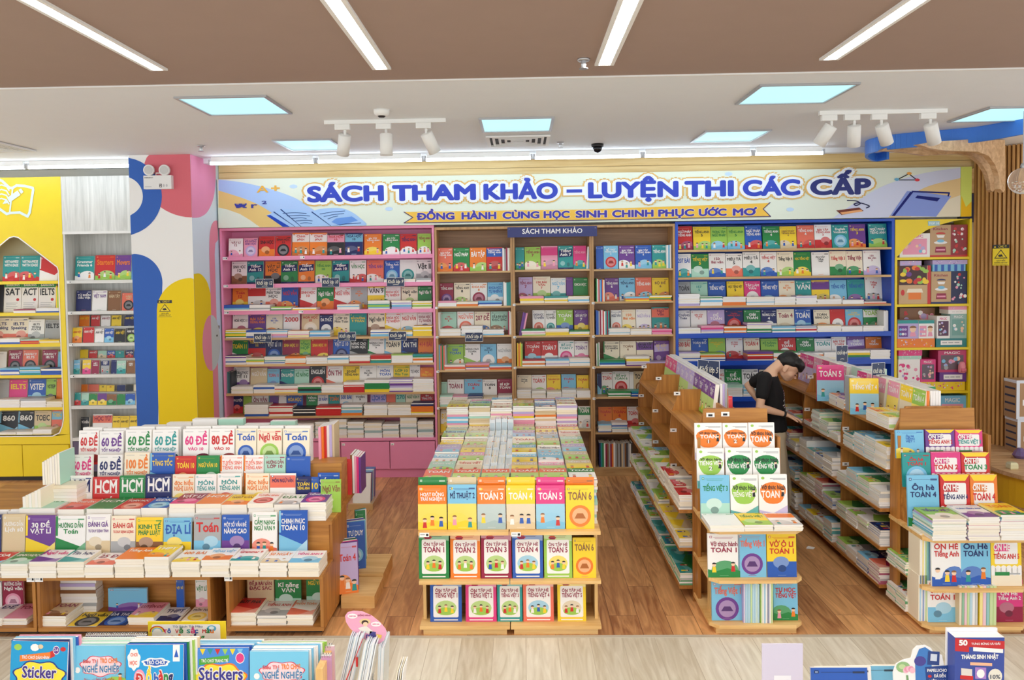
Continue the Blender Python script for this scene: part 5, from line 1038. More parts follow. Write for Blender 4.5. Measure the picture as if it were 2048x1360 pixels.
# ================================================================ stepped oak gondolas with end towers
LV = [.10, .365, .63, .90, 1.17]
GY = [5.22, 6.03, 6.84, 7.64]
def gondola(xl, xr, name, label, out):
    """double-sided rack; its shown flank is at xl, out is how far the lower shelves stick out"""
    xc = (xl+xr)/2; t = thing('gondola', label, 'gondola', (xc, (GY[0]+GY[-1])/2, 0))
    for i, y in enumerate(GY):
        m = MB(); zt = 1.335
        m.prism([(xl, 0), (xr, 0), (xr, 1.0), (xc+.2, 1.17), (xc+.185, zt), (xc-.185, zt), (xl+.02, 1.17), (xl, 1.0)], 'y', y-.011, y+.011); m.build('divider', OAKZ, t)
    for j, z in enumerate(LV):
        ex = out if j < 3 else .02 if j == 3 else -.01
        m = MB(); m.box(xl-ex, xr+ex, GY[0]-.0+.012, GY[-1]-.012, z-.022, z); m.build('shelf', OAKY, t)
    m = MB(); m.box(xc-.009, xc+.009, GY[0]+.012, GY[-1]-.012, .0, 1.30); m.build('back_panel', OAKZ, t)
    for y in GY[1:]:
        for z in (1.0, .72, 1.29):
            q = MB(); q.box(xl+.005+(.03 if z > 1.2 else 0), xl+.055+(.03 if z > 1.2 else 0), y-.0145, y-.0115, z, z+.028, 'W'); q.poly([(xl+.02+(.03 if z > 1.2 else 0),y-.0149,z+.01),(xl+.04+(.03 if z > 1.2 else 0),y-.0149,z+.01),(xl+.04+(.03 if z > 1.2 else 0),y-.0149,z+.018),(xl+.02+(.03 if z > 1.2 else 0),y-.0149,z+.018)], 'K'); q.build('price_tag', PRINT, t)
    return t
XA0, XA1, XB0, XB1 = 1.155, 1.70, 2.50, 3.06
gondola(XA0, XA1, 'a', 'stepped oak gondola nearer the pine table, mostly empty upper shelves', .09)
gondola(XB0, XB1, 'b', 'stepped oak gondola full of book piles, nearer the slatted trunk', .07)
def side_book(x, y, z, w, h, t, spec, lab, lean=.1, yaw=-math.pi/2, kind='textbook', grp=None): return book(kind, lab, 'book', w, h, t, spec, (x, y, z+.0008), lean, yaw, group=grp)
def side_pile(x0, x1, y0, y1, z, h, n, spec, lab, seed, jit=.006, grp=None):
    """a pile lying on a side shelf, its covers seen from the aisle"""
    R = random.Random(seed); t = h/n
    for q in range(n-1):
        c = R.choice(['W','W','C',spec[0][0],'W','k']); j = R.uniform(-jit, jit)
        STUFF.box(x0+j, x1+j, y0+R.uniform(-.003,.003), y1+R.uniform(-.003,.003), z+t*q, z+t*(q+1)-.0009, page_col(R), top=mix(spec[0][0],'W',.4), side=page_col(R), front=mix(c,'W',.3))
    o = book('textbook', lab, 'book', y1-y0-.004, x1-x0-.004, t, spec, ((x0+x1)/2, (y0+y1)/2, z+h), 0, group=grp)
    o.matrix_world = Matrix.Translation((x0+.002+R.uniform(-jit,jit), (y0+y1)/2, z+h)) @ Matrix.Rotation(-math.pi/2, 4, 'Z') @ Matrix.Rotation(-math.pi/2, 4, 'X')
    return o
GS = ['gWG','bWG','EYn','YgG','WgT','GgW','TbW','WkK','bTW','CgG','mWT','WYO','NbW','MsW','BgW','WbN','kWG']
lvn = ['lowest','second-lowest','middle','fourth','top']
# gondola A, flank shelves: three low levels of thin piles with bright covers
for j in range(3):
    y = GY[0]+.02; k = 0; R = random.Random(40+j)
    while y < GY[-1]-.15:
        w = R.uniform(.175,.2)
        if any(y < g < y+w for g in GY[1:-1]): y = [g for g in GY if g > y][0]+.014; continue
        w = min(w, [g for g in GY if g > y][0]-.014-y)
        k += 1; near = y < GY[1]
        sp = (('EYG' if j == 1 else 'GTP' if j == 0 else 'CRM') if near else R.choice(['gWG','WgG','bgW','YgG'] if j else ['bTW','BTW','WgG','gTW']))
        hh = (.1 if j == 2 and near else .055)+R.uniform(0,.035)
        side_pile(XA0-.085, XA0+.165, y, y+w-.003, LV[j], hh, max(3,int(hh/.011)), (sp, R.choice('abd'), 'TOÁN'), f'{NAME[sp[0]]} book topping {nth(k)} pile from end tower, {lvn[j]} shelf of emptier oak gondola', 300+j*30+k, grp='side piles of the emptier gondola')
        y += w+.002
m = MB(); m.box(0,.05,0,.12,0,.05,(60,150,90)); o = tag(m.build('small_box', PRINT, loc=(XA0+.05, GY[2]+.1, LV[4]-.27), world=False), 'small green box on an empty shelf of the emptier gondola', 'box'); o.location.z = LV[3]+.0005
# rows of books standing on its top, facing the aisle
y = GY[-1]-.2; k = 0
rows_ = [('HgW',3),('LgW',3),('LkW',1),('PgW',4)]
xc_ = XA0+.235
for sp, n in rows_:
    for i in range(n):
        k += 1; w = .175 if sp[0] != 'P' else .17
        side_book(xc_-.005, y, LV[4], w-.003, .265, .03, (sp, 'u', 'TIẾNG/VIỆT'), f'{NAME[sp[0]]} textbook standing on top of emptier oak gondola, {nth(k)} from blue bookcase', .12, grp='textbooks standing on the emptier gondola')
        for q in range(3): STUFF.box(xc_+.06+.018*q, xc_+.076+.018*q, y-w/2+.002, y+w/2-.003, LV[4], LV[4]+.268, 'W', top='W', front=['W','L','k'][q])
        y -= w
o = tb_book(G1, 985, 1030, 540, 'RMW', 'm', '', GY[0]+.07, LV[4], 'thin, at the near top end of emptier oak gondola', wrapped=False, parts=False)
grade_sign(1417, 743, 'Khối lớp 5', Y=6.4, label='navy grade sign standing among books on the emptier gondola', yaw=-.75, w=.2, h=.19)
m = MB(); p = at(1417, 762, Y=6.4); m.box(p.x-.004, p.x+.004, 6.404, 6.41, LV[4], p.z); tag(m.build('sign_post', WHITE, loc=(p.x,6.4,LV[4])), 'thin white post under the grade sign of the emptier gondola', 'post')
for s in (-1, 1): pass
# tower panels (end caps)
def tower(x0, x1, label, zs, ztop):
    t = thing('end_tower', label, 'end display', ((x0+x1)/2, 4.95, 0)); y0, y1 = 4.72, 5.205
    m = MB(); m.box(x0+.03, x1-.02, y0+.03, y1, 0, zs[0]-.022); m.build('plinth', PINEX, t)
    for z, n in zip(zs, ('bottom_shelf','middle_shelf','top_shelf')): m = MB(); m.prism([(x0-.01,y0+.05),(x0+.045,y0),(x1-.03,y0),(x1+.02,y0+.05),(x1+.02,y1),(x0-.01,y1)], 'z', z-.022, z); m.build(n, PINEX, t)
    for x in (x0+.0, x1-.02): m = MB(); m.box(x, x+.02, y1-.1, y1, zs[0], 1.16); m.build('post', OAKZ, t)
    for x in (x0+.02, x1-.04): m = MB(); m.box(x, x+.016, y0+.125, y0+.145, zs[0]+.0002, zs[2]-.0222); m.build('upright', PINEZ, t)
    m = MB(); m.box(x0+.022, x1-.022, y0+.2, y0+.215, zs[0]+.0002, zs[2]-.0222); m.build('back_panel', PINEZ, t)
    m = MB(); m.box((x0+x1)/2-.009+.03, (x0+x1)/2+.009+.03, y0+.06, y0+.199, zs[0]+.0002, zs[1]-.0222); m.build('partition', PINEZ, t)
    for i, (ya, yb, zz) in enumerate(((y0+.285,y0+.36,.84),(y0+.361,y0+.46,1.01))): m = MB(); m.box(x0+.022, x1-.022, ya, yb, zs[2]+.0002, zz); m.build('riser', OAKX, t)
    m = MB(); m.prism([(x0+.035, zs[2]+.0003), (x1-.035, zs[2]+.0003), (x1-.06, ztop), (x0+.06, ztop)], 'y', y1-.012, y1+.001); m.build('back_board', OAKX, t)
    return t
ZT, ZT2, ZT3, ZT4 = (1360, 820, 280/1410), (1360, 1030, 280/1465), (1770, 840, 278/1575), (1770, 1040, 278/1182)
ta = tower(1.165, 1.715, 'pine end tower of workbooks on the emptier gondola', [.065, .35, .662], 1.335)
q = MB()
for a, b, c in ((1.245,1.30,1.30),(1.345,1.40,1.305)): q.box(a, b, 5.188, 5.1925, c-.02, c+.01, 'W'); q.box(a+.012, b-.014, 5.1872, 5.188, c-.014, c+.0, 'K')
q.build('price_tag', PRINT, ta)
tbb = tower(2.49, 3.10, 'pine end tower of summer workbooks on the fuller gondola', [.05, .288, .60], 1.325)
def wb(zm, x0, x1, yt, cols, st, ti, Y, zb, where, h=None, **kw):
    if h: zb = at(*px(zm, x0, yt), Y=Y).z-h
    return tb_book(zm, x0, x1, yt, cols, st, ti, Y, zb, where, 'workbook', wrapped=False, **kw)
for r, (Y, zb, L_) in enumerate(((5.10,1.0102,[(150,430,140,'WOW','p','Vở_thực_hành/TOÁN/1'),(433,690,140,'WOW','p','Vở_thực_hành/TOÁN/2'),(693,960,136,'WOW','p','Vở_thực_hành/TOÁN_3')]),
     (5.02,.8402,[(172,452,398,'WgW','p','Vở_thực_hành/TIẾNG_VIỆT/2'),(462,735,392,'WGW','p','Vở_thực_hành/TIẾNG_VIỆT_4'),(737,1015,395,'WGW','p','Vở_thực_hành/TIẾNG_VIỆT_3')]),
     (4.945,.6622,[(207,507,670,'bmG','b','TIẾNG_VIỆT_3'),(510,795,666,'WgW','p','Vở_thực_hành/TIẾNG_VIỆT_4'),(798,1090,661,'WOW','p','Vở_thực_hành/TOÁN_4')]))):
    for i, (x0, x1, yt, c, s, ti) in enumerate(L_): wb(ZT, x0, x1, yt, c, s, ti, Y, zb, f'{["highest","middle","lowest"][r]} step of tower by emptier gondola, {nth(i+1)} from pine table', lean=.08)
def front_pile(zm, xa, xb, ytop, y0, y1, zb, n, spec, where, kind='workbook', seed=1, cs='WWCWW', grp=None, rz=0):
    """a pile at a front edge: every book of it a thing"""
    R = random.Random(seed); a = at(*px(zm, xa, ytop), Y=y0); b = at(*px(zm, xb, ytop), Y=y0); t = (a.z-zb)/n
    for q in range(n):
        top = q == n-1; sp = spec if top else (R.choice(cs)+R.choice('WCk')+'K', 'm', '')
        dx, dy = R.uniform(-.004,.004), R.uniform(-.004,.004); pos = 'topmost' if top else f'{nth(n-q)} from top'
        lab = mk_label(spec[0], spec[2], kind.replace("_", " "), f'topmost, {where}') if top else f'{kind.replace("_", " ")} {pos} of the pile, {where}'
        if len(lab.split()) > 16: lab = f'{kind.replace("_", " ")} {pos}, {where}'
        mb = book_mesh(b.x-a.x-.004, y1-y0, t-.0006, sp, seed*50+q, art=top)
        if not top: mb.c[2] = C(sp[0][0] if R.random() < .25 else page_col(R))
        o = mb.build(kind, PRINT, None, world=False); o.matrix_world = Matrix.Translation(((a.x+b.x)/2+dx, y0+dy, zb+t*(q+1))) @ Matrix.Rotation(rz+R.uniform(-.02,.02), 4, 'Z') @ Matrix.Rotation(-math.pi/2, 4, 'X'); tag(o, lab, 'book', grp)
for i, (xa, xb, yt, sp) in enumerate(((300,650,1165,('WmG','m','')),(650,945,1158,('YgG','b','TIẾNG_VIỆT')),(948,1245,1158,('WOO','h','TOÁN_4')))):
    front_pile(ZT, xa, xb, yt, 4.705, 4.935, .6622, 5, sp, f'{nth(i+1)} pile from pine table on tower of emptier gondola', seed=60+i, grp='workbook piles on the tower of the emptier gondola')
for i, (x0, x1, yt, c, s, ti) in enumerate(((290,632,207,'WGM','a','Vở_thực_hành/TOÁN_1'),(608,908,200,'bPs','c','Tiếng_Việt_1'),(912,1225,207,'YBR','b','VỞ_Ô_LI/TOÁN_1'))): wb(ZT2, x0, x1, yt, c, s, ti, 4.765, .3502, f'{nth(i+1)} on middle shelf of tower by emptier gondola', lean=.06)
for i, (x0, x1, yt, c, s, ti) in enumerate(((332,658,705,'bPs','c','Tiếng_Việt_1'),(978,1238,698,'bGR','a','TỰ_HỌC/TIẾNG_VIỆT'))): wb(ZT2, x0, x1, yt, c, s, ti, 4.785, .0652, f'{nth(i+1)} on bottom shelf of tower by emptier gondola', lean=.05)
def edge_run(zm, xa, xb, yt, Y, zb, n, cs, lab, kind='workbook', depth=.14, grp=None):
    """copies standing side by side, page edges to the front"""
    a = at(*px(zm, xa, yt), Y=Y); b = at(*px(zm, xb, yt), Y=Y); w = (b.x-a.x)/n; R = random.Random(int(xa+yt))
    for i in range(n):
        m = MB(); c = cs[i % len(cs)]; m.box(-w/2+.0004, w/2-.0004, 0, depth, 0, a.z-zb-R.uniform(0,.004), page_col(R), front=mix(c,'W',.55), side=c, right=c); m.box(-w/2+.0003, -w/2+.0016, -.0006, depth, 0, a.z-zb-.002, c)
        o = m.build(kind, PRINT, world=False); o.location = (a.x+w*(i+.5), Y, zb+.0005); tag(o, f'{nth(i+1)} {NAME.get(c,"pale")} {lab}' if isinstance(c, str) else lab, 'book', grp)
edge_run(ZT2, 664, 832, 720, 4.75, .0652, 9, ['L','b','b','b','g','b','b','m','b'], 'workbook in run by first cover, bottom of emptier gondola tower')
edge_run(ZT2, 842, 972, 705, 4.745, .0652, 7, ['g','W','b','W','N','W','g'], 'workbook in run past partition, bottom of emptier gondola tower')
for r, (Y, h, L_) in enumerate(((5.10,.27,[(128,452,122,'bYB','a','Ôn_hè/TIẾNG/VIỆT_1'),(466,800,118,'PYR','q','ÔN_HÈ/TIẾNG_ANH_2'),(806,1118,120,'HYT','q','ÔN_HÈ/TIẾNG_VIỆT_3')]),
     (5.02,.27,[(205,530,382,'TbR','c','Ôn_hè/TOÁN_1'),(534,872,376,'HHR','q','ÔN_HÈ/TOÁN_2'),(876,1200,378,'RYG','q','ÔN_HÈ/TOÁN_3')]),
     (4.945,.26,[(268,632,642,'bGN','a','Ôn_hè/TOÁN_4'),(645,982,634,'RYN','q','ÔN_HÈ/TIẾNG_ANH_4'),(986,1298,634,'OYR','q','ÔN_HÈ/TOÁN_4')]))):
    for i, (x0, x1, yt, c, s, ti) in enumerate(L_):
        wb(ZT3, x0, x1, yt, c, s, ti, Y, [1.0102,.8402,.6022][r], f'{["highest","middle","lowest"][r]} step of tower by fuller gondola, {nth(i+1)} from aisle', lean=.08, t=.03 if i else .014)
for i, (xa, xb, yt, sp) in enumerate(((535,925,1125,('gCP','b','TIẾNG_VIỆT')),(945,1305,1100,('WPB','b','TOÁN_TIẾNG_ANH')),(1312,1650,1075,('YGO','a','TOÁN')))):
    front_pile(ZT3, xa, xb, yt, 4.70, 4.935, .6002, 11, sp, f'{nth(i+1)} pile from aisle on tower of fuller gondola', seed=70+i, cs='WpLbmCW', grp='workbook piles on the tower of the fuller gondola')
for i, (x0, x1, yt, c, s, ti) in enumerate(((402,655,132,'WBR','a','ÔN_HÈ/Tiếng_Anh'),(652,908,130,'bBN','a','Ôn_Hè/TOÁN_1'),(908,1172,130,'YGR','q','ÔN_HÈ/TIẾNG_ANH_5'))): wb(ZT4, x0, x1, yt, c, s, ti, 4.765, .2882, f'{nth(i+1)} on middle shelf of tower by fuller gondola', lean=.05)
for i, (x0, x1, yt, c, s, ti) in enumerate(((367,622,522,'WbR','b','ÔN_TẬP_HÈ/TOÁN_1'),(942,1180,515,'HMW','b','PHIẾU/ÔN_HÈ/Tiếng_Anh_2'))): wb(ZT4, x0, x1, yt, c, s, ti, 4.785, .0502, f'{nth(i+1)} on bottom shelf of tower by fuller gondola', lean=.04)
edge_run(ZT4, 632, 790, 560, 4.745, .0502, 7, ['E','G','p','g','b','W','k'], 'workbook in run by first cover, bottom of fuller gondola tower')
edge_run(ZT4, 805, 950, 560, 4.74, .0502, 5, ['Y','p','T','g','g'], 'workbook in run past partition, bottom of fuller gondola tower')
edge_run(ZT4, 296, 392, 115, 4.80, .2882, 8, ['C','W','Y','W','g','T','T','B'], 'workbook at aisle end, middle shelf of fuller gondola tower')
edge_run(ZT4, 285, 360, 470, 4.80, .0502, 6, ['C','b','W','B','W','g'], 'workbook at aisle end, bottom shelf of fuller gondola tower')
# flank of tower B: piles on the boards facing the aisle
for j, (z, h, c) in enumerate(((.2882,.085,'GgW'),(.0502,.1,'GWg'))):
    for k in range(2): side_pile(2.46, 2.66, 4.935+.13*k, 5.06+.13*k, z, h, 6, (c,'a','TOÁN'), f'green book topping {nth(k+1)} aisle pile on {["middle","bottom"][j]} shelf of tower by fuller gondola', 500+j*5+k)
# gondola B flank: many piles of mixed height on every level
for j in range(4):
    y = GY[0]+.02; k = 0; R = random.Random(80+j)
    while y < GY[-1]-.12:
        w = R.uniform(.165,.195)
        if any(y < g < y+w*.7 for g in GY[1:-1]): y = [g for g in GY if g > y][0]+.014; continue
        w = min(w, [g for g in GY if g > y][0]-.014-y); k += 1
        hh = R.uniform(.07,.16) if j < 3 else R.uniform(.05,.17) if y < 6.5 else R.uniform(.02,.05)
        sp = R.choice(GS); 
        side_pile(XB0-.065+(.045 if j == 3 else 0), XB0+.19, y, y+w-.004, LV[j], hh, max(4,int(hh/.013)), (sp, R.choice('abdh'), R.choice(['TOÁN','TIẾNG_VIỆT','','ĐẠO_ĐỨC'])), f'{NAME[sp[0]]} book topping {nth(k)} pile from end tower, {lvn[j]} shelf of fuller oak gondola', 400+j*40+k, grp='side piles of the fuller gondola')
        y += w+.002
# books standing on top of gondola B
ZG = (1540, 690, 360/1883); xb_ = XB0+.2; k = 0
def gb(x0, x1, yt, cols, st, ti, Y, where, yaw=0): 
    a = at(*px(ZG, x0, yt), Y=Y); b = at(*px(ZG, x1, yt), Y=Y); c_ = math.cos(yaw); w = (b.x-a.x)/c_
    return book('textbook', mk_label(cols, ti, 'textbook', where), 'book', w, a.z-LV[4], .02, (cols, st, ti), ((a.x+b.x)/2, Y, LV[4]+.0008), .05, yaw, group='textbooks standing on the fuller gondola', mat=FILM, parts=True)
gb(500, 770, 215, 'HbW', 'u', 'TOÁN_5', 6.35, 'facing the camera on top of fuller gondola', -.12)
gb(845, 1135, 355, 'YbW', 'u', 'TIẾNG_VIỆT_4', 5.78, 'facing the camera on top of fuller gondola', -.1)
for i, c in enumerate(['k','B','b','W']): STUFF.box(xb_-.19+.014*i, xb_-.178+.014*i, 5.83, 5.99, LV[4], LV[4]+.27, c, top='W')
for i, c in enumerate(['H','O','W']): STUFF.box(xb_-.185+.014*i, xb_-.173+.014*i, 6.41, 6.56, LV[4], LV[4]+.27, c, top='W')
for i, (sp, yy) in enumerate((('pYW',5.69),('YEW',5.5),('gYW',5.33),('HgW',6.22),('pgW',6.04),('pEW',5.9),('HLW',7.5),('HLW',7.32),('pLW',7.14),('HLW',6.96),('pLW',6.78),('pLW',6.6))):
    side_book(xb_+.02, yy, LV[4], .17, .262, .03, (sp, 'u', 'TOÁN_4'), f'{cname(sp)} textbook standing on top of fuller gondola facing aisle, {nth(i+1)} in line', .1, grp='textbooks standing on the fuller gondola')
    for q in range(4): STUFF.box(xb_+.075+.018*q, xb_+.091+.018*q, yy-.085, yy+.083, LV[4], LV[4]+.264, 'W', top='W')
STUFF.box(xb_+.05, xb_+.064, 5.235, 5.25, LV[4], LV[4]+.265, 'O')
for i, (y0, y1, c, h) in enumerate(((5.25,5.42,'gYW',.085),(5.43,5.6,'YOW',.09),(5.98,6.12,'OPW',.08),(6.13,6.27,'POW',.085))): side_pile(XB0+.0, XB0+.165, y0, y1, LV[4], h, 7, (c,'a','TOÁN'), f'{NAME[c[0]]} book topping the pile before standing textbooks, {nth(i+1)} from end tower on fuller gondola', 600+i, jit=.002)
for x, y, n, Y, lab in ((1684,708,'4',6.9,'farther navy grade sign on top of the fuller gondola'),(1757,745,'3',6.05,'nearer navy grade sign on top of the fuller gondola')):
    grade_sign(x, y, f'Khối lớp {n}', Y=Y, label=lab, yaw=.35, w=.13, h=.155); p = at(x, y+12, Y=Y); m = MB(); m.box(p.x-.003, p.x+.003, Y+.006, Y+.012, LV[4]+.01, p.z); tag(m.build('sign_post', WHITE, loc=(p.x,Y,LV[4])), f'thin white post under the {lab.split()[0]} grade sign of the fuller gondola', 'post')
# mint and green boxes standing behind
for x0, x1, y0, y1, h, c, lab in ((2.78,2.98,6.3,6.5,.27,(196,226,206),'pale mint carton of copies on far side of fuller gondola'),(2.76,3.0,5.6,5.9,.235,(40,150,84),'green book box on far side of fuller gondola')):
    m = MB(); m.box(x0, x1, y0, y1, LV[4]+.0005, LV[4]+h, c, top='W'); put_text(m, lambda u, v: (u, y0-.0008, v), 'TOÁN', x0+.03, x1-.05, LV[4]+h-.09, LV[4]+h-.05, 'W'); tag(m.build('book_box', PRINT, loc=(x0,y0,LV[4])), lab, 'box')
# ================================================================ exam-book display, near side of the room
L1, L2, L3, L4 = (100, 830, 350/2048), (400, 830, 350/2048), (0, 1000, 370/1797), (340, 1000, 420/1970)
y0 = 4.72; zb0, zF, zV, zU = .062, .392, .45, .652
UX = [(at(-230,1200,Y=y0).x, at(71,1200,Y=y0).x), (at(74,1200,Y=y0).x, at(421,1200,Y=y0).x), (at(452,1200,Y=y0).x, -1.275)]
UL = ['stepped oak book display cut by the picture edge', 'stepped oak book display of exam books, middle unit', 'stepped oak book display nearest the aisle and pine table']
for k, (a, b) in enumerate(UX):
    t = thing('stepped_display', UL[k], 'book display', ((a+b)/2, 5.4, 0)); ye = 5.95
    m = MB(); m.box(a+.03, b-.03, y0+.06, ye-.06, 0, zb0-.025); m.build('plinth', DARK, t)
    m = MB(); m.box(a, b, y0, ye, zb0-.025, zb0); m.build('bottom_shelf', OAKX, t)
    m = MB(); m.box(a, b, y0, 5.0, zF-.025, zF); m.build('front_shelf', OAKX, t)
    for x in (a, b-.02): m = MB(); m.prism([(y0+.002, zb0+.0002), (5.4, zb0+.0002), (5.4, zU-.0257), (4.99, zU-.0257), (4.99, zF-.0257), (y0+.002, zF-.0257)], 'x', x, x+.02); m.build('side_panel', OAKZ, t)
    m = MB(); m.box(a+.021, b-.021, y0+.3, y0+.315, zb0, zF-.0252); m.build('back_panel', OAKX, t)
    m = MB(); m.box(a+.021, b-.021, 4.915, 4.975, zF+.0002, zV); m.build('ledge', OAKX, t)
    m = MB(); m.box(a, b+(.0 if k == 2 else .0), 4.98, ye, zU-.025, zU); m.build('upper_shelf', OAKX, t)
    m = MB(); m.box(a+.021, b-.021, 4.98, 4.992, zF+.0002, zU-.0252); m.build('riser', OAKX, t)
    price_tag(t, a-.005 if k else b-.05, zF-.001, y0-.001, .05, .03)
rk = thing('book_rack', 'stepped rack holding standing exam books on the oak displays', 'rack', (-2.2, 5.45, zU))
for i, (ya, yb, zz) in enumerate(((5.315,5.385,.785),(5.386,5.56,.935))):
    m = MB(); m.box(-2.82 if i else -2.86, -1.30, ya, yb, zU+.0003, zz); m.build('step', OAKX, rk)
EX = 'exam_book'
def eb(zm, x0, x1, yt, cols, st, ti, Y, zb, where, lean=.1, yaw=0, t=.016): 
    a = at(*px(zm, x0, yt), Y=Y+.02); b = at(*px(zm, x1, yt), Y=Y+.02)
    return book(EX, mk_label(cols, ti, 'exam book', where), 'book', b.x-a.x-.003, (a.z-zb)/math.cos(lean), t, (cols, st, ti), ((a.x+b.x)/2, Y, zb+.0008), lean, yaw, group='exam books standing on the stepped rack', parts=True)
T_ = [(L1,335,573,185,'WRR','w','60_ĐỀ/TỐT_NGHIỆP/MÔN_TOÁN'),(L1,577,858,195,'WPP','w','60_ĐỀ/TỐT_NGHIỆP/HOÁ_HỌC'),(L1,882,1190,175,'WGG','w','60_ĐỀ/TỐT_NGHIỆP/SINH_HỌC'),(L1,1197,1500,175,'WTT','w','60_ĐỀ/TỐT_NGHIỆP/VẬT_LÍ'),(L1,1552,1858,170,'WMH','w','60_ĐỀ/VÀO_10/NGỮ_VĂN'),(L2,107,405,165,'WRR','w','80_ĐỀ/VÀO_10/TIẾNG_ANH'),(L2,412,660,165,'CBB','c','Toán'),(L2,665,958,165,'CgR','c','Ngữ_văn'),(L2,966,1280,165,'CBB','c','Toán')]
S_ = [(L1,245,500,470,'WHH','w','60_ĐỀ/TỐT_NGHIỆP/ĐỊA_LÍ'),(L1,555,850,470,'WNN','w','60_ĐỀ/TỐT_NGHIỆP/TIẾNG_ANH'),(L1,866,1165,445,'COO','w','100_ĐỀ/TỐT_NGHIỆP/NGỮ_VĂN'),(L1,1170,1460,450,'BbY','d','TĂNG_TỐC'),(L1,1465,1713,485,'ROY','b','TOÁN_10'),(L1,1716,1982,480,'GmY','b','NGỮ_VĂN_10'),(L2,237,508,475,'WOs','d','TUYỂN_SINH/TIẾNG_ANH'),(L2,512,748,475,'WOs','d','TUYỂN_SINH/TIẾNG_ANH'),(L2,752,1002,470,'mgM','m','HƯỚNG_DẪN/LỚP_10'),(L2,1006,1290,490,'BEW','a','-')]
H_ = [(L1,200,496,715,'WNN','x','HCM/PHÂN_TOÁN_HỌC'),(L1,500,812,730,'RMW','x','HCM/HỢP_DẪN'),(L1,815,1110,715,'GgW','x','HCM/LÍ_HOÁ_SINH'),(L1,1117,1425,700,'NBW','x','HCM/NGÔN_NGỮ'),(L1,1432,1690,700,'CYO','b','đọc_hiểu/NGHỊ_LUẬN'),(L1,1695,1950,700,'WRT','b','MÔN/TIẾNG_ANH'),(L2,200,485,690,'WRT','b','MÔN/TIẾNG_ANH'),(L2,530,810,690,'CYO','b','đọc_hiểu/NGHỊ_LUẬN'),(L2,815,1118,690,'WsN','h','MÔN_NGỮ_VĂN'),(L2,1120,1298,725,'NBY','m','TOÁN/TIẾNG_ANH'),(L2,1300,1390,730,'BbY','m','10')]
for nm, rows, Y, zb in (('highest', T_, 5.40, .9352), ('middle', S_, 5.325, .7852), ('lowest', H_, 5.245, zU)):
    for i, (zm, x0, x1, yt, c, s, ti) in enumerate(rows):
        eb(zm, x0, x1, yt, c, s, ti, Y, zb, f'{nth(i+1)} along {nm} row of stepped rack')
        if nm == 'highest':
            for q in range(3):
                a, b = at(*px(zm, x0, yt), Y=Y), at(*px(zm, x1, yt), Y=Y); STUFF.box(a.x+.003, b.x-.004, Y+.05+.02*q, Y+.066+.02*q, zb, a.z+.012-.003*q, 'W', top='W')
# far side of the same rack: tops and covers of books turned away
R = random.Random(31)
for i in range(6):
    xa = -2.85+.195*i; STUFF.box(xa, xa+.185, 5.60, 5.66, .9, 1.19+R.uniform(-.02,.03), R.choice(['W','m','C','b']), top='W'); 
    n = R.choice([3,4,5]); 
    for q in range(n): edge_book(xa, xa+.185, 5.68, 5.93, zU+.02*q, zU+.02*(q+1), R.choice('WCWsm'), R)
    STUFF.box(xa+.01, xa+.18, 5.67, 5.69, zU+.1, 1.16, R.choice(['T','O','W','b']), top='W')
for i, (x0, x1, yt, c) in enumerate(((300,390,835,'p'),(430,545,833,'T'),(620,760,826,'O'))): pass
# row of books standing behind the front piles
V_ = [(L3,-180,15,150,'NRW','m','ÔN_THI'),(L3,22,245,145,'EpW','m','HƯỚNG_DẪN/Lịch_sử'),(L3,248,538,155,'PYW','d','30_ĐỀ/VẬT_LÍ'),(L3,541,833,160,'WGG','d','HƯỚNG_DẪN/Toán'),(L3,836,1072,145,'WEP','b','ĐÁNH_GIÁ/TƯ_DUY_ĐỊNH_TÍNH'),(L3,1078,1318,160,'CkR','b','ĐÁNH_GIÁ/TƯ_DUY_ĐỊNH_LƯỢNG'),(L3,1321,1583,175,'YnG','b','KINH_TẾ/PHÁP_LUẬT'),(L3,1588,1860,180,'bYB','b','ĐỊA_LÍ'),(L4,222,478,145,'kbR','b','Toán'),(L4,483,743,145,'BPW','b','MỘT_SỐ_VẤN_ĐỀ/NÂNG_CAO'),(L4,768,1004,120,'WsG','a','CẨM_NANG/NGỮ_VĂN_9'),(L4,1018,1288,105,'BbW','d','CHINH_PHỤC/TOÁN_10')]
for i, (zm, x0, x1, yt, c, s, ti) in enumerate(V_):
    eb(zm, x0, x1, yt, c, s, ti, 4.925, zV, f'{nth(i+1)} standing behind front piles of stepped displays', .09)
    a, b = at(*px(zm, x0, yt), Y=4.95), at(*px(zm, x1, yt), Y=4.95)
    for q in range(2): STUFF.box(a.x+.004+.006*q, b.x-.004+.006*q, 5.0+.018*q, 5.015+.018*q, zU+.0005, a.z+.006+.008*q, 'W', top='W')
# piles: front edge
F_ = [(L3,-230,-4,620,'RbW','d','HSA',6),(L3,0,265,620,'GmW','b','SINH_HỌC',6),(L3,275,543,598,'WPH','d','Ngữ_văn',7),(L3,547,813,603,'WTN','d','Tin_học',6),(L3,822,1100,628,'WsM','b','25_ĐỀ',5),(L3,1110,1393,577,'OsW','m','Tiếng_Anh',7),(L3,1400,1640,552,'YOW','a','THPT',7),(L4,10,278,582,'WYO','a','400_BÀI',6),(L4,285,553,562,'WOb','b','TIẾNG_VIỆT',6),(L4,560,828,572,'WTR','a','Grammar_9',6),(L4,835,1098,592,'WEO','a','50_NGÀY',5),(L4,1105,1398,590,'WbH','b','TIẾNG_ANH_9',5)]
for i, (zm, xa, xb, yt, c, s, ti, n) in enumerate(F_): front_pile(zm, xa, xb, yt, 4.70, 4.905, zF+.0006, n, (c, s, ti), f'{nth(i+1)} front pile along stepped displays', EX, 100+i, 'WCWCW', 'front piles of exam books')
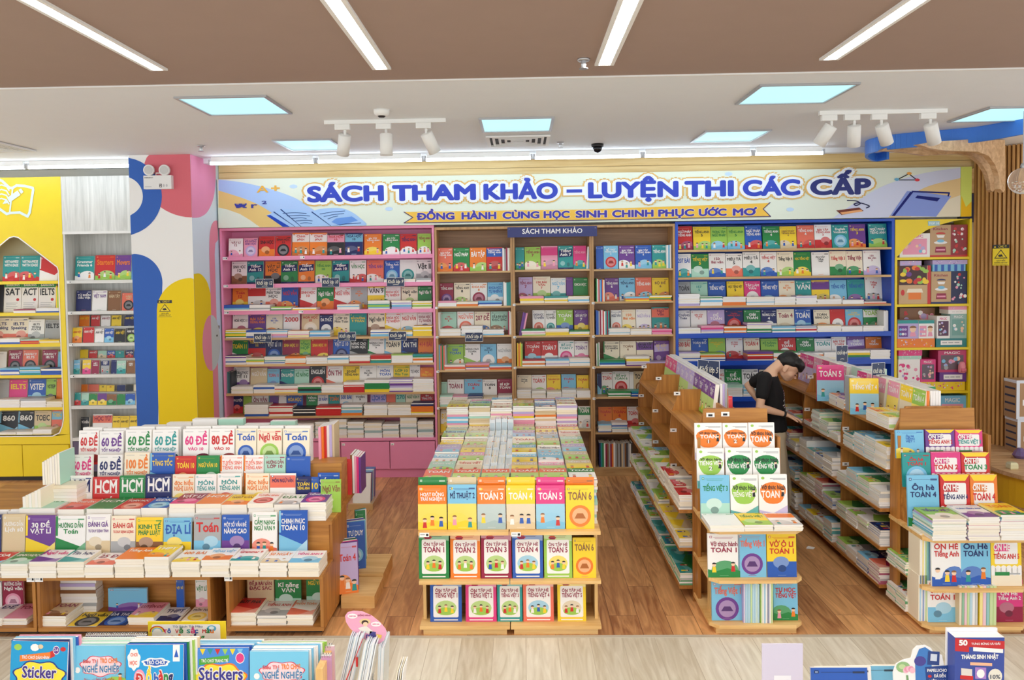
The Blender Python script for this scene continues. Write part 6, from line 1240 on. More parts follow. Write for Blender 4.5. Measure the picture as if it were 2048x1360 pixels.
U_ = [(L1,-360,60,1095,'mWG','m','HÓA_HỌC',3),(L1,85,400,1105,'sRW','b','TỔNG_ÔN',2),(L1,412,728,1100,'GgW','m','HCM',2),(L1,735,1058,1100,'RsW','c','TOÁN_HỌC',2),(L1,1065,1375,1090,'BbW','c','GDKT',2),(L1,1382,1690,1040,'MHW','b','VẬT_LÍ',4),(L1,1700,2000,1040,'OsW','m','HCM',4),(L2,247,550,1050,'YOn','b','NGỮ_VĂN',4),(L2,556,860,1035,'WRs','c','TUYỂN_SINH',4),(L2,866,1165,1050,'WkG','a','ĐỊA_LÍ',3),(L2,1170,1475,1025,'PHW','c','TIẾNG_ANH',8)]
for i, (zm, xa, xb, yt, c, s, ti, n) in enumerate(U_): front_pile(zm, xa, xb, yt, 4.985, 5.215, zU+.0006, n, (c, s, ti), f'{nth(i+1)} upper pile along stepped displays', EX, 130+i, 'WCWCW', 'upper piles of exam books')
# turned copies at the outer end of the rack
R = random.Random(17)
for i in range(7):
    x = at(102+5*i, 925, Y=5.25).x; STUFF.box(x, x+.016, 5.15, 5.33, .86, 1.02+.01*i, ['L','C','W','C','L','C','m'][i], top='W', front=page_col(R))
xa = at(98, 980, Y=5.15).x
for q in range(9): edge_book(xa, xa+.2, 5.14, 5.36, zU+.023*q, zU+.023*(q+1), 'C', R)
for i in range(6): 
    x = at(64+6*i, 985, Y=5.1).x; STUFF.box(x, x+.02, 5.0, 5.2, zU, zU+.17+.01*i, R.choice(['C','W','g','k']), top='W', front=page_col(R))
# cubbies
C_ = [(L3,-170,20,1150,4.75,.22,'WbN','m','ĐỀ',5),(L3,22,262,1150,4.76,.22,'psM','m','TOÁN',6),(L3,365,640,1128,4.74,.22,'EnM','a','TOÁN',8),(L3,648,938,1225,4.73,.2,'YKK','c','Ngữ_văn',4),(L3,945,1232,1215,4.75,.2,'NBW','c','ĐA_THỨC',4),(L3,1238,1500,1140,4.75,.22,'pYM','a','LUYỆN_ĐỀ',8),(L3,1505,1720,1175,4.76,.2,'WNN','b','THPT',5),(L4,100,330,1135,4.75,.2,'CYK','c','MÔN_TOÁN',5),(L4,562,810,1055,4.745,.22,'RsK','d','BỨT_PHÁ',8),(L4,815,1092,1085,4.74,.22,'WkR','b','TIẾNG_ANH',7),(L4,1095,1345,1075,4.745,.22,'WsO','d','PHẦN_TOÁN',7)]
for i, (zm, xa, xb, yt, Y, d, c, s, ti, n) in enumerate(C_): front_pile(zm, xa, xb, yt, Y, Y+d, zb0+.0006, n, (c, s, ti), f'{nth(i+1)} low pile inside the stepped displays', EX, 160+i, 'WCkWC', 'low piles of exam books')
for i, (zm, x0, x1, yt, c, s, ti) in enumerate(((L3,-60,30,760,'WkK','m',''),(L3,35,240,745,'MpW','c','HƯỚNG_DẪN/Ngữ_văn'),(L3,1060,1440,850,'bPR','a','-'),(L3,1718,1795,760,'BbY','m','VẬT_SỬ'),(L4,245,360,735,'WpG','b','VẬT_LÍ'),(L4,730,980,700,'EkM','m','ĐỀ_&_BÀI_VĂN/ĐẶC_SẮC'),(L4,990,1235,712,'GmW','b','Kĩ_năng/VĂN'),(L4,1280,1500,660,'GmY','b','NGỮ_VĂN_10'))):
    zb = zb0+.0006 if i in (0,1,3,4,5,6,7) else .15
    if i == 2:
        a, b = at(*px(zm, 600, 820), Y=4.95), at(*px(zm, 1050, 820), Y=4.95)
        for q in range(10): edge_book(a.x, a.x+.24, 4.93, 5.02, zb0+.022*q, zb0+.022*(q+1), R.choice('EkWLn'), R)
        zb = zb0+.0006
    eb(zm, x0, x1, yt, c, s, ti, 4.955, zb, f'{nth(i+1)} standing inside the low front of stepped displays', .02)
# outer end by the aisle
en = 'by the aisle end of stepped rack'
def ab(x0, x1, yt, cols, st, ti, Y, zb, where, yaw=0, lean=.1, n=0, t=.012):
    a = at(x0, yt, Y=Y); b = at(x1, yt, Y=Y); w = (b.x-a.x)/math.cos(yaw)
    o = book(EX, mk_label(cols, ti, 'exam book', where), 'book', w, (a.z-zb)/math.cos(lean), t, (cols, st, ti), ((a.x+b.x)/2, Y, zb+.0008), lean, yaw, parts=True)
    return o
ab(640, 680, 961, 'gYn', 'm', 'Ngữ_Văn', 5.16, zU, 'at the front '+en); ab(634, 677, 948, 'BTW', 'm', 'SÁCH', 5.27, zU, 'behind lime one '+en); ab(628, 680, 938, 'PpW', 'm', '', 5.38, zU, 'behind blue one '+en); ab(668, 702, 921, 'RMW', 'm', '', 5.56, zU, 'tallest '+en, .1); ab(640, 672, 927, 'NBW', 'm', '', 5.48, zU, 'half hidden '+en)
for q, c in enumerate(['n','W','p','H','P']): x = at(702, 950, Y=5.62).x+.016*q; STUFF.box(x, x+.0145, 5.6, 5.78, zU, zU+.29-.005*q, c, top='W')
t = thing('side_rack', 'low pine rack of magazines at the aisle end of the stepped displays', 'rack', (-1.12, 5.5, 0))
for i, (ya, yb, zz) in enumerate(((5.12,5.44,.085),(5.46,5.85,.10))): m = MB(); m.box(-1.26, -1.03, ya, yb, 0, zz); m.build('base', PINEX, t)
def rb(x0, x1, yt, cols, st, ti, Y, zb, where, n, cs):
    ab(x0, x1, yt, cols, st, ti, Y, zb, where, .28, .16)
    a, b = at(x0, yt, Y=Y), at(x1, yt, Y=Y)
    for q in range(n): 
        d = .014*(q+1); o = [(a.x-d*.5, Y+d+.0), (b.x-d*.5, Y+d+.055)]; h = a.z-zb+.004
        p0, p1 = Vector((o[0][0],o[0][1],zb)), Vector((o[1][0],o[1][1],zb)); k = Vector((-.003,.012,0)); l = Vector((-.01,.045,h*.97))
        STUFF.hexa([tuple(v) for v in (p0,p1,p1+k,p0+k,p0+l,p1+l,p1+l+k,p0+l+k)], cs[q % len(cs)])
rb(676, 714, 1092, 'LOR', 'a', 'Toán_4', 5.16, .085, 'on the low side rack nearest camera', 6, ['P','H','W','G','N','W']); rb(694, 729, 1049, 'BbW', 'c', 'TƯ_DUY', 5.55, .10, 'farther on the low side rack', 5, ['b','W','P','B','W']); rb(712, 731, 1026, 'GTW', 'b', '', 5.74, .10, 'last on the low side rack', 3, ['W','b','G'])
for q, c in enumerate(['p','O','R','W','L','E']): x = at(640+4*q, 860, Y=5.55).x; STUFF.box(x, x+.017, 5.5+.02*q, 5.66+.02*q, zU, 1.17, c, top='W', side=c)
m = MB(); p = at(726, 1006, Z=.06); R = random.Random(4)
for q in range(9): m.hexa([(p.x-.1,p.y+.03*q,.06),(p.x+.07,p.y+.03*q,.06),(p.x+.07,p.y+.03*q+.02,.06),(p.x-.1,p.y+.03*q+.02,.06),(p.x-.1,p.y+.03*q+.06,.33),(p.x+.07,p.y+.03*q+.06,.33),(p.x+.07,p.y+.03*q+.08,.33),(p.x-.1,p.y+.03*q+.08,.33)], R.choice(['B','W','N','b','k']))
m.box(p.x-.14, p.x+.1, p.y-.03, p.y+.42, 0, .0595, (206,170,120)); tag(m.build('magazine_holder', FILM, loc=tuple(p)), 'low tray of wrapped blue magazines beyond the stepped display', 'tray')
# ================================================================ things at the near edge
F1, F2 = (0, 1200, 420/2048), (400, 1200, 460/2048)
YN = 3.1; zN = .46
t = thing('display_table', 'low pale table under the activity books at the near edge', 'display table', (-1.5, 3.16, 0))
m = MB(); m.box(-2.6, -.45, 2.95, 3.33, zN-.03, zN); m.build('table_top', PINEX, t)
for x in (-2.5, -.6):
    for y in (3.0, 3.28): m = MB(); m.box(x, x+.05, y, y+.05, 0, zN-.0302); m.build('leg', PINEZ, t)
def activity(zm, x0, x1, yt, Y, c, bgc, draw, label, n=5, roll=0, back=None):
    a, b = at(*px(zm, x0, yt), Y=Y), at(*px(zm, x1, yt), Y=Y); w = b.x-a.x; h = a.z-zN
    m = MB(); k = .0012; m.box(-w/2, w/2, 0, k, 0, h, c); m.box(-w/2, w/2, .011, .011+k, 0, h, c); m.box(-w/2, -w/2+k, k, .011, 0, h, c)
    F = lambda q: (lambda u, v: ((u-.5)*w, -.0005*(1+q), h-(1-v)*.212))
    draw(m, F); o = m.build('activity_book', PRINT, None, world=False)
    pb = MB(); pb.box(-w/2+k, w/2-.002, k, .011, .002, h-.002, 'W'); pb.build('page_block', PAPER, o, world=False)
    o.location = ((a.x+b.x)/2, Y, zN+.0006); o.rotation_euler = (-.08, roll, 0); tag(o, label, 'book', None)
    R = random.Random(int(x0+n))
    for q in range(n): yy = Y+.034+.0095*q; STUFF.box(a.x+.002*(q+1), b.x+.007*(q+1), yy, yy+.0085, zN, zN+h+.002*(q % 3), (back or 'bWmW')[q % len(back or 'bWmW')], top=(back or 'bWmW')[q % len(back or 'bWmW')] if q % 2 == 0 else 'W')
def words(m, F, rows):
    for (t_, x0, x1, y0, y1, col, off) in rows: put_text(m, F(1.6), t_, x0, x1, y0, y1, col, off, False)
def cloud(m, F, k, x, y, rx, ry, col):
    pts = [(x+rx*math.cos(a)*(1+.07*math.sin(7*a)), y+ry*math.sin(a)*(1+.1*math.sin(7*a))) for a in [i*math.pi/24 for i in range(48)]]; m.poly([F(k)(*p) for p in pts], col)
def d_sticker(m, F):
    m.poly([F(0)(0,0),F(0)(1,0),F(0)(1,1),F(0)(0,1)], (24,156,212)); cloud(m, F, .3, .52, .34, .46, .28, (30,60,140)); cloud(m, F, .5, .52, .34, .43, .255, (248,226,60))
    m.poly([F(.8)(.16,.6),F(.8)(.7,.68),F(.8)(.7,.8),F(.8)(.16,.72)], 'O'); m.poly([F(.7)(.66,.66),F(.7)(.78,.72),F(.7)(.76,.84),F(.7)(.68,.8)], 'R')
    words(m, F, (('TRÒ CHƠI DÁN HÌNH',.2,.68,.66,.72,'W',.02),('Sticker',.22,.82,.3,.52,'W',.07),('ĐẠI DƯƠNG HUYỀN BÍ',.26,.8,.13,.19,'R',.02))); put_text(m, F(5), 'Sticker', .22, .82, .3, .52, (64,40,130), .02, False)
    for x, y, r, c in ((.12,.88,.07,'g'),(.42,.88,.08,'W'),(.52,.9,.05,'E'),(.92,.86,.05,'R'),(.1,.1,.05,'Y')): disc(m, F(.9), x, y, r, r*.9, c, 9)
    disc(m, F(1), .8, .84, .06, .085, 'W', 12); disc(m, F(1.2), .8, .84, .052, .072, 'P', 12); put_text(m, F(1.6), '2-6', .765, .835, .82, .88, 'W')
def d_jobs(m, F):
    m.poly([F(0)(0,0),F(0)(1,0),F(0)(1,1),F(0)(0,1)], (120,200,232)); disc(m, F(.2), .12, .0, .3, .22, 'p', 14); disc(m, F(.3), .85, .1, .35, .3, 'g', 14); disc(m, F(.25), .45, .05, .3, .2, 'W', 14)
    cloud(m, F, .5, .55, .6, .38, .2, (214,60,90)); cloud(m, F, .7, .55, .6, .36, .185, (250,214,220))
    words(m, F, (('Siêu Thị',.22,.5,.66,.73,'R',.02),('TRÒ CHƠI',.54,.86,.66,.75,'O',.03),('NGHỀ NGHIỆP',.22,.88,.48,.61,'W',.07),('Đóng vai LÍNH CỨU HỎA',.25,.82,.28,.36,'R',.015)))
    put_text(m, F(3.4), 'NGHỀ NGHIỆP', .22, .88, .48, .61, (40,110,170), .02, False)
    disc(m, F(.8), .12, .52, .05, .06, 'W', 10); figure(m, lambda k: (lambda u, v: F(1+k)(u, v)), .92, .3, .22, 'O', random.Random(2))
def d_shop(m, F):
    m.poly([F(0)(0,0),F(0)(1,0),F(0)(1,1),F(0)(0,1)], (34,160,222)); cloud(m, F, .4, .14, .72, .11, .2, 'W'); words(m, F, (('CHƠI',.08,.2,.78,.84,'s',.03),('HỌC',.07,.2,.62,.69,'s',.03)))
    cloud(m, F, .4, .52, .66, .24, .09, 'W'); cloud(m, F, .6, .52, .66, .2, .06, 'B'); words(m, F, (('TRÒ CHƠI',.36,.68,.63,.7,'W',.03),)); disc(m, F(.5), .24, .36, .1, .17, 'p', 14)
    for t_, x0, x1, c in (('Đ',.19,.3,'R'),('ồ',.36,.44,'Y'),('h',.5,.57,'B'),('à',.58,.66,'R'),('n',.67,.74,'G'),('g',.75,.82,'N')): put_text(m, F(1.3), t_, x0, x1, .27, .45, 'W', .1, False); put_text(m, F(4.4), t_, x0, x1, .27, .45, c, .04, False)
    m.poly([F(.6)(.3,.13),F(.6)(.72,.13),F(.6)(.72,.2),F(.6)(.3,.2)], 'H'); words(m, F, (('CHỦ ĐỀ: DU LỊCH BIỂN',.32,.7,.145,.185,'W',.02),)); m.poly([F(.6)(.82,.68),F(.6)(.94,.68),F(.6)(.94,1),F(.6)(.82,1)], 'W'); m.poly([F(.9)(.84,.76),F(.9)(.92,.76),F(.9)(.88,.92)], 'B')
    for x in (.1, .9): disc(m, F(.8), x, .22, .05, .07, 'C', 10)
def d_stickers(m, F):
    m.poly([F(0)(0,0),F(0)(1,0),F(0)(1,1),F(0)(0,1)], (70,140,220)); cloud(m, F, .3, .5, .4, .46, .3, (240,120,40)); cloud(m, F, .5, .5, .4, .43, .27, (250,222,60)); disc(m, F(.4), .3, .05, .3, .14, 'g', 12); disc(m, F(.4), .8, .05, .3, .16, 'W', 12)
    m.poly([F(.8)(.14,.66),F(.8)(.66,.74),F(.8)(.66,.86),F(.8)(.14,.78)], (80,170,60)); words(m, F, (('TRÒ CHƠI TRANG TRÍ',.18,.64,.72,.78,'W',.02),('Stickers',.14,.9,.38,.62,'W',.08),('BÉ CHƠI THỂ THAO',.18,.76,.18,.25,'N',.02))); put_text(m, F(5), 'Stickers', .14, .9, .38, .62, (54,50,140), .02, False)
    for i in range(7): m.poly([F(.6)(.02+.13*i,.98),F(.6)(.12+.13*i,.98),F(.6)(.07+.13*i,.86)], 'OYTRgYb'[i])
    disc(m, F(1), .85, .8, .08, .11, 'W', 12); disc(m, F(1.2), .85, .8, .07, .095, 'H', 12)
activity(F1, 52, 606, 432, 3.08, 'B', 'B', d_sticker, 'blue sticker book with a yellow cloud titled Sticker, ocean theme', 5, .03, 'NWbBp')
activity(F1, 668, 1190, 470, 3.12, 'b', 'b', d_jobs, 'sky-blue jobs game book between the sticker book and toy shop book', 7, .0, 'mWmbWm')
activity(F1, 1200, 1762, 465, 3.06, 'B', 'B', d_shop, 'blue play book titled TRÒ CHƠI ĐỒ HÀNG with colourful letters', 6, .0, 'BGWgWE')
activity(F2, -98, 418, 448, 3.12, 'B', 'B', d_stickers, 'blue book titled Stickers with bunting and an orange cloud', 6, .0, 'BbbWbW')
activity(F2, 428, 952, 480, 3.10, 'b', 'b', d_jobs, 'sky-blue jobs game book at the end of the row with lime copies', 8, .0, 'WbWWbWgg')
# spiral pads behind
def pad(xa, xb, ya, Y, c, lab):
    a, b = at(xa, ya, Y=Y), at(xb, ya, Y=Y); m = MB(); m.box(a.x, b.x, Y, Y+.012, zN, a.z-.012, c, top='W'); n = int((b.x-a.x)/.0105)
    w = MB()
    for i in range(n): x = a.x+.006+.0105*i; w.tube([(x+.002*math.cos(q), Y+.006+.009*math.cos(q), a.z-.012+.009*math.sin(q)) for q in [k*math.pi/4 for k in range(9)]], .0016, 5, (226,226,232))
    o = m.build('spiral_pad', PRINT, loc=(a.x, Y, zN)); w.v = [(x-a.x, y-Y, z-zN) for x, y, z in w.v]; w.build('wire', METAL, o, world=False); tag(o, lab, 'notepad')
pad(36, 154, 1277, 3.28, (240,214,226), 'pale pink pad standing behind the ocean sticker book'); pad(170, 292, 1266, 3.3, (100,84,150), 'violet spiral pad standing behind the jobs game book'); pad(634, 668, 1287, 3.2, (226,190,204), 'white and pink spiral pad at the end of the activity books'); pad(642, 662, 1306, 3.12, (200,150,190), 'pink notebook with a cat face beside the lime copies')
# yellow header sign
a, b = at(297, 1286, Y=3.32), at(451, 1243, Y=3.32); t = thing('header_sign', 'yellow-edged sign reading Tô Vẽ Sắc Màu over the activity books', 'sign', (a.x, 3.32, zN))
m = MB(); z0, z1 = a.z-.16, b.z; m.box(a.x, b.x, 3.32, 3.325, z0, z1, (246,216,40)); sf = lambda k: (lambda u, v: (a.x+(b.x-a.x)*u, 3.32-.0006*(1+k), z0+(z1-z0)*v))
m.poly([sf(0)(*p) for p in rrect(.05,.93,.04,.955,.03)], 'W'); put_text(m, sf(1), 'Tủ Sách Tô Màu', .32, .7, .9, .935, (90,110,150), .01, False)
x = .2
for i, ch in enumerate('Tô Vẽ Sắc Màu'):
    if ch != ' ': put_text(m, sf(1), ch, .2+.05*i, .245+.05*i, .8, .865, ['H','B','P','R','G','O','T'][i % 7], .03, False)
for i, ch in enumerate('Cuộc Sống'):
    if ch != ' ': put_text(m, sf(1), ch, .28+.05*i, .325+.05*i, .69, .755, ['R','N','O','G','B'][i % 5], .03, False)
disc(m, sf(1), .82, .88, .06, .055, (90,176,214), 14); disc(m, sf(1.3), .82, .89, .035, .03, (230,244,250), 10); 
for r_, c in ((.1,'R'),(.085,'Y'),(.07,'b'),(.055,'W')): disc(m, sf(1+.3*(.1-r_)*30), .12, .82, r_, r_*1.1, c, 12, 0, math.pi)
m.build('board', PRINT, t); m = MB(); m.box(a.x+.03, b.x-.03, 3.3255, 3.35, zN, z0+.02, (214,216,218)); m.build('holder', WHITE, t)
# pink topper on wrapped packs
P0 = at(731, 1256, Y=3.25); t = thing('topper_sign', 'pink kidney-shaped promotional topper beside the wrapped packs', 'sign', (P0.x, 3.25, zN))
m = MB(); out = [at(690+x*.2132-0, 1222+y*.2132, Y=3.25) for x, y in ()] or [at(px_, py_, Y=3.25) for px_, py_ in ((690,1232),(695,1225),(706,1222),(724,1223),(744,1232),(760,1245),(771,1258),(773,1268),(768,1281),(758,1288),(744,1288),(733,1281),(724,1274),(712,1268),(700,1257),(692,1244))]
m.prism([(q.x, q.z) for q in out], 'y', 3.25, 3.254, (238,168,194)); tf = lambda k: (lambda px_, py_: (lambda q: (q.x, 3.25-.0006*(1+k), q.z))(at(px_, py_, Y=3.25)))
disc(m, tf(0), 730, 1243, 11, 6, (236,206,150), 16); disc(m, tf(1), 730, 1245, 7, 5, (60,40,34), 12); disc(m, tf(1.4), 731, 1248, 5, 4.5, 'S', 12); m.poly([tf(.8)(*p) for p in ((716,1256),(732,1251),(746,1262),(740,1268),(722,1262))], (236,226,214))
for x, y in ((705,1232),(752,1248)): disc(m, tf(.6), x, y, 10, 5, 'W', 12); put_text(m, tf(1.2), 'GIẢM GIÁ', x-7, x+7, y+1.5, y-1.5, 'H', .02, False)
put_text(m, tf(1), 'ĐỒNG HÀNH', 716, 742, 1232, 1229, 'M', .02, False); put_text(m, tf(1.2), 'DÀN', 733, 752, 1276, 1269, (70,60,140), .05, False); m.poly([tf(.8)(*p) for p in ((740,1262),(752,1264),(750,1275),(738,1272))], (70,66,130)); m.poly([tf(.9)(*p) for p in ((753,1268),(764,1270),(762,1277),(752,1275))], (240,200,90))
put_text(m, tf(1), 'LEN', 742, 754, 1286, 1282, 'H', .03, False); m.build('card', PRINT, t)
m = MB(); q = at(745, 1290, Y=3.26); m.tube([(q.x, 3.258, q.z-.2), (q.x-.004, 3.258, q.z+.02)], .003); m.build('stem', WHITE, t)
def pack(xa, xb, ya, Y, lean, lab, band):
    a, b = at(xa, ya, Y=Y), at(xb, ya, Y=Y); m = MB(); w = b.x-a.x; R = random.Random(int(xa)); n = 9
    for i in range(n):
        x = a.x+w*i/n; h = a.z-zN-R.uniform(0,.012); s = lean*h
        m.hexa([(x-s,Y,zN),(x-s+w/n*.9,Y,zN),(x-s+w/n*.9,Y+.15,zN),(x-s,Y+.15,zN),(x,Y+.01,zN+h),(x+w/n*.9,Y+.01,zN+h),(x+w/n*.9,Y+.15,zN+h),(x,Y+.15,zN+h)], R.choice(['W',(214,222,230),(226,232,236),'W',(190,206,216)]))
    o = m.build('wrapped_pack', FILM, loc=(a.x,Y,zN)); tag(o, lab, 'book pack', 'wrapped packs of booklets')
    if band: s = MB(); h = a.z-zN; s.hexa([(0+w*.2-lean*h*.7,-.004,h*.2),(w*.28-lean*h*.7,-.004,h*.2),(w*.28-lean*h*.7,-.001,h*.2),(w*.2-lean*h*.7,-.001,h*.2),(w*.9,.004,h*.95),(w*.95,.004,h*.95),(w*.95,.008,h*.95),(w*.9,.008,h*.95)], 'R'); s.box(w*.42, w*.56, -.008, .0, h*.55, h*.68, 'R'); s.build('tie', PRINT, o, world=False)
pack(700, 727, 1272, 3.2, .25, 'white wrapped pack of booklets tied with a red strip', True); pack(727, 752, 1288, 3.17, .2, 'grey wrapped pack of booklets next to the red-tied one', False); pack(756, 768, 1294, 3.2, .05, 'peach and mint wrapped pack under the pink topper', False)
p = at(800, 1352, Y=3.1); m = MB()
for i in range(4): m.hexa([(p.x-.045+.01*i,3.1,zN),(p.x-.04+.01*i,3.1,zN),(p.x-.04+.01*i,3.22,zN),(p.x-.045+.01*i,3.22,zN),(p.x-.012+.008*i,3.1,p.z+.02+.004*i),(p.x-.008+.008*i,3.1,p.z+.02+.004*i),(p.x-.008+.008*i,3.22,p.z+.02),(p.x-.012+.008*i,3.22,p.z+.02)], 'CWCW'[i])
tag(m.build('small_notebook', PRINT, loc=(p.x,3.1,zN)), 'small cream notebook standing half open by the wrapped packs', 'notebook')
m = MB(); q0, q1 = at(631, 1338, Y=3.05), at(645, 1338, Y=3.05); m.box(q0.x, q1.x, 3.05, 3.2, zN, q0.z); tag(m.build('wooden_block', PINEZ, loc=(q0.x,3.05,zN)), 'small pine block at the end of the activity books', 'block')
# ---- near edge on the other side
t = thing('display_table', 'pale table under the booklets and promotional standees at the near edge', 'display table', (1.7, 3.2, 0))
m = MB(); m.box(.75, 2.6, 2.85, 3.3, zN-.03, zN); m.build('table_top', PINEX, t)
for x in (.8, 2.5):
    for y in (2.9, 3.2): m = MB(); m.box(x, x+.05, y, y+.05, 0, zN-.0302); m.build('leg', PINEZ, t)
a, b = at(1524, 1288, Y=3.0), at(1606, 1288, Y=3.0); m = MB(); m.box(a.x, b.x, 3.0, 3.006, zN, a.z, (214,206,226)); c = at(1548, 1351, Y=3.0); d = at(1582, 1351, Y=3.0); m.poly([(c.x,2.9994,zN),(d.x,2.9994,zN),(d.x,2.9994,c.z),(c.x,2.9994,c.z)], (240,238,244))
tag(m.build('lilac_panel', FILM, loc=(a.x,3.0,zN)), 'blank lilac panel standing at the near edge of the pale floor', 'panel')
a = at(1630, 1347, Y=3.02); b = at(1860, 1347, Y=3.02); m = MB(); R = random.Random(8)
for i, (s, e, c) in enumerate(((0,.5,'B'),(.05,.55,'W'),(.35,.8,'b'),(.6,1,'W'))):
    w = b.x-a.x; o = book('booklet', ['navy booklet under the open white pages at the near edge','white booklet open on the navy one at the near edge','pale blue booklet leaning by the lotus standee','white booklet lying behind the lotus standee'][i], 'book', w*(e-s), a.z-zN-.006*i, .01, (c+'WK','m',''), (a.x+w*(s+e)/2, 3.04+.018*i, zN+.0006), .12)
# lotus standee
p = at(1850, 1300, Y=3.0); t = thing('standee', 'cut-out standee with pink lotus, green leaf and blue lettering plate', 'standee', (p.x, 3.0, zN)); kf = lambda k: (lambda px_, py_: (lambda q: (q.x, 3.0-.0007*(1+k), max(q.z, zN+.002)))(at(px_, py_, Y=3.0)))
outl = [(1789,1400),(1786,1345),(1792,1328),(1806,1320),(1822,1316),(1826,1300),(1834,1292),(1850,1290),(1862,1296),(1868,1306),(1884,1310),(1888,1330),(1898,1336),(1900,1400)]
m = MB(); q = [at(x, y, Y=3.0) for x, y in outl]; m.prism([(v.x, max(v.z, zN)) for v in q], 'y', 3.0, 3.004, 'W')
m.poly([kf(0)(*v) for v in ((1830,1318),(1838,1298),(1850,1294),(1862,1302),(1866,1400),(1832,1400))], (66,126,196)); disc(m, kf(.5), 1840, 1322, 12, 10, (76,70,150), 14); disc(m, kf(.8), 1806, 1334, 14, 11, (150,190,130), 14); disc(m, kf(1), 1804, 1333, 7, 5, (196,216,160), 10)
for i in range(5): 
    an = math.radians(200+35*i); disc(m, kf(1.2+.1*i), 1818+7*math.cos(an), 1342+5*math.sin(an), 6, 6, (232,150,176) if i % 2 else (244,190,204), 10)
m.poly([kf(1)(*v) for v in ((1812,1350),(1816,1350),(1822,1400),(1816,1400))], (120,160,110))
m.poly([kf(1.5)(*v) for v in ((1850,1334),(1896,1330),(1899,1368),(1853,1372))], (40,70,140)); put_text(m, kf(2), 'PAPELUCHO', 1854, 1893, 1343, 1337, 'W', .03, True); put_text(m, kf(2), 'ĐÃ ĐẾN', 1868, 1890, 1354, 1348, 'W', .03, True); put_text(m, kf(2), 'VIỆT NAM', 1858, 1890, 1365, 1359, 'W', .03, True); disc(m, kf(2), 1859, 1352, 4, 3, 'R', 8)
m.poly([kf(1.4)(*v) for v in ((1856,1302),(1879,1303),(1878,1330),(1854,1329))], (44,70,134)); m.poly([kf(1.8)(*v) for v in ((1861,1307),(1874,1308),(1873,1322),(1860,1321))], (214,220,232))
m.build('card', PRINT, t); m = MB(); m.box(p.x-.03, p.x+.03, 3.0045, 3.09, zN, zN+.004, 'W'); m.build('foot', PRINT, t)
# promotional leaflet box
a, b = at(1910, 1275, Y=2.95), at(2009, 1283, Y=2.95); t = thing('leaflet_box', 'blue and red promotional leaflet holder at the near edge', 'leaflet holder', (a.x, 2.95, zN)); m = MB(); m.box(a.x, b.x, 2.95, 3.0, zN, a.z, (60,80,160), top='W'); bf = lambda k: (lambda px_, py_: (lambda q: (min(max(q.x,a.x),b.x), 2.95-.0007*(1+k), min(max(q.z, zN),a.z)))(at(px_, py_, Y=2.95)))
m.poly([bf(0)(*v) for v in ((1905,1276),(2015,1282),(2015,1298),(1905,1292))], (200,44,50)); m.poly([bf(0)(*v) for v in ((1905,1292),(1938,1294),(1938,1304),(1905,1302))], (200,44,50)); m.poly([bf(.4)(*v) for v in ((1946,1294),(2006,1298),(2006,1306),(1946,1302))], 'W')
put_text(m, bf(1), '50', 1918, 1934, 1290, 1280, 'W', .05, False); put_text(m, bf(1), 'TƯNG BỪNG ƯU ĐÃI', 1942, 2000, 1289, 1285, 'W', .02, False); put_text(m, bf(1), 'THÁNG SINH NHẬT', 1922, 1996, 1317, 1309, 'W', .05, False); m.poly([bf(.6)(*v) for v in ((1940,1324),(1984,1326),(1984,1332),(1940,1330))], (244,186,150))
m.poly([bf(.6)(*v) for v in ((1950,1334),(1972,1335),(1972,1358),(1950,1357))], (170,130,200)); disc(m, bf(1), 1961, 1347, 8, 9, 'W', 12); disc(m, bf(1), 1990, 1352, 14, 15, (236,230,214), 16); put_text(m, bf(1.6), '10%', 1980, 2000, 1357, 1349, (60,70,90), .02, False); m.poly([bf(.6)(*v) for v in ((1922,1336),(1944,1338),(1944,1352),(1922,1350))], (226,216,206)); m.poly([bf(.7)(*v) for v in ((1920,1350),(1946,1352),(1946,1360),(1920,1358))], 'R')
m.build('front_card', PRINT, t); m = MB(); m.box(a.x-.004, b.x+.004, 3.0006, 3.01, zN, a.z+.012, (240,240,244)); m.build('back_card', FILM, t)
# white scrap on the floor
p = at(1620, 1098, Z=0); m = MB(); m.poly([(p.x-.03,p.y,.004),(p.x+.02,p.y-.015,.003),(p.x+.05,p.y+.02,.006),(p.x,p.y+.035,.012)], 'W'); m.poly([(p.x-.03,p.y,.004),(p.x,p.y+.035,.012),(p.x-.012,p.y+.04,.003)], 'W'); tag(m.build('paper_scrap', PAPER, loc=tuple(p)), 'small white paper scrap on the brown floor between gondolas', 'paper')
o = STUFF.build('stacked_books', PRINT); tag(o, 'many stacked and packed books showing only their edges', 'book', kind='stuff')
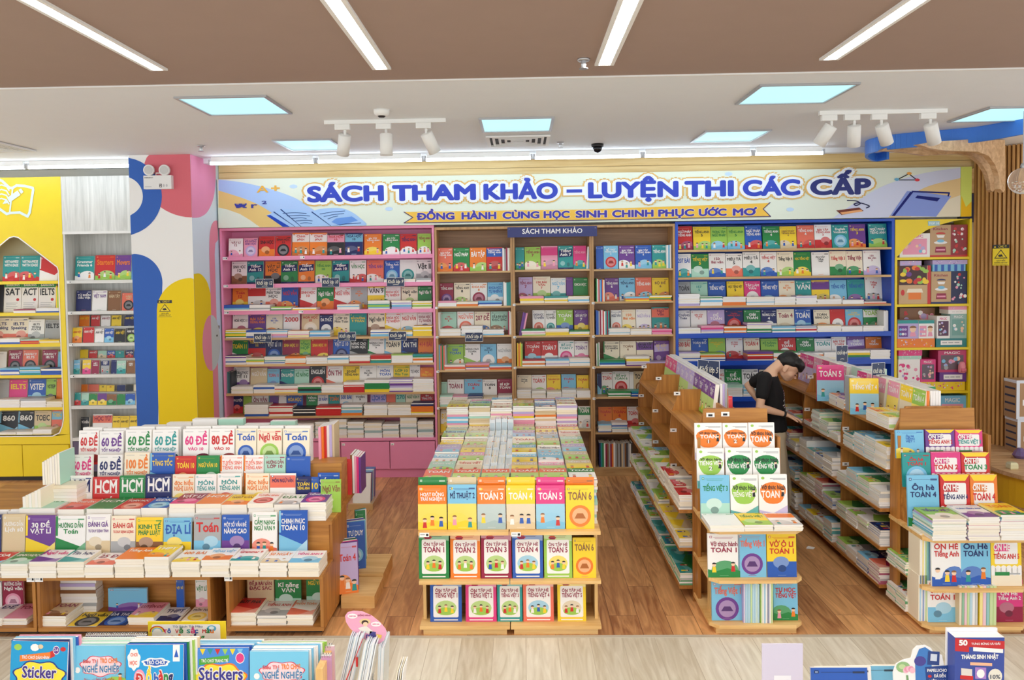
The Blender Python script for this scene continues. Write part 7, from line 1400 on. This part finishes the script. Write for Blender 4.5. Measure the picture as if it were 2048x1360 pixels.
# ================================================================ the boy at the fuller gondola
SKIN = plain('skin', (238,192,160), .55); SHIRT = plain('black_cotton', (20,20,24), .85, var=.1); HAIRM = plain('black_hair', (14,12,12), .5, var=.2); TROU = plain('beige_cotton', (206,190,162), .85); SHOE = plain('pale_shoe', (208,206,202), .6)
def J(x, y, Y): return at(x, y, Y=Y)
class Blob:
    def __init__(s): s.bm = bmesh.new()
    def ball(s, c, r, M=None, sub=2):
        if not hasattr(r, '__len__'): r = (r, r, r)
        m = Matrix.Translation(c) @ (M or Matrix.Identity(4)) @ Matrix.Diagonal((*r, 1)); bmesh.ops.create_icosphere(s.bm, subdivisions=sub, radius=1, matrix=m)
    def limb(s, pts, n=7):
        """pts: (point, radius or (along-view radius, other) pairs)"""
        for (a, ra), (b, rb) in zip(pts[:-1], pts[1:]):
            for i in range(n+1):
                t_ = i/n; f = lambda q: q if hasattr(q, '__len__') else (q, q, q); A, B = f(ra), f(rb); s.ball(Vector(a).lerp(Vector(b), t_), tuple(A[k]*(1-t_)+B[k]*t_ for k in range(3)))
    def build(s, name, mat, voxel, parent=None, smooth_it=4):
        me = bpy.data.meshes.new(name); s.bm.to_mesh(me); s.bm.free(); o = bpy.data.objects.new(name, me); COL.objects.link(o)
        r = o.modifiers.new('r', 'REMESH'); r.mode = 'VOXEL'; r.voxel_size = voxel; r.use_smooth_shade = True
        sm = o.modifiers.new('s', 'SMOOTH'); sm.iterations = smooth_it; sm.factor = .5
        dg = bpy.context.evaluated_depsgraph_get(); me2 = bpy.data.meshes.new_from_object(o.evaluated_get(dg)); o.modifiers.clear(); o.data = me2; bpy.data.meshes.remove(me)
        for p in me2.polygons: p.use_smooth = True
        me2.materials.clear(); me2.materials.append(mat)
        if parent is not None: o.parent = parent
        return o
yr, yl, ym = 6.70, 7.02, 6.86
hipc = J(1550, 868, ym); waist = J(1547, 838, ym); ches = J(1541, 785, ym); upch = J(1537, 757, ym); nb = J(1543, 742, ym); nt_ = J(1559, 728, ym)
shR, elR, wrR, haR = J(1530, 758, yr), J(1519, 815, 6.64), J(1571, 829, 6.66), J(1584, 834, 6.66)
shL, elL, wrL, haL = J(1527, 756, yl), J(1496, 771, 7.10), J(1513, 797, 7.0), J(1520, 806, 6.96)
hR, kR, aR = J(1551, 880, 6.78), J(1560, 950, 6.76), J(1566, 1014, 6.84); hL, kL, aL = J(1551, 878, 6.95), J(1564, 945, 6.98), J(1576, 1006, 7.02)
aR.z = max(aR.z, .085); aL.z = max(aL.z, .085)
HM = Matrix.Translation(J(1577, 735, ym)) @ Matrix.Rotation(-.42, 4, 'Z') @ Matrix.Rotation(.74, 4, 'Y')      # local +X is where the face looks
def H(x, y, z): return (HM @ Vector((x, y, z)))
B = Blob()
B.limb([(hipc,(.085,.13,.09)),(waist,(.082,.125,.09)),(ches,(.095,.14,.09)),(upch,(.075,.13,.06)),(nb,(.05,.06,.045)),(nt_,(.047,.047,.047)),(H(-.02,0,-.045),(.048,.048,.048))])
HR = HM.to_3x3().to_4x4()
for c, r in (((-.012,0,.028),(.098,.079,.088)), ((.035,0,-.03),(.062,.066,.072)), ((.042,0,-.078),(.045,.046,.034)), ((.02,0,-.07),(.05,.052,.035)), ((.098,0,-.03),(.018,.014,.014)), ((.088,0,-.012),(.013,.010,.026)), ((.086,0,-.062),(.012,.024,.008)), ((.083,0,-.072),(.012,.02,.007)), ((.045,.04,-.035),(.035,.026,.026)), ((.045,-.04,-.035),(.035,.026,.026)), ((-.012,-.081,-.015),(.021,.010,.034)), ((-.012,.081,-.015),(.021,.010,.034)), ((-.002,-.083,-.035),(.012,.009,.014))):
    B.ball(H(*c), r, HR)
for sh, el, wr in ((shR, elR, wrR), (shL, elL, wrL)): B.limb([(sh, .05), (Vector(sh).lerp(el, .5), .042), (el, .034), (Vector(el).lerp(wr, .35), .035), (wr, (.024,.024,.022))], 9)
for h_, k_, a_ in ((hR,kR,aR),(hL,kL,aL)): B.limb([(h_, .075), (k_, .052), (Vector(k_).lerp(a_, .35), .05), (a_, .033)], 10)
# near hand resting on the books: palm and five fingers
d = (haR-wrR).normalized(); s_ = Vector((0,-1,0)); up = Vector((0,0,1))
B.limb([(wrR, (.022,.024,.018)), (wrR+d*.04, (.026,.034,.014)), (wrR+d*.075, (.024,.037,.012))], 6)
for k, (off, L_, dz) in enumerate(((-.030,.052,-.006),(-.010,.066,-.002),(.010,.070,.0),(.029,.060,-.003))):
    b0 = wrR+d*.08+Vector((0,off,0)); b1 = b0+d*L_*.5+Vector((0,off*.12,.006+dz)); b2 = b1+d*L_*.5+Vector((0,off*.08,-.016)); B.limb([(b0,.0095),(b1,.0085),(b2,.007)], 6)
b0 = wrR+d*.03+Vector((0,-.03,-.004)); b1 = b0+d*.03+Vector((0,-.022,-.006)); b2 = b1+d*.03+Vector((0,-.004,-.01)); B.limb([(b0,.0125),(b1,.010),(b2,.008)], 6)
# far hand resting on the back of the waist
d2 = (haL-wrL).normalized(); B.limb([(wrL,(.022,.022,.022)),(wrL+d2*.06,(.018,.032,.026))], 5)
for k, off in enumerate((-.026,-.009,.009,.026)): b0 = wrL+d2*.065+Vector((0,0,off)); b1 = b0+d2*.032+Vector((.004,-.006,0)); b2 = b1+d2*.026+Vector((.008,-.012,0)); B.limb([(b0,.009),(b1,.0085),(b2,.007)], 5)
b0 = wrL+d2*.02+Vector((0,.0,.026)); B.limb([(b0,.011),(b0+d2*.03+Vector((.0,0,.018)),.009),(b0+d2*.05+Vector((.004,-.006,.02)),.0075)], 5)
body = B.build('person', SKIN, .0055, smooth_it=3)
tag(body, 'boy in black T-shirt and beige trousers bending over gondola piles, touching a book', 'person')
# shirt
B = Blob(); B.limb([(waist+Vector((.004,0,-.085)),(.112,.155,.03)),(waist,(.106,.152,.09)),(ches,(.114,.162,.09)),(upch+Vector((-.002,0,-.012)),(.09,.155,.058)),(nb+Vector((-.014,0,-.022)),(.058,.075,.03))], 10)
for sh, el in ((shR, elR), (shL, elL)): B.limb([(Vector(sh)+Vector((0,0,.004)), .064), (Vector(sh).lerp(el, .35), .061), (Vector(sh).lerp(el, .56), .056)], 9)
shirt = B.build('shirt', SHIRT, .007, body)
# trousers
B = Blob(); B.limb([(waist+Vector((0,0,-.07)),(.098,.14,.03)),(hipc,(.102,.145,.07))], 6)
for h_, k_, a_ in ((hR,kR,aR),(hL,kL,aL)): B.limb([(h_, .088), (k_, .07), (Vector(k_).lerp(a_, .5), .064), (Vector(k_).lerp(a_, .93), .058)], 12)
B.build('trousers', TROU, .009, body)
for a_ in (aR, aL):
    B = Blob(); B.limb([(Vector((a_.x-.03,a_.y,.045)),(.045,.04,.043)),(Vector((a_.x+.06,a_.y-.01,.042)),(.05,.044,.038)),(Vector((a_.x+.13,a_.y-.02,.032)),(.045,.04,.028))], 8); B.ball(Vector((a_.x-.01,a_.y,.08)), (.045,.04,.03)); B.build('shoe', SHOE, .007, body)
# hair, a cap of it with a fringe
B = Blob()
for c, r in (((-.03,0,.055),(.098,.088,.082)), ((-.058,0,.025),(.078,.082,.07)), ((.03,0,.085),(.075,.078,.045)), ((.07,.0,.072),(.036,.066,.032)), ((.088,-.02,.055),(.02,.035,.024)), ((.088,.02,.058),(.02,.035,.024)), ((-.03,-.072,.05),(.036,.014,.03)), ((-.03,.072,.05),(.036,.014,.03)), ((-.07,0,-.03),(.05,.07,.045))): B.ball(H(*c), r, HR)
R = random.Random(6)
for i in range(0):
    th, ph = R.uniform(0, 6.28), R.uniform(.1, 1.2); c = (-.02+.098*math.sin(ph)*math.cos(th), .085*math.sin(ph)*math.sin(th), .055+.086*math.cos(ph)); B.ball(H(*c), (.02,.0055,.0045), HR @ Matrix.Rotation(th, 4, 'Z'))
B.build('hair', HAIRM, .005, body, 5)
for s_ in (-1, 1):
    B = Blob(); B.ball(H(.086, .03*s_, -.008), (.008,.013,.004), HR); B.build('eye', HAIRM, .002, body, 1)
    B = Blob(); B.ball(H(.088, .032*s_, .014), (.007,.019,.0035), HR); B.build('eyebrow', HAIRM, .002, body, 1)
B = Blob(); B.ball(H(.094, 0, -.067), (.005,.018,.002), HR); B.build('mouth', plain('lips', (176,98,90), .5), .0018, body, 1)
m = MB(); wv = Vector(elR).lerp(wrR, .95); ax = (wrR-elR).normalized(); M_ = ax.to_track_quat('Z', 'Y').to_matrix().to_4x4(); m.lathe([(.0285,-.009),(.031,-.004),(.031,.004),(.0285,.009)], 20, base=tuple(wv), M=M_); smooth(m.build('wristband', BLACK, body))
# white print on the chest
m = MB(); R = random.Random(3); 
from mathutils.bvhtree import BVHTree
bvh = BVHTree.FromPolygons([v.co.copy() for v in shirt.data.vertices], [tuple(q.vertices) for q in shirt.data.polygons])
def chest(z, th, k):
    d_ = Vector((math.cos(th), -math.sin(th), 0)); o_ = Vector((ches.x, ym, z))+d_*.5; h_ = bvh.ray_cast(o_, -d_)[0]
    return tuple((h_ if h_ is not None else o_-d_*.4)+d_*(.0012+.0008*k))
for i in range(9):
    z = ches.z+.04-.02*i; th = R.uniform(.3, .6)
    for j in range(R.choice([1,2])):
        e = th+R.uniform(.12,.3); hh = R.uniform(.008,.016); q = [th+(e-th)*n/3 for n in range(4)]
        m.poly([chest(z, a_, j) for a_ in q]+[chest(z+hh, a_, j) for a_ in q[::-1]], R.choice(['W','W','p'])); th = e+.05
m.build('chest_print', PRINT, body)
